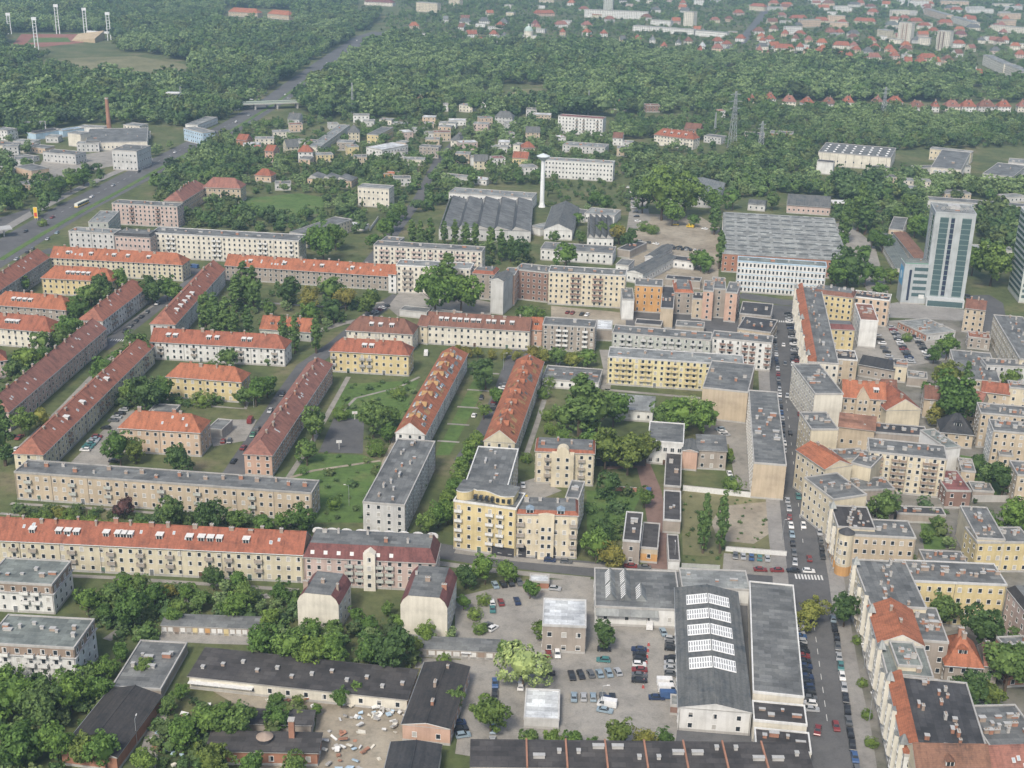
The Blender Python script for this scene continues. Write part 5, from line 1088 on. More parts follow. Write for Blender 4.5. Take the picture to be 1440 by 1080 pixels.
# garden walls
def fence(label,p0,p1,h,mat,cat='wall',name='garden_wall'):
    a,c=G(*p0),G(*p1); d=c-a; L=math.hypot(d.x,d.y); t=empty(name,a,math.atan2(d.y,d.x)); tag(t,label,cat)
    b=MB(); b.box(0,-.12,-.2,L,.12,h,mat); b.build('panel',t); b=MB(); b.box(0,-.18,h+.003,L,.18,h+.1,M_CONC); b.build('coping',t)
fence('white garden wall along the back of the building plot',(960,690),(1058,700),2.2,M_WHITE)
fence('low white hoarding between plot and corner parking',(1020,775),(1106,782),1.8,M_WHITE)
fence('white hoarding with green posters along the cross street',(958,800),(1012,803),2,wm('greygr'))
fence('concrete wall behind the walled garden',(1366,706),(1420,706),2.6,M_CONC)
fence('curved white wall beside the sports hall lane',(520,325),(532,308),2,M_WHITE)
fence('brick wall beside the red lane lawn',(865,690),(895,692),1.8,M_BRICK)
fence('grey wall behind the white works yard',(838,655),(908,655),3,M_DARK)
# ---------------------------------------------------------------- distant towers, slabs and clinic
FT='far apartment tower'
B('A1',"clinic_block","long white five storey clinic slab near the horizon",'clinic',(822,13.5),(911,17),14,15,'flat','white','lgrey',base=(911,28),fl=5,vents=4)
B('A2',"clinic_tower","white clinic tower rising beside the long clinic slabs",'tower block',(962,16),(975.5,17),14,28,'flat','ivory','lgrey',base=(962,38),fl=9,vents=2)
B('A3',"clinic_block","low white clinic wing with bands of windows left of its tower",'clinic',(890,36),(976,42),14,9,'flat','white','lgrey',fl=3)
B('A4',"clinic_block","white flat wing right of the clinic tower",'clinic',(978,43),(1022,46.5),16,8.5,'flat','white','green',fl=2)
B('A5',"clinic_block","short white wing behind the clinic slabs",'clinic',(915,28),(943,30),12,9,'flat','white','lgrey',fl=3)
B('A6',"tower_block","pale green glass tower block behind the clinic",'tower block',(849,-1),(862,-.5),14,24,'flat','greygr','lgrey',fl=8)
B('A7',"tower_block","tall white and brown tower block among the far villas",'tower block',(1264.5,31),(1282.5,32.5),12,33,'flat','ivory','lgrey',base=(1264.5,59),fl=11,ws=2.7,bal=[.3,.7],balc='salmon')
B('A8',"tower_block","tall cream tower block with red stripe among the far villas",'tower block',(1319,43),(1337,44.5),13,32,'flat','ivory','lgrey',base=(1319,71),fl=11,ws=2.7,bal=[.2,.5],balc='redbr')
B('A9',"apartment_block","small pale box block between the two tower blocks",T,(1292,53),(1308,54),14,11,'flat','ivory','green',fl=4)
B('A10',"apartment_block","cream block beside the tall white tower block",T,(1234,41),(1247,43),14,13,'flat','pale','lgrey',fl=5)
B('A10b',"apartment_block","low white green roofed block at the tower block foot",T,(1251,55),(1268,56),14,7,'flat','ivory','green',fl=2)
B('A11',"slab_block","long cream slab stepping down at the right frame edge",T,(1383,77),(1412,90),12,14,'flat','ivory','lgrey',fl=5)
B('A12',"slab_block","nearer long cream slab running off the right frame edge",T,(1414,90),(1446,103),12,14,'flat','ivory','lgrey',fl=5)
B('A13',"slab_block","far cream slab high at the right frame edge",T,(1393,35),(1450,40),12,11,'flat','ivory','lgrey',fl=4)
B('A14',"slab_block","far peach slab above the tower blocks",T,(1300,12),(1332,21),12,12,'flat','peach','lgrey',fl=4)
B('A15',"slab_block","far pale slab right of the peach slab",T,(1338,23),(1369,32),12,11,'flat','ivory','lgrey',fl=4)
B('A16',"tower_block","white tower block cut by the top frame edge",'tower block',(1262,-8),(1273,-7.5),12,22,'flat','white','lgrey',fl=7)
B('A17',"apartment_block","cream block cut by the top frame edge beside the white tower",T,(1292,-3),(1311,-2),14,12,'flat','pale','lgrey',fl=4)
B('A18',"apartment_block","tan block with shop row at the top frame edge",T,(1324,1),(1363,2),14,10,'flat','peach','lgrey',fl=4)
B('A19',"tower_block","pale beige tower block high in the wood beside the road",'tower block',(585,3),(615,5),13,17,'flat','cream','lgrey',fl=6)
B('A20',"tower_block","second beige tower block half cut by the top edge",'tower block',(631,-4),(646,-3),13,16,'flat','cream','lgrey',fl=6)
B('A21',"apartment_block","yellowish block at the top edge beside the far road",T,(1054,8),(1075,9.5),13,9,'hip','pale','red',fl=3)
B('A22',"apartment_block","pale block at the top edge above the clinic tower",T,(976,0),(990,.5),13,11,'flat','white','lgrey',fl=4)
B('A23',"school","wide orange roofed school complex in the far wood",'school',(321,16),(362,18.5),16,8,'hip','tan','orange',fl=2)
B('A24',"school","orange roofed school wing right of the school complex",'school',(376,19),(406,21.5),16,8,'hip','tan','orange',fl=2)
B('A25',"villa","white manor with dull red roof at the top frame edge",'house',(512,2),(552,4),14,7,'hip','ivory','maroon',fl=2)
# ---------------------------------------------------------------- villas and small houses
VR='villas in a row at the foot of the wood'
vx=[(1084,146),(1109,150),(1137,152),(1165,153),(1192,151),(1235,150),(1260,151),(1289,158),(1315,157),(1339,157),(1362,157),(1387,157),(1412,157),(1438,157)]
ordw=['first','second','third','fourth','fifth','sixth','seventh','eighth','ninth','tenth','eleventh','twelfth','thirteenth','fourteenth']
for i,(x,y) in enumerate(vx):
    w=[14,19,15,19,16,12,19,22,10,21,20,23,18,14][i]
    house('villa','white villa with red hip roof, %s from the left in the villa row'%ordw[i],'villa',x,y+1,w,11,6.2,'hip',['white','ivory','white','greyl'][i%4],['red','dred','red','brown'][i%4],random.Random(i).uniform(-14,14),VR,fl=2,chim=2,pitch=46,dorm=[.5],dkind='g')
far=[ # x, y of wall foot, width px, walls, roof, type
(766,23,30,'salmon','red','hip'),(752,38,10,'pink','maroon','hip'),(790,39,18,'white','dred','hip'),(797,35,14,'greyl','lgrey','flat'),(791,50,8,'peach','red','hip'),(795,61,13,'greyl','grey','hip'),(812,62,14,'white','dred','hip'),
(831,61,12,'peach','red','hip'),(850,52,9,'white','red','hip'),(876,61,8,'yellow','grey','gable'),(897,60,11,'peach','red','hip'),(918,61,7,'white','lgrey','hip'),(933,70,9,'peach','red','hip'),(953,65,7,'white','grey','hip'),(969,63,11,'ivory','brown','hip'),(987,70,9,'white','white','hip'),
(985,76,6,'white','red','hip'),(1008,73,15,'peach','dred','hip'),(1011,63,14,'white','red','hip'),(1040,59,13,'white','red','hip'),(1072,62,9,'white','red','hip'),(1068,76,9,'peach','dred','hip'),(1078,82,7,'white','brown','hip'),(1060,86,6,'brick','brown','hip'),
(1087,45,12,'ivory','brown','hip'),(1105,35,16,'greyl','grey','flat'),(1124,30,25,'ivory','red','hip'),(1155,33,20,'cream','red','hip'),(1084,60,11,'white','red','hip'),(1103,52,10,'peach','red','hip'),(1118,59,10,'white','brown','hip'),(1127,53,15,'white','red','hip'),
(1137,61,11,'peach','dred','hip'),(1103,73,28,'ivory','red','hip'),(1124,71,10,'white','red','hip'),(1122,84,9,'ivory','grey','gable'),(1134,77,9,'peach','red','hip'),(1153,80,12,'ivory','red','gable'),(1155,65,15,'white','orange','hip'),(1183,69,24,'ivory','red','hip'),
(1145,88,20,'pink','red','hip'),(1185,84,27,'yellow','red','hip'),(1205,75,11,'peach','red','hip'),(1212,87,9,'salmon','orange','hip'),(1229,86,20,'ivory','dred','hip'),(1232,72,12,'white','red','hip'),(1250,74,13,'peach','red','hip'),(1259,84,12,'pink','red','hip'),
(1277,92,11,'ivory','red','gable'),(1305,87,26,'salmon','red','hip'),(1202,52,16,'ivory','grey','hip'),(1170,48,14,'tan','brown','hip'),(1225,62,14,'peach','red','hip'),(1193,16,10,'white','lgrey','flat'),(1169,22,12,'white','lgrey','flat'),(1215,34,30,'pale','red','hip'),
(1255,39,18,'ivory','green','hip'),(1289,34,20,'salmon','red','hip'),(1305,38,14,'ivory','lgrey','flat'),(1181,96,10,'white','lgrey','gable'),(1220,97,8,'tan','red','hip'),(1240,98,14,'pink','red','hip'),(1264,99,12,'tan','red','hip'),(1377,110,16,'ivory','red','hip'),(1368,97,10,'white','lgrey','flat'),
(1392,58,16,'white','lgrey','flat'),(1412,61,12,'white','red','hip'),(1432,68,22,'ivory','lgrey','flat'),(1351,53,16,'pink','maroon','hip'),(1330,36,20,'salmon','red','hip'),(1369,43,18,'ivory','grey','hip'),(1434,82,14,'pink','red','hip'),(1421,25,16,'white','white','flat'),(1412,10,30,'ivory','grey','flat'),
(1090,15,24,'greyl','grey','flat'),(1150,4,24,'white','lgrey','flat'),(1230,2,30,'greyl','grey','flat'),(1040,22,14,'pink','red','hip'),(960,8,9,'white','red','hip'),(940,3,11,'pink','dred','hip'),(899,3,10,'white','lgrey','flat'),(1008,5,15,'greyl','lgrey','flat'),(770,4,20,'cream','lgrey','flat'),(715,12,12,'greyl','grey','flat'),
(583,41,13,'peach','orange','hip'),(590,54,20,'white','lgrey','flat'),(627,32,7,'white','lgrey','gable'),(654,35,16,'white','grey','hip'),(681,34,14,'white','grey','hip'),(707,36,12,'greyl','grey','hip'),(664,53,15,'white','red','gable'),(693,53,11,'white','red','hip'),(673,61,12,'peach','red','hip'),(700,60,12,'white','lgrey','hip'),
(432,26,18,'greyl','grey','hip'),(468,30,10,'pink','maroon','gable'),(465,5,10,'cream','lgrey','flat'),(592,150,13,'tan','brown','hip'),(655,158,20,'ivory','lgrey','flat'),(682,153,12,'white','brown','flat'),(627,157,7,'white','lgrey','flat'),(760,149,16,'pink','brown','hip'),(747,164,15,'greyl','grey','flat'),
(872,155,18,'white','brown','hip'),(918,158,20,'redbr','brown','flat'),(1056,149,15,'ivory','red','hip'),(1014,166,12,'white','red','flat')]
for i,(x,y,w,wc,rc,ty) in enumerate(far):
    cw={'white':'white','ivory':'ivory','peach':'peach','salmon':'salmon','pink':'pink','greyl':'pale grey','grey':'grey','tan':'tan','yellow':'yellow','brick':'brick','cream':'cream','pale':'pale yellow','redbr':'red brown'}[wc]
    cr={'red':'red','dred':'dull red','orange':'orange','maroon':'maroon','brown':'brown','grey':'grey','lgrey':'pale grey','white':'white','green':'green grey'}[rc]
    zone='beside the distant clinic' if 720<x<1030 and y<60 else 'at the wood edge below the clinic' if 720<x<1085 and y<=100 else 'in the far villa quarter' if x>=1030 and y<=112 else 'along the railway below the wood' if y>112 else 'in the wood beside the far road'
    house('villa' if ty!='flat' else 'house','%s walled house with %s %s roof %s'%(cw,cr,{'hip':'hip','flat':'flat','gable':'gable'}[ty],zone),'house',x,y,w,11,(5.5 if ty!='flat' else 7),ty,wc,rc,random.Random(i*3).uniform(-25,25),'distant villas and houses',fl=2,pitch=44,chim=1)
sub=[ # suburb between the carriageway and the works: x, y, width, height, wall, roof, type
(372,205,26,6,'ivory','lgrey','flat'),(397,195,24,6,'ivory','lgrey','flat'),(417,186,18,7,'peach','brown','flat'),(430,207,30,5,'greyl','grey','flat'),(379,228,14,9,'salmon','red','gable'),(362,217,10,6,'pink','red','flat'),(457,228,24,6,'yellow','lgrey','flat'),(497,220,16,8,'yellow','lgrey','flat'),(507,233,18,7,'tan','grey','flat'),
(582,233,30,5,'ivory','lgrey','flat'),(560,222,20,5,'greyl','grey','flat'),(603,222,28,9,'greybr','grey','flat'),(608,209,20,8,'tan','lgrey','flat'),(622,199,24,8,'tan','brown','flat'),(625,189,18,7,'peach','lgrey','flat'),(605,195,16,5,'white','lgrey','flat'),(590,188,22,4,'greyl','lgrey','flat'),(629,181,24,5,'white','lgrey','flat'),
(676,188,21,9,'pink','lgrey','flat'),(684,181,18,10,'peach','grey','flat'),(650,232,20,9,'tan','lgrey','flat'),(659,217,26,10,'pink','white','flat'),(667,234,10,7,'white','lgrey','flat'),(676,242,20,9,'pale','grey','gable'),(702,233,18,6,'white','maroon','flat'),(702,215,24,5,'greyl','lgrey','flat'),(718,200,12,8,'white','lgrey','flat'),(726,217,10,8,'ivory','grey','flat'),
(731,236,22,8,'yellow','red','gable'),(743,219,18,7,'pink','red','hip'),(749,200,20,9,'tan','grey','gable'),(719,185,14,8,'greyl','lgrey','flat'),(560,180,20,4,'greyl','lgrey','flat'),(542,176,18,5,'ivory','lgrey','flat'),(518,178,16,5,'greyl','lgrey','flat'),(604,180,12,4,'tan','lgrey','flat'),(875,220,16,7,'tan','grey','flat'),(882,210,14,6,'greyl','lgrey','flat'),(868,205,14,7,'white','brown','gable'),(791,201,10,5,'white','white','flat'),
(370,256,24,5,'peach','red','hip'),(398,268,22,5,'greyl','grey','flat'),(566,262,24,6,'greyl','grey','flat'),(548,252,18,4,'orange','orange','flat'),(672,260,26,4,'white','white','flat'),(640,258,40,5,'greyl','lgrey','flat'),(340,210,16,8,'brick','red','gable'),(353,213,22,6,'white','white','flat'),(470,182,14,5,'greyl','lgrey','flat')]
for i,(x,y,w,hh,wc,rc,ty) in enumerate(sub):
    cw={'white':'white','ivory':'ivory','peach':'peach','salmon':'salmon','pink':'pink','greyl':'pale grey','greybr':'grey brown','tan':'tan','yellow':'yellow','brick':'brick','pale':'pale yellow','orange':'orange'}[wc]
    cr={'red':'red','orange':'orange','maroon':'maroon','brown':'brown','grey':'grey','lgrey':'pale grey','white':'white'}[rc]
    zone='near the dual carriageway' if x<450 else 'in the middle of the garden suburb' if x<640 else 'beyond the tree lined street' if x<760 else 'near the white office slab'
    house('suburb_house','%s suburban house with %s %s roof %s'%(cw,cr,ty,zone),'house',x,y,w,10,hh,ty,wc,rc,random.Random(i*5).choice([-12,-6,0,8,18,-20]),'houses of the garden suburb',fl=max(1,int(hh/3)),vents=1 if ty=='flat' else 0)
_r=random.Random(21); _taken=[(f[0]+f[3]/2*math.cos(f[2]),f[1]+f[3]/2*math.sin(f[2])) for f in FOOT]
def extra(n,x0,x1,y0,y1,ymax,zone,group,near,walls,roofs,wpx,kinds,hts):
    made=0; tries=0
    while made<n and tries<n*30:
        tries+=1; x=_r.uniform(x0,x1); y=_r.uniform(y0,y1)
        if y>ymax(x): continue
        g=G(x,y)
        if any((g.x-a)**2+(g.y-b_)**2<near*near for a,b_ in _taken): continue
        if any(inpoly1(c,g.x,g.y) for c in CLEAR): continue
        _taken.append((g.x,g.y)); made+=1
        wc,cw=_r.choice(walls); rc,cr=_r.choice(roofs); ty=_r.choice(kinds); hh=_r.choice(hts)
        if ty!='flat' and rc in('lgrey','white'): rc,cr='grey','grey'
        if ty=='flat' and rc in('red','dred','brown','orange'): rc,cr='lgrey','pale grey'
        house('villa' if ty!='flat' else 'house','%s house with %s %s roof %s'%(cw,cr,ty,zone),'house',x,y,_r.uniform(*wpx),_r.uniform(9,13),hh,ty,wc,rc,_r.uniform(-30,30),group,fl=max(1,int(hh/2.9)),pitch=42,chim=1 if ty!='flat' else 0)
def inpoly1(c,x,y):
    ins=False; j=len(c)-1
    for i in range(len(c)):
        if (c[i][1]>y)!=(c[j][1]>y) and x<(c[j][0]-c[i][0])*(y-c[i][1])/(c[j][1]-c[i][1]+1e-12)+c[i][0]: ins=not ins
        j=i
    return ins
_W=[('white','white'),('ivory','ivory'),('white','white'),('pale','pale yellow'),('peach','peach'),('greyl','pale grey'),('pink','pink')]; _R=[('red','red'),('dred','dull red'),('orange','orange'),('brown','brown'),('lgrey','pale grey')]
extra(95,1020,1445,-8,104,lambda x:84+(x-1060)*.06,'amid the far villa quarter','distant villas and houses',19,_W,_R,(9,17),['hip','hip','hip','gable','flat'],[5.5,6,7])
extra(14,1080,1445,-8,50,lambda x:60,'among the far pale blocks','distant pale blocks',34,[('white','white'),('ivory','ivory'),('greyl','pale grey'),('peach','peach')],[('lgrey','pale grey'),('green','green grey'),('white','white')],(18,38),['flat'],[9,11,13])
extra(30,640,1020,0,66,lambda x:62,'beside the far wood','distant villas and houses',24,_W,_R,(8,14),['hip','gable','flat'],[5.5,6])
extra(16,345,770,172,250,lambda x:258,'deep in the garden suburb','houses of the garden suburb',15,_W+[('tan','tan'),('greybr','grey brown')],[('lgrey','pale grey'),('grey','grey'),('brown','brown'),('red','red'),('white','white')],(14,26),['flat','flat','flat','gable','hip'],[5,6,7,9])
extra(14,0,215,182,268,lambda x:268-x*.25,'among the works by the brick chimney','works buildings by the carriageway',22,[('ivory','ivory'),('greyl','pale grey'),('peach','peach'),('white','white')],[('lgrey','pale grey'),('grey','grey')],(16,40),['flat'],[4,5,7,9])
extra(9,1140,1440,240,285,lambda x:285,'along the works tracks under the tree belt','works buildings by the tracks',26,[('ivory','ivory'),('greyl','pale grey'),('tan','tan')],[('lgrey','pale grey'),('grey','grey')],(20,50),['flat'],[4,5,6])
# ---------------------------------------------------------------- trees
GREENS=[(0.081,0.149,0.040),(0.102,0.185,0.044),(0.135,0.222,0.050),(0.113,0.179,0.061),(0.161,0.240,0.054)]
LEAF={'r':leaf_mat('leaf_green',GREENS),'p':leaf_mat('leaf_poplar',[(0.098,0.168,0.054),(0.132,0.205,0.061)]),'w':leaf_mat('leaf_willow',[(0.285,0.365,0.148),(0.325,0.405,0.180)]),
 'y':leaf_mat('leaf_yellowish',[(0.102,0.162,0.041),(0.133,0.179,0.045),(0.153,0.185,0.045)]),'d':leaf_mat('leaf_dark',[(0.059,0.109,0.036),(0.076,0.131,0.043)]),'s':leaf_mat('leaf_shrub',[(0.108,0.185,0.044),(0.168,0.240,0.057)]),
 'u':leaf_mat('leaf_purple',[(0.096,0.048,0.050),(0.108,0.055,0.054)]),'b':leaf_mat('leaf_brownish',[(0.228,0.203,0.054),(0.204,0.230,0.057)])}
def crown_arrays(rng,shape,nclump,nleaf,leaf):
    """unit height tree crown; returns verts, quads"""
    cz,rx,rz=({'round':(.60,.43,.40),'wide':(.58,.52,.42),'pop':(.54,.115,.46),'shrub':(.45,.62,.5),'con':(.5,.2,.5)})[shape]
    ph=rng.random((6,3))*6.28; fr=rng.integers(1,4,(6,3))
    P=[]
    nl_=rng.integers(5,9); LB=[]
    for _ in range(nl_):
        q=rng.normal(size=3); q/=np.linalg.norm(q); LB.append((q*rng.uniform(.25,.62),rng.uniform(.38,.62)))
    k=0
    while k<nclump:
        d=rng.normal(size=3); d/=np.linalg.norm(d)
        rr=rng.uniform(.5,1.0)**.5
        lump=1+.16*sum(math.sin(fr[i,0]*d[0]*3+ph[i,0])*math.sin(fr[i,1]*d[1]*3+ph[i,1])*math.cos(fr[i,2]*d[2]*2+ph[i,2]) for i in range(6))/1.5
        p=np.array([d[0]*rx,d[1]*rx,d[2]*rz])*rr*lump
        if shape in('round','wide'):
            lc,lr=LB[rng.integers(len(LB))]; pp=lc+d*lr*rr; p=np.array([pp[0]*rx,pp[1]*rx,pp[2]*rz])*1.08
        if shape=='pop': taper=1-.55*max(0,d[2])**2; p[:2]*=taper*rng.uniform(.7,1.1)
        p[2]+=cz
        if p[2]<.1 and shape!='shrub': continue
        if p[2]<.03: p[2]=.05
        P.append((p,d)); k+=1
    V=[];F=[]
    cr=(.27 if shape!='pop' else .55)*rx
    for p,d in P:
        cr_=cr*rng.uniform(.65,1.15)
        for j in range(nleaf):
            q=rng.normal(size=3); q/=np.linalg.norm(q)
            if q@d<-.35: q=-q
            c=p+q*cr_*np.array([1,1,.8])*rng.uniform(.55,1.0)
            n=q*.8+d*.35+rng.normal(size=3)*.55+np.array([0,0,.35]); n/=np.linalg.norm(n)
            a=np.cross(n,rng.normal(size=3)); a/=np.linalg.norm(a)+1e-9; b=np.cross(n,a)
            s=leaf*rng.uniform(.6,1.25); i=len(V)
            V+= [c-a*s-b*s*.7,c+a*s-b*s*.55,c+a*s*.8+b*s*.7,c-a*s*.9+b*s*.6]; F.append((i,i+1,i+2,i+3))
    return V,F,(cz,rx,rz)
def core_faces(cz,rx,rz,k,rng,V,F,shape):
    n,mr=8,5; base=len(V); ring=[]
    for j in range(1,mr):
        t=math.pi*j/mr
        for i in range(n):
            a=6.2832*i/n; f=k*rng.uniform(.85,1.1); V.append(np.array([rx*f*math.sin(t)*math.cos(a),rx*f*math.sin(t)*math.sin(a),max(.04,cz+rz*f*math.cos(t))]))
    for j in range(mr-2):
        for i in range(n): F.append((base+j*n+i,base+j*n+(i+1)%n,base+(j+1)*n+(i+1)%n,base+(j+1)*n+i))
    F.append(tuple(base+i for i in range(n))); F.append(tuple(base+(mr-2)*n+i for i in range(n)))
def crown_mesh(shape,mat,seed,nclump,nleaf,leaf,core=.55):
    rng=np.random.default_rng(seed); V,F,(cz,rx,rz)=crown_arrays(rng,shape,nclump,nleaf,leaf); core_faces(cz,rx,rz,core,rng,V,F,shape)
    me=bpy.data.meshes.new('crown'); me.from_pydata([tuple(map(float,v)) for v in V],[],F); me.materials.append(mat); me.update(); return me
def trunk_mesh(shape,seed):
    def f():
        b=MB(); rnd=random.Random(seed); top=.5 if shape!='pop' else .85
        b.cyl((0,0,-.02),(.01,0,top*.5),.028,.02,M_TRUNK,7); b.cyl((.01,0,top*.5),(0,.01,top),.02,.008,M_TRUNK,6)
        for i in range(5):
            a=6.28*i/5+rnd.random(); z=top*rnd.uniform(.4,.75); l=.27 if shape!='pop' else .07
            b.cyl((0,0,z),(l*math.cos(a),l*math.sin(a),z+.2),.012,.004,M_TRUNK,5)
        return b.mesh('trunk')
    return cached(('tr',shape,seed%3),f)
SH={'r':'round','p':'pop','w':'wide','y':'round','d':'round','s':'shrub','u':'round','b':'wide'}
CROWN={}
for kd,nv in (('r',5),('p',3),('w',2),('y',3),('d',3),('s',3),('u',1),('b',2)):
    sh=SH[kd]
    CROWN[kd]=[crown_mesh(sh,LEAF[kd],100+i*7+ord(kd),85 if sh!='pop' else 70,26,.030 if sh!='pop' else .020) for i in range(nv)]
KN={'r':('broadleaf_tree','green broadleaf tree'),'p':('poplar_tree','slim upright poplar'),'w':('willow_tree','pale silvery willow'),'y':('broadleaf_tree','yellow green tree'),'d':('broadleaf_tree','dark green tree'),'s':('shrub','rounded green shrub'),'u':('plum_tree','dark purple leaved tree'),'b':('broadleaf_tree','brownish green tree')}
TREES=[]
def tree(x,y,r,kd='r',hpx=None):
    """x,y: photo point of the trunk foot, r: crown half-width in photo px"""
    g=G(x,y); s=scale_at(g); rnd=random.Random(int(x*31+y))
    sh=SH[kd]; rx={'round':.43,'wide':.52,'pop':.115,'shrub':.62}[sh]
    r*=1.16 if sh!='pop' else 1.0
    w=r/s
    H=w/rx/1.02
    if hpx: H=hpx*1.15/s
    sx=w/(rx*H*1.08)
    if sh=='pop': sx=max(.7,min(1.5,sx))
    nm,lb=KN[kd]
    t=empty(nm,g,rnd.uniform(0,6.28)); t.scale=(H*sx,H*sx,H)
    link('trunk',trunk_mesh(sh,int(x)),t); link('crown',rnd.choice(CROWN[kd]),t)
    size='tall' if H>13 else 'small' if H<6.5 else ''
    TREES.append((t,g,lb,size,x)); 
TL="""70,282,10 85,276,11 100,270,10 118,262,11 25,292,11 8,296,12 60,318,6s 1152,470,6s 1275,480,7s 1240,770,9 1225,775,9s 1318,745,9 1310,730,8s 380,885,14 245,880,12 600,905,13 625,935,10s 560,890,12 520,895,12 470,905,14 440,900,14 200,840,14 175,840,14 335,835,14 395,850,14 120,905,14 205,950,12 240,1005,13 255,985,11 390,1000,12 420,990,8s 15,745,10s 45,740,11s 330,750,14 370,755,14 395,748,12 125,868,17 158,858,17 190,885,23 218,858,16 150,878,13 262,850,13 300,830,15d 332,872,18 347,852,15 282,862,14 252,868,12 240,845,12b 365,930,23 411,938,25 441,942,22 472,936,20 520,938,20 552,948,28d 500,880,11 546,868,9 585,925,12y
655,828,15d 682,822,18 712,820,14 652,858,10 735,968,33w 762,902,13y 848,915,17d 690,1032,26y 642,1000,14 20,1018,32 62,1025,28 102,1002,25 140,990,19 30,1078,30 82,1070,25 122,1078,20y 152,958,15 172,932,12 8,985,22 62,985,18d 150,1085,24
262,1058,24 300,1045,26 340,1042,22 392,1032,18 205,1090,18 300,1100,24y 352,1100,20 412,1100,18 445,1008,8 480,995,12 502,985,11 745,1058,14 775,1060,16 806,1060,14 833,1062,12 872,1055,19y 905,1055,18b 932,1052,12
1140,884,23b 1186,882,20d 1320,882,22 1378,920,28d 1412,975,34 1356,1010,28d 1336,1025,20 1434,912,14 1388,1000,20y 1243,742,21 1338,600,26 1320,598,18b 1392,690,18 1372,672,13d 1408,700,19d 1425,758,25 1398,755,12 1300,765,9 1212,790,12s 1240,792,12s 1275,793,10s
795,612,18 815,618,28p90 838,614,27 862,600,22 850,662,24y 882,668,26y 907,655,18y 830,650,20 792,632,13 930,612,18 955,612,22 986,612,22 968,598,20w 856,702,16d 905,715,12y 838,792,20 862,800,20b 845,770,16d 988,778,8p80 1012,778,8p82 1030,692,14s 1026,650,8 
602,755,15 616,742,15 626,722,14 636,705,14 645,690,14 652,672,13 658,655,12 664,640,11 672,630,11 683,548,18d 698,572,12 648,705,12 630,738,14 440,622,20 432,655,15 525,615,22 546,602,14 530,640,13s 548,625,12 424,752,18 240,742,18 295,752,20d 175,730,13u 255,672,20d 170,655,20 192,652,16y 205,582,22d 232,572,16 188,570,16 285,572,13s 360,572,16 376,560,14 345,572,12 35,614,16 58,600,14b 8,655,12p85 62,738,12s 100,742,15s 130,748,15s 160,750,12s 200,752,12s 85,735,12b
40,525,16 65,515,12 18,535,12 100,484,18 110,458,16 130,440,18 147,424,16d 86,492,13 172,412,14 215,428,16d 236,424,14 246,428,12 150,545,18 192,512,18 175,520,14 35,412,9 62,500,14 290,470,9p55 303,474,9p56 318,474,9p52 345,436,10p60 358,440,9p58 332,440,9p48 400,492,7p44 415,497,7p48 445,497,7p48 350,478,7p44 330,476,7p40
405,432,17d 436,437,17b 466,432,17 486,437,16b 470,455,14d 521,445,14y 377,450,11 437,458,13 380,512,9s 322,522,14 300,522,9s 455,370,22 472,352,16 440,352,12 540,338,12 552,326,12 562,310,10 525,352,10 612,444,26 648,442,25 630,424,18p60 795,382,16 742,462,14 757,458,10
748,508,11b 765,512,12b 785,516,12 806,518,12b 826,518,12 642,500,8b 656,503,8b 672,504,8b 692,506,8b 712,506,8b 728,508,8b 580,350,6p36 592,354,6p38 605,350,6p38 625,345,5p30 640,345,5p32 655,350,6p34 668,350,5p34 690,360,6p38 705,368,6p40 718,368,5p34 870,345,14b 884,352,12d 866,335,9 930,310,28 903,300,22 962,306,24 945,318,14 905,325,8s 918,329,8s 975,320,8 985,382,13 1335,595,28 1305,568,14 1225,350,11 1240,356,12 1215,375,12 1252,400,10 1236,420,10 1262,318,12 1275,300,12 1030,296,12 1085,296,10 1000,300,14 850,300,10 835,290,9 780,345,8 815,345,8 990,382,10 1011,378,6p50 1004,330,7p44 996,385,10 728,372,14d 846,335,9 812,318,8
1190,404,22d 1174,408,16 1216,404,14 1232,402,12 1186,342,9p54 1178,355,12 1206,325,10p60 1216,330,10p50 1392,402,27 1366,388,18 1330,506,14 1312,512,10 1332,558,20y 1356,558,7p45 1420,552,14 1302,342,16 1285,335,14 755,405,9 680,590,9 705,598,9 770,590,10s 775,610,10s 765,560,9s 772,545,9s 740,650,8s 560,560,10s 480,590,11s 400,700,12s 470,715,10s 535,700,12s 590,690,8s 1075,470,8 745,842,12 680,850,9s 675,890,10s 668,870,10s 710,930,12 1205,905,7s 1212,965,7s 1218,1010,8s 1225,1050,9s"""
import re
for tok in TL.split():
    mt=re.match(r'(-?\d+),(-?\d+),(\d+)([a-z])?(\d+)?$',tok); x,y,r,kd,hp=mt.groups(); tree(int(x),int(y),int(r),kd or 'r',int(hp) if hp else None)
# ---------------------------------------------------------------- woods, hedges and garden thickets
def inpoly(P,poly):
    x,y=P[:,0],P[:,1]; ins=np.zeros(len(P),bool); n=len(poly); j=n-1
    for i in range(n):
        xi,yi=poly[i]; xj,yj=poly[j]
        c=((yi>y)!=(yj>y))&(x<(xj-xi)*(y-yi)/(yj-yi+1e-12)+xi); ins^=c; j=i
    return ins
FARM={}
tcol=bpy.data.collections.new('tree_kinds')
for nm,shape,mat,seed,nc,nl,lf in (('a','round',leaf_mat('wood_green',[(0.048,0.082,0.039),(0.155,0.198,0.072),(0.076,0.135,0.053),(0.102,0.177,0.058),(0.131,0.208,0.064),(0.097,0.159,0.074),(0.149,0.219,0.079)]),1,42,15,.055),('b','wide','wood_green',2,42,15,.055),('c','round','wood_green',3,40,15,.055),('d','wide',leaf_mat('wood_pale',[(0.190,0.268,0.112),(0.228,0.314,0.142)]),4,42,15,.05),('e','shrub','wood_green',5,30,12,.07),('f','pop','wood_green',6,30,14,.03)):
    m_=MATS[mat] if isinstance(mat,str) else mat
    o=bpy.data.objects.new('tree_kind_'+nm,crown_mesh(shape,m_,seed,nc,nl,lf,.62)); tcol.objects.link(o)
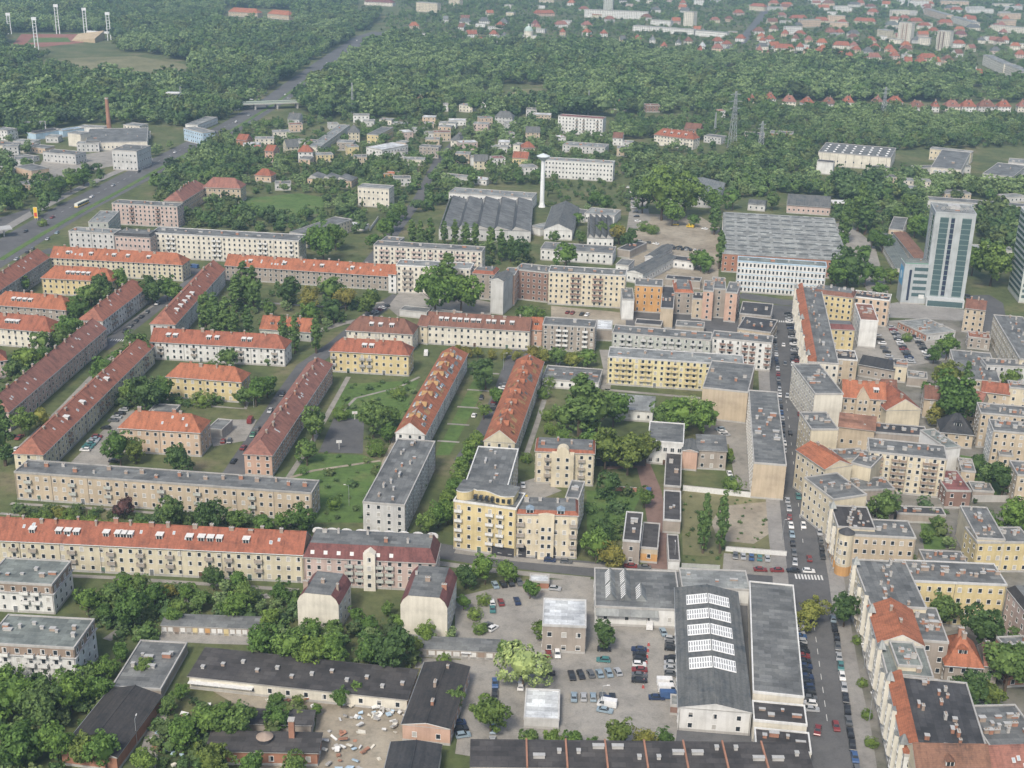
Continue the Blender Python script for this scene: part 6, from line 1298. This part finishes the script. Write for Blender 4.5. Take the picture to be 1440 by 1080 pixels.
def gn_tree():
    ng=bpy.data.node_groups.new('scatter_trees','GeometryNodeTree')
    ng.interface.new_socket('Geometry',in_out='INPUT',socket_type='NodeSocketGeometry'); ng.interface.new_socket('Geometry',in_out='OUTPUT',socket_type='NodeSocketGeometry')
    N=ng.nodes; L=ng.links; gi=N.new('NodeGroupInput'); go=N.new('NodeGroupOutput'); ip=N.new('GeometryNodeInstanceOnPoints'); ci=N.new('GeometryNodeCollectionInfo')
    ci.inputs['Collection'].default_value=tcol; ci.inputs['Separate Children'].default_value=True; ci.inputs['Reset Children'].default_value=True
    def attr(n,t):
        a=N.new('GeometryNodeInputNamedAttribute'); a.data_type=t; a.inputs[0].default_value=n; return a.outputs['Attribute']
    L.new(gi.outputs[0],ip.inputs['Points']); L.new(ci.outputs[0],ip.inputs['Instance']); ip.inputs['Pick Instance'].default_value=True
    L.new(attr('idx','INT'),ip.inputs['Instance Index']); L.new(attr('scl','FLOAT_VECTOR'),ip.inputs['Scale'])
    cx=N.new('ShaderNodeCombineXYZ'); L.new(attr('rot','FLOAT'),cx.inputs[2]); L.new(cx.outputs[0],ip.inputs['Rotation'])
    L.new(ip.outputs[0],go.inputs[0]); return ng
GN=gn_tree()
FT_=np.array([(f[0],f[1],math.cos(f[2]),math.sin(f[2]),f[3],f[4]) for f in FOOT])
def wood(name,label,poly,spacing,hmin,hmax,weights,seed,margin=2.5,cat='wood',zs=1.0,front=None):
    front=front or margin*2.2
    rng=np.random.default_rng(seed); Q=np.array([(G(*p).x,G(*p).y) for p in poly])
    x0,y0=Q.min(0); x1,y1=Q.max(0); nx=int((x1-x0)/spacing)+1; ny=int((y1-y0)/spacing)+1
    X,Y=np.meshgrid(np.arange(nx),np.arange(ny)); P=np.stack([x0+(X.ravel()+rng.random(nx*ny)*.9)*spacing,y0+(Y.ravel()+rng.random(nx*ny)*.9)*spacing],1)
    P=P[inpoly(P,Q)]
    vis=np.abs(P[:,0])<(P[:,1]*.46+60); P=P[vis]
    ok=np.ones(len(P),bool)
    for c in CLEAR: ok&=~inpoly(P,c)
    P=P[ok]; ok=np.ones(len(P),bool)
    for f in FT_:
        dx=P[:,0]-f[0]; dy=P[:,1]-f[1]; u=dx*f[2]+dy*f[3]; v=-dx*f[3]+dy*f[2]
        ok&=~((u>-margin)&(u<f[4]+margin)&(v>-front)&(v<f[5]+margin))
    P=P[ok]; n=len(P)
    if n==0: return
    f1=np.sin(P[:,0]*.021+seed)+np.sin(P[:,1]*.017+P[:,0]*.009+seed*2)+np.sin(P[:,0]*.05-P[:,1]*.031)*.7
    f2=np.sin(P[:,0]*.013+P[:,1]*.011+seed*3)+np.sin(P[:,1]*.023-P[:,0]*.007)
    if spacing>8:
        keep=(f1>-1.9)|(rng.random(n)<.35); P=P[keep]; f1=f1[keep]; f2=f2[keep]; n=len(P)
    me=bpy.data.meshes.new(name); me.from_pydata([(float(a),float(b),0.0) for a,b in P],[],[])
    a=me.attributes.new('idx','INT','POINT'); ix=rng.choice(6,n,p=np.array(weights)/sum(weights)); ix=np.where((f2>.9)&(rng.random(n)<.65)&(ix<4),3,ix); a.data.foreach_set('value',ix.astype(np.int32))
    H=rng.uniform(hmin,hmax,n)*(.7+.5*rng.random(n))*(1+.13*f1); s=np.stack([H*rng.uniform(.85,1.2,n),H*rng.uniform(.85,1.2,n),H*zs],1)
    a=me.attributes.new('scl','FLOAT_VECTOR','POINT'); a.data.foreach_set('vector',s.ravel().astype(np.float32))
    a=me.attributes.new('rot','FLOAT','POINT'); a.data.foreach_set('value',(rng.random(n)*6.28).astype(np.float32))
    o=link(name,me); md=o.modifiers.new('scatter','NODES'); md.node_group=GN
    o['kind']='stuff'; o['label']=label; o['category']=cat
    if DBG: print(name,n)
    return o
W1=[5,4,4,1.5,.3,.1]
wood('woodland','dense dark wood left of the dual carriageway',[(-120,-40),(600,-40),(515,42),(440,88),(395,126),(335,163),(290,178),(255,180),(215,165),(120,162),(60,178),(-90,192)],11.5,11,20,W1,11)
wood('woodland','broad pale green wood across the middle distance',[(530,45),(600,62),(720,66),(860,74),(1060,88),(1300,102),(1500,112),(1500,146),(1080,142),(1060,165),(900,160),(860,166),(760,168),(700,168),(560,168),(440,168),(420,145),(470,95)],11,9,19,[4,4,3,4,.5,.1],12,front=45)
wood('woodland','tree belt below the villa row and pylons',[(860,170),(1000,165),(1080,152),(1500,160),(1500,205),(1270,212),(1150,205),(1080,200),(860,196)],8,6,11,W1,13,front=40)
wood('woodland','green thicket behind the saw tooth factory hall',[(868,238),(890,215),(1000,208),(1090,196),(1148,205),(1145,262),(1260,250),(1380,262),(1500,258),(1500,284),(1300,284),(1190,285),(1105,272),(1040,280),(1010,256),(900,270)],8.5,8,13,[4,4,4,3,.6,.6],14)
wood('woodland','scattered garden trees of the suburb',[(330,178),(430,170),(760,172),(860,196),(868,236),(760,262),(680,262),(600,300),(545,305),(470,296),(350,276),(335,235)],9,4.5,9.5,[4,3,4,1.5,2,.3],15,1.5,front=7)
wood('woodland','garden trees among the far villas',[(560,-40),(1560,-40),(1560,112),(1300,102),(1060,88),(860,72),(720,64),(600,58),(535,44)],14,5,9,W1,16,2.5,front=42)
wood('woodland','wood edge behind the works and brick chimney',[(-60,170),(60,160),(150,150),(260,150),(300,172),(262,178),(215,176),(130,176),(90,178),(40,196),(-60,200)],10,9,15,W1,37)
wood('woodland','tree clumps around the works at the upper left',[(-60,205),(20,200),(60,218),(45,250),(150,230),(215,215),(300,190),(330,182),(215,245),(120,290),(-60,340)],10,6,12,[4,3,3,1,1,1.5],17)
wood('woodland','tree belt along the carriageway verge by the school',[(215,262),(320,190),(340,230),(335,275),(345,300),(300,300),(215,290)],9,7,11,W1,18)
wood('woodland','green belt between tower, factory and station sheds',[(1165,300),(1200,292),(1300,296),(1310,330),(1245,330),(1230,345),(1170,318)],8,8,13,[4,3,4,1,.6,1.2],19)
wood('woodland','tree belt behind the glass tower',[(1375,305),(1480,310),(1480,400),(1440,400),(1376,345)],9,7,12,W1,20)
wood('shrubbery','bushes between the near white blocks and garages',[(110,845),(225,835),(415,835),(425,880),(370,905),(240,870),(215,905),(160,905),(140,880)],4.2,2.2,5,[1,1,1,.2,5,0],21,1.0,'bushes')
wood('shrubbery','dense bushes filling the lower left corner',[(-20,975),(150,955),(165,1000),(90,1080),(100,1110),(-20,1110)],4.6,3.5,7,[3,3,3,.2,3,0],22,1.0,'bushes')
wood('shrubbery','bushes along the hedge before the long tan block',[(20,712),(440,738),(440,745),(20,728)],3.4,1.6,3.2,[.3,.3,.3,0,6,0],23,.6,'bushes')
wood('shrubbery','weeds and bushes around the ruined workshops',[(230,1000),(300,985),(440,1010),(430,1090),(200,1090)],4.4,2,5,[1,1,1,.3,5,0],24,.8,'bushes')
wood('shrubbery','garden bushes around the yellow hip roofed block',[(170,540),(235,545),(340,568),(375,560),(380,545),(345,540),(340,570),(230,575),(170,580)],5,2,4.5,[.5,.5,.5,.2,5,0],25,.8,'bushes')
wood('shrubbery','bushes in the park behind the nursery',[(330,410),(545,415),(530,450),(450,470),(330,470)],9,3,7,[2,2,2,.3,3,0],26,1,'bushes')
wood('shrubbery','weeds on the empty building plot',[(960,695),(1100,700),(1105,785),(1020,785),(962,795)],5.5,.6,1.8,[.1,.1,.1,.2,5,0],27,.8,'bushes',.8)
wood('shrubbery','courtyard bushes around the ball court and meadow',[(470,540),(600,535),(560,610),(545,700),(520,740),(440,735),(400,690),(430,600)],8,.8,2.6,[.1,.1,.1,.1,5,0],28,1,'bushes',.8)
wood('shrubbery','bushes behind the garages and blank wings',[(370,880),(640,890),(650,930),(580,935),(370,925)],5,2.5,6,[2,2,2,.2,4,0],29,.8,'bushes')
wood('shrubbery','hedges in the courtyards of the tenements',[(1230,700),(1330,720),(1420,690),(1440,780),(1300,770)],7,1.5,4,[.5,.5,.5,0,5,0],30,.8,'bushes')
wood('shrubbery','green yards behind the cross street houses',[(826,690),(905,690),(885,745),(870,795),(826,795)],5,1.2,3.6,[.3,.3,.3,0,5,0],31,.8,'bushes')
wood('shrubbery','bushes between the diagonal red roofed blocks',[(-20,620),(60,560),(150,490),(215,420),(130,430),(60,490),(-20,520)],6,2,5,[1,1,1,.2,4,0],32,1,'bushes')
wood('shrubbery','bushes around the central works and poplars',[(560,345),(745,345),(745,372),(690,378),(565,368)],7,2,5,[1,1,1,.2,4,.5],33,1,'bushes')
wood('shrubbery','bushes around the white office slab and field',[(760,262),(870,245),(890,262),(885,300),(770,295)],9,2,6,[2,1,1,.5,3,.3],34,1.5,'bushes')
wood('shrubbery','bushes and trees behind the tram street slab',[(250,300),(335,300),(430,305),(505,300),(520,330),(430,335),(250,318)],8,4,9,[3,3,3,.2,2,.5],35,1.2,'bushes')
# ---------------------------------------------------------------- cars
PAINT={}
def paint(n,c):
    PAINT[n]=plain('car_'+n,c,.3,0.0,.5)
for n,c in (('white',(.68,.68,.67)),('silver',(.36,.37,.38)),('black',(.025,.026,.03)),('grey',(.11,.115,.12)),('blue',(.05,.10,.22)),('red',(.19,.035,.035)),('teal',(.06,.18,.18)),('yellow',(.60,.42,.04)),('dark blue',(.025,.04,.09)),('pale blue',(.24,.31,.36)),('green',(.05,.16,.09)),('orange',(.55,.16,.04))): paint(n,c)
CC=dict(w='white',s='silver',k='black',g='grey',b='blue',r='red',t='teal',y='yellow',d='dark blue',p='pale blue',n='green',o='orange')
def prof_mesh(name,prof,w0,w1,mat,z_taper):
    b=MB(); n=len(prof); zmax=max(p[1] for p in prof)
    def wd(z): return w0 if z<z_taper else w0+(w1-w0)*(z-z_taper)/max(.01,zmax-z_taper)
    Lf=[(x,-wd(z),z) for x,z in prof]; Rt=[(x,wd(z),z) for x,z in prof]
    for i in range(n): j=(i+1)%n; b.face([Lf[i],Lf[j],Rt[j],Rt[i]],mat)
    b.face(Lf[::-1],mat); b.face(Rt,mat); return b
CARP={'hatchback':([(-2.0,.3),(2.0,.3),(2.05,.6),(1.9,.78),(.95,.92),(.3,1.42),(-1.45,1.45),(-1.95,.95),(-2.02,.6)],.86,.66),
 'saloon':([(-2.2,.3),(2.2,.3),(2.25,.6),(2.1,.78),(1.05,.9),(.4,1.38),(-1.0,1.4),(-1.6,.98),(-2.2,.92),(-2.25,.6)],.88,.66),
 'van':([(-2.7,.35),(2.6,.35),(2.65,.9),(2.35,1.2),(1.75,2.1),(1.4,2.3),(-2.65,2.3),(-2.7,1.2)],.98,.90)}
GLP={'hatchback':([(.93,.95),(.30,1.40),(-1.43,1.42),(-1.85,.98)]),'saloon':([(1.0,.95),(.40,1.36),(-1.0,1.38),(-1.55,1.0)]),'van':([(2.2,1.25),(1.75,2.05),(.8,2.05),(.8,1.25)])}
def car_body(kind,col):
    def f():
        p,w0,w1=CARP[kind]; return prof_mesh('body',p,w0,w1,PAINT[col],.85 if kind!='van' else 1.3).mesh('body')
    return cached(('car',kind,col),f)
def car_glass(kind):
    def f():
        b=MB(); p,w0,w1=CARP[kind]; zt=.85 if kind!='van' else 1.3; zm=max(q[1] for q in p); g=GLP[kind]
        wd=lambda z: w0 if z<zt else w0+(w1-w0)*(z-zt)/(zm-zt)
        for s in (-1,1):   # side glass
            pts=[(x*.97,s*(wd(z)+.012),z-.02) for x,z in g]; b.face(pts,M_GLASS)
        def quad(a,c,e):
            (x0,z0),(x1,z1)=a,c; b.face([(x0+e,-wd(z0)*.9,z0+.02),(x0+e,wd(z0)*.9,z0+.02),(x1+e,wd(z1)*.9,z1+.02),(x1+e,-wd(z1)*.9,z1+.02)],M_GLASS)
        quad(g[0],g[1],.05)
        if kind!='van': quad(g[3],g[2],-.05)
        return b.mesh('glass')
    return cached(('cg',kind),f)
def wheel_mesh():
    def f():
        b=MB(); b.cyl((0,-.1,0),(0,.1,0),.31,.31,M_TYRE,12); b.cyl((0,-.115,0),(0,.115,0),.19,.19,M_METAL,8); return b.mesh('wheel')
    return cached('wheel',f)
def car(p,ang,kind,col,label,group,parts=True):
    t=empty({'van':'van'}.get(kind,'car'),(p.x,p.y,p.z),ang); tag(t,label,'van' if kind=='van' else 'car',group)
    link('body',car_body(kind,col),t); link('glass',car_glass(kind),t)
    if parts:
        wb={'hatchback':1.25,'saloon':1.35,'van':1.65}[kind]; wy=.74 if kind!='van' else .84
        for sx in (-1,1):
            for sy in (-1,1): link('wheel',wheel_mesh(),t,(sx*wb,sy*wy,.31))
    return t
def cars(place,group,p0,p1,cols,mode='par',z=.06,side=0,parts=True):
    a,c=G(*p0),G(*p1); d=c-a; L=math.hypot(d.x,d.y); an=math.atan2(d.y,d.x); n=len(cols); rnd=random.Random(int(p0[0]*7+p0[1]))
    step=max(L/n,5.3 if mode=='par' else 2.65); u_=d/max(L,.01)
    for i,ch in enumerate(cols):
        if ch=='.': continue
        q=a+u_*(step*(i+.5) if step>L/n else L*(i+.5)/n); kind=rnd.choice(['hatchback','saloon','hatchback','saloon'])
        if ch.isupper(): kind='van'
        col=CC[ch.lower()]; ang=an+(math.pi if rnd.random()<.5 else 0) if mode=='par' else an+math.pi/2*(1 if rnd.random()<.7 else -1)
        q=Vector((q.x+rnd.uniform(-.15,.15),q.y+rnd.uniform(-.15,.15),z))
        car(q,ang+rnd.uniform(-.05,.05),kind,col,'%s %s parked %s'%(col,kind,place),group,parts)
g_='cars along the long straight street'
cars('by the kerb below the long grey hall',g_,(1119,868),(1141,1003),'sswsbskkrkdkdkdkgws','perp',.115)
cars('on the right kerb of the near long street',g_,(1171,866),(1203,1078),'pkkgstwskkgkkbgbr','par',.115)
cars('on the left kerb beside the building plot',g_,(1107,700),(1119,800),'ssrwpkgs','par',.115)
cars('on the right kerb before the rounded corner house',g_,(1146,715),(1158,790),'kwssgkk','par',.115)
cars('on the right kerb by the white balcony block',g_,(1113,505),(1142,705),'kwsgdrskkwsrpsgkdswrksgwk','par',.115)
cars('on the left kerb by the long grey roofed block',g_,(1089,472),(1104,640),'skggwdksrgkswgkbskkgws','par',.115)
cars('nose in at the far kerb of the long street',g_,(1108,440),(1121,512),'kgswkdgkskwgskkr','perp',.115)
cars('in the third row behind the low shop',g_,(1232,470),(1255,512),'skwgksd','perp',.115)
cars('driving down the long straight street',g_,(1120,690),(1140,800),'t.w.r','par',.115)
cars('driving up the long straight street',g_,(1152,950),(1180,1040),'..r','par',.115)
cars('driving far up the long street',g_,(1101,480),(1112,620),'w.g..s..k','par',.115)
cars('in the red brick bay beside the dark halls',g_,(1148,1038),(1150,1028),'r','par',.115)
cars('waiting under the brown round tree',g_,(1122,880),(1124,868),'s','perp',.115)
g_='cars in the gravel car park'
cars('in the middle row with red barriers',g_,(899,912),(899,958),'dkkwrgk','perp')
cars('against the white hall wall',g_,(944,897),(944,950),'sgk.kssg','perp')
cars('beside the white hall loading corner',g_,(936,958),(942,986),'WWB','perp')
cars('near the workshop door',g_,(914,872),(913,890),'W','par')
cars('beside the white van at the workshop',g_,(929,884),(932,890),'p','par')
cars('beneath the dark conifer like tree',g_,(849,912),(849,934),'k.t','perp')
cars('in the open middle of the car park',g_,(798,953),(856,948),'kkgpps','perp')
cars('in the row beside the pale metal shed',g_,(800,982),(840,983),'pspgk','perp')
cars('beside the lamp post in the car park',g_,(857,982),(850,1004),'dWp','perp')
cars('in front of the grey stone house',g_,(765,922),(778,922),'rw','perp')
cars('alone on the sandy car park edge',g_,(770,953),(770,951),'k','perp')
cars('near the old barn end of the car park',g_,(910,983),(912,983),'d','par')
cars('on the car park lane beside the pale shed',g_,(731,975),(732,968),'w','par')
cars('in the lane by the yellow willow',g_,(697,955),(693,1030),'bk.kps','par')
cars('at the barn wall beyond the garages',g_,(642,1015),(650,1035),'dkp','perp')
cars('in the upper court near the brick kiosk',g_,(690,825),(718,822),'pkkg','perp')
cars('in the upper court beneath the shrub strip',g_,(686,850),(715,848),'wr.d','perp')
cars('in the upper court second row',g_,(687,858),(690,858),'t','perp')
cars('beside the stone house driveway',g_,(678,880),(688,884),'gw','perp')
cars('beside the brick kiosk',g_,(735,828),(746,828),'ry','perp')
cars('on the drive behind the stone house',g_,(768,829),(828,834),'s..w','par')
g_='cars along the cross street'
cars('before the cream ornate tenement',g_,(762,789),(845,795),'dg..rr','par',.05)
cars('before the narrow tan house and building plot',g_,(895,799),(1030,809),'g..bgs.','par',.05)
cars('in the corner parking of the plot',g_,(1028,783),(1075,787),'gsbts','perp',.07)
cars('in the second row of the plot parking',g_,(1058,803),(1100,804),'rrkw','par',.07)
g_='cars in the courts of the red roofed blocks'
cars('in the parking court beside the peach block',g_,(118,636),(138,614),'wttspr','perp')
cars('further up the parking court of the pale yellow block',g_,(147,606),(185,566),'k.gsks.r','perp')
cars('alone beside the long tan block',g_,(151,650),(152,650),'k','par')
cars('on the street beside the salmon wing',g_,(325,655),(405,545),'k.r.ng..s..k.','par',.05)
cars('on the court by the grey sheds',g_,(309,622),(322,622),'rg','perp')
cars('at the end of the sheds court as delivery',g_,(350,597),(351,595),'R','par')
cars('on the side street by the white diagonal block',g_,(172,470),(225,425),'kgkkg.w','par',.05)
cars('along the street end near the frame edge',g_,(2,615),(32,617),'wkr','perp')
cars('on the road beside the left frame edge',g_,(10,645),(24,633),'tw','par')
cars('in the yard beside the cream balcony block',g_,(515,447),(545,430),'kgsrwk','perp')
cars('on the tram street',g_,(268,376),(275,377),'B','par')
cars('in the lane between the orange roofed blocks',g_,(690,580),(710,540),'kgrkdkwg','perp',.05)
cars('driving in the lane between the orange roofed blocks',g_,(664,592),(680,555),'w.k','par',.05)
cars('before the brown roofed dormer block',g_,(598,503),(600,495),'W','par')
cars('outside the low shop pavilion',g_,(768,543),(795,546),'n.pk','par')
g_='cars in the tenement courts'
cars('in the car park left row behind the low shop',g_,(1253,460),(1283,513),'srskskwskrgkdss','perp')
cars('in the car park right row behind the low shop',g_,(1275,452),(1308,508),'sgkwgkskgkwsg','perp')
cars('in the sandy yard beside the blue factory',g_,(895,340),(965,350),'sgw.gkk','par')
cars('in a tight row at the garages of the sandy yard',g_,(945,350),(985,354),'kgkskwkg','perp')
cars('along the works lane under the poplars',g_,(884,262),(898,315),'wsgkswgkw','perp',.06,0,False)
cars('in the court behind the cream six storey block',g_,(795,440),(825,444),'rr.kw','perp')
cars('in the court behind the tan blank wall',g_,(1010,603),(1022,615),'pws','perp')
cars('in the lane behind the building plot',g_,(1024,664),(1030,680),'wd','par')
cars('in the service yard of the courtyard house',g_,(735,680),(738,695),'w.y','par')
cars('on the red lane as delivery',g_,(910,700),(912,690),'B','par')
cars('in the yellow sandy works yard',g_,(945,316),(985,322),'y.Y.w','par')
cars('beside the glass tower avenue',g_,(1360,415),(1366,428),'kkg','perp')
g_='cars on the dual carriageway'
cars('on the near lanes before the red roofed blocks',g_,(20,368),(90,322),'s.kg..s.p.','par',.04,0,False)
cars('on the far lanes past the petrol station',g_,(30,330),(200,240),'k..r....w..s...k','par',.04,0,False)
cars('on the carriageway below the overpass',g_,(240,218),(380,148),'w..s.k..w.s..k','par',.04,0,False)
cars('on the carriageway climbing through the wood',g_,(395,138),(505,55),'w.s...w..k..w','par',.04,0,False)
cars('on the overpass',g_,(345,150),(415,147),'w..s','par',6.25,0,False)
# bus
p0,p1=G(104,294),G(126,284); d=p1-p0; t=empty('city_bus',(p0+p1)/2,math.atan2(d.y,d.x)); tag(t,'white and yellow city bus on the dual carriageway','bus')
b=MB(); b.box(-8,-1.25,.4,8,1.25,3.0,plain('bus_white',(.62,.62,.55)),plain('bus_roof',(.55,.56,.5))); b.build('body',t); b=MB(); b.box(-7.8,-1.28,1.4,7.8,1.28,2.4,M_GLASS); b.box(7.9,-1.1,1.2,8.04,1.1,2.6,M_GLASS); b.build('windows',t)
b=MB(); b.box(-8.01,-1.3,.5,8.01,1.3,1.1,plain('sign_yellow',(.6,.5,.05))); b.build('yellow_band',t)
for x in (-5.5,0.5,5.5):
    for s in (-1.1,1.1): link('wheel',wheel_mesh(),t,(x,s,.45)).scale=(1.5,1.5,1.5)
# ---------------------------------------------------------------- street lamps
def lamp(label,base,hm=8,arm=1.2,rz=0):
    t=empty('street_lamp',G(*base),rz); tag(t,label,'street lamp','street lamps')
    t.children
    link('pole',cached(('pole',hm),lambda:_pole(hm)),t); link('arm',cached(('arm',hm,arm),lambda:_arm(hm,arm)),t); link('lamp_head',cached(('lh',hm,arm),lambda:_head(hm,arm)),t)
def _pole(h):
    b=MB(); b.cyl((0,0,0),(0,0,h),.11,.07,M_METAL,8); return b.mesh('pole')
def _arm(h,a):
    b=MB(); b.cyl((0,0,h-.05),(a,0,h+.25),.05,.04,M_METAL,6); return b.mesh('arm')
def _head(h,a):
    b=MB(); b.hexa([(a-.1,-.16,h+.2),(a+.65,-.14,h+.26),(a+.65,.14,h+.26),(a-.1,.16,h+.2)],[(a-.1,-.12,h+.36),(a+.6,-.08,h+.4),(a+.6,.08,h+.4),(a-.1,.12,h+.36)],M_WHITE,None,True); return b.mesh('lamp_head')
for lab,p in (('white street lamp on the meadow below the ball court',(491,711)),('street lamp by the parking court of the peach block',(357,573)),('street lamp in front of the salmon wing street',(285,735)),('street lamp before the long shed at the cross street',(948,795)),
  ('street lamp at the corner kerb of the rounded corner house',(1166,805)),('street lamp beside the orange street house',(1203,872)),('street lamp in front of the ornate street front',(1215,940)),('street lamp on the gravel car park',(846,1000)),('street lamp behind the corrugated barn',(193,1048)),
  ('street lamp beside the long cream block hedge',(285,758)),('street lamp at the poplar corner of the white block',(407,497)),('street lamp on the tram street by the hip roofed block',(237,415)),('street lamp by the orange roofed lane',(708,520)),('street lamp beside the low shop pavilion',(799,514)),('street lamp on the long street by the plot',(1100,760)),('street lamp by the white balcony block kerb',(1133,620)),('street lamp at the street bottom by the tar roofed house',(1222,1015))):
    lamp(lab,p,8,1.2,random.Random(p[0]).choice([0,3.14,1.57]))
# ---------------------------------------------------------------- air
b=MB(); b.box(-3500,-60,-1.2,3500,6600,206.2,M_CONC); hz=b.build('haze'); hz['kind']='stuff'; hz['label']='pale summer haze over the whole city'; hz['category']='haze'
hm=bpy.data.materials.new('haze_air'); hm.use_nodes=True; nt=hm.node_tree; nt.nodes.remove(nt.nodes['Principled BSDF'])
pv=nt.nodes.new('ShaderNodeVolumePrincipled'); pv.inputs['Color'].default_value=(.50,.75,.98,1); pv.inputs['Density'].default_value=HAZE; pv.inputs['Anisotropy'].default_value=.0
nt.links.new(pv.outputs[0],nt.nodes['Material Output'].inputs['Volume']); hz.data.materials.clear(); hz.data.materials.append(hm)
# ---------------------------------------------------------------- tree labels and telling look-alikes apart
def fdist(f,x,y):
    dx,dy=x-f[0],y-f[1]; c,s=math.cos(f[2]),math.sin(f[2]); u,v=dx*c+dy*s,-dx*s+dy*c
    return math.hypot(max(0,-u,u-f[3]),max(0,-v,v-f[4]))
blds=[o for o in THINGS if '_f' in o]
for t,g,lb,size,x in TREES:
    if not blds: break
    o=min(blds,key=lambda q:fdist(FOOT[q['_f']],g.x,g.y)); w=o['label'].split()
    lab=((size+' ') if size else '')+lb+' nearest to the '+' '.join(w[:9])
    t['_bl']=o['label']; tag(t,lab,'shrub' if lb.endswith('shrub') else 'tree','trees and shrubs of the yards')
ORD=['leftmost','second','third','fourth','fifth','sixth','seventh','eighth','ninth','tenth','eleventh','twelfth','thirteenth','fourteenth','fifteenth','sixteenth','seventeenth','eighteenth','nineteenth','twentieth']
def photo_x(o):
    p=camo.matrix_world.inverted()@Vector((o.location.x,o.location.y,o.location.z)); return p.x/-p.z
bylab={}
for o in THINGS: bylab.setdefault(o['label'],[]).append(o)
STOP={'with','and','of','the','a','in','at','by','beside','behind','below','above','to','on','its'}
for lab,os_ in bylab.items():
    w=lab.split()
    if len(os_)>1: os_.sort(key=photo_x)
    for i,o in enumerate(os_):
        q=list(w)
        if len(os_)>1:
            n=i if i<len(ORD) else -1
            if i==len(os_)-1: pre=['rightmost']
            elif i==0: pre=['leftmost']
            else: pre=[ORD[min(i,len(ORD)-1)],'from','left,']
            lim=16-len(pre)
            q=pre+q[:lim]
        q=q[:16]
        while q[-1].lower().strip(',') in STOP: q.pop()
        o['label']=' '.join(q)
for o in THINGS:
    for k in ('_f','_bl'):
        if k in o: del o[k]
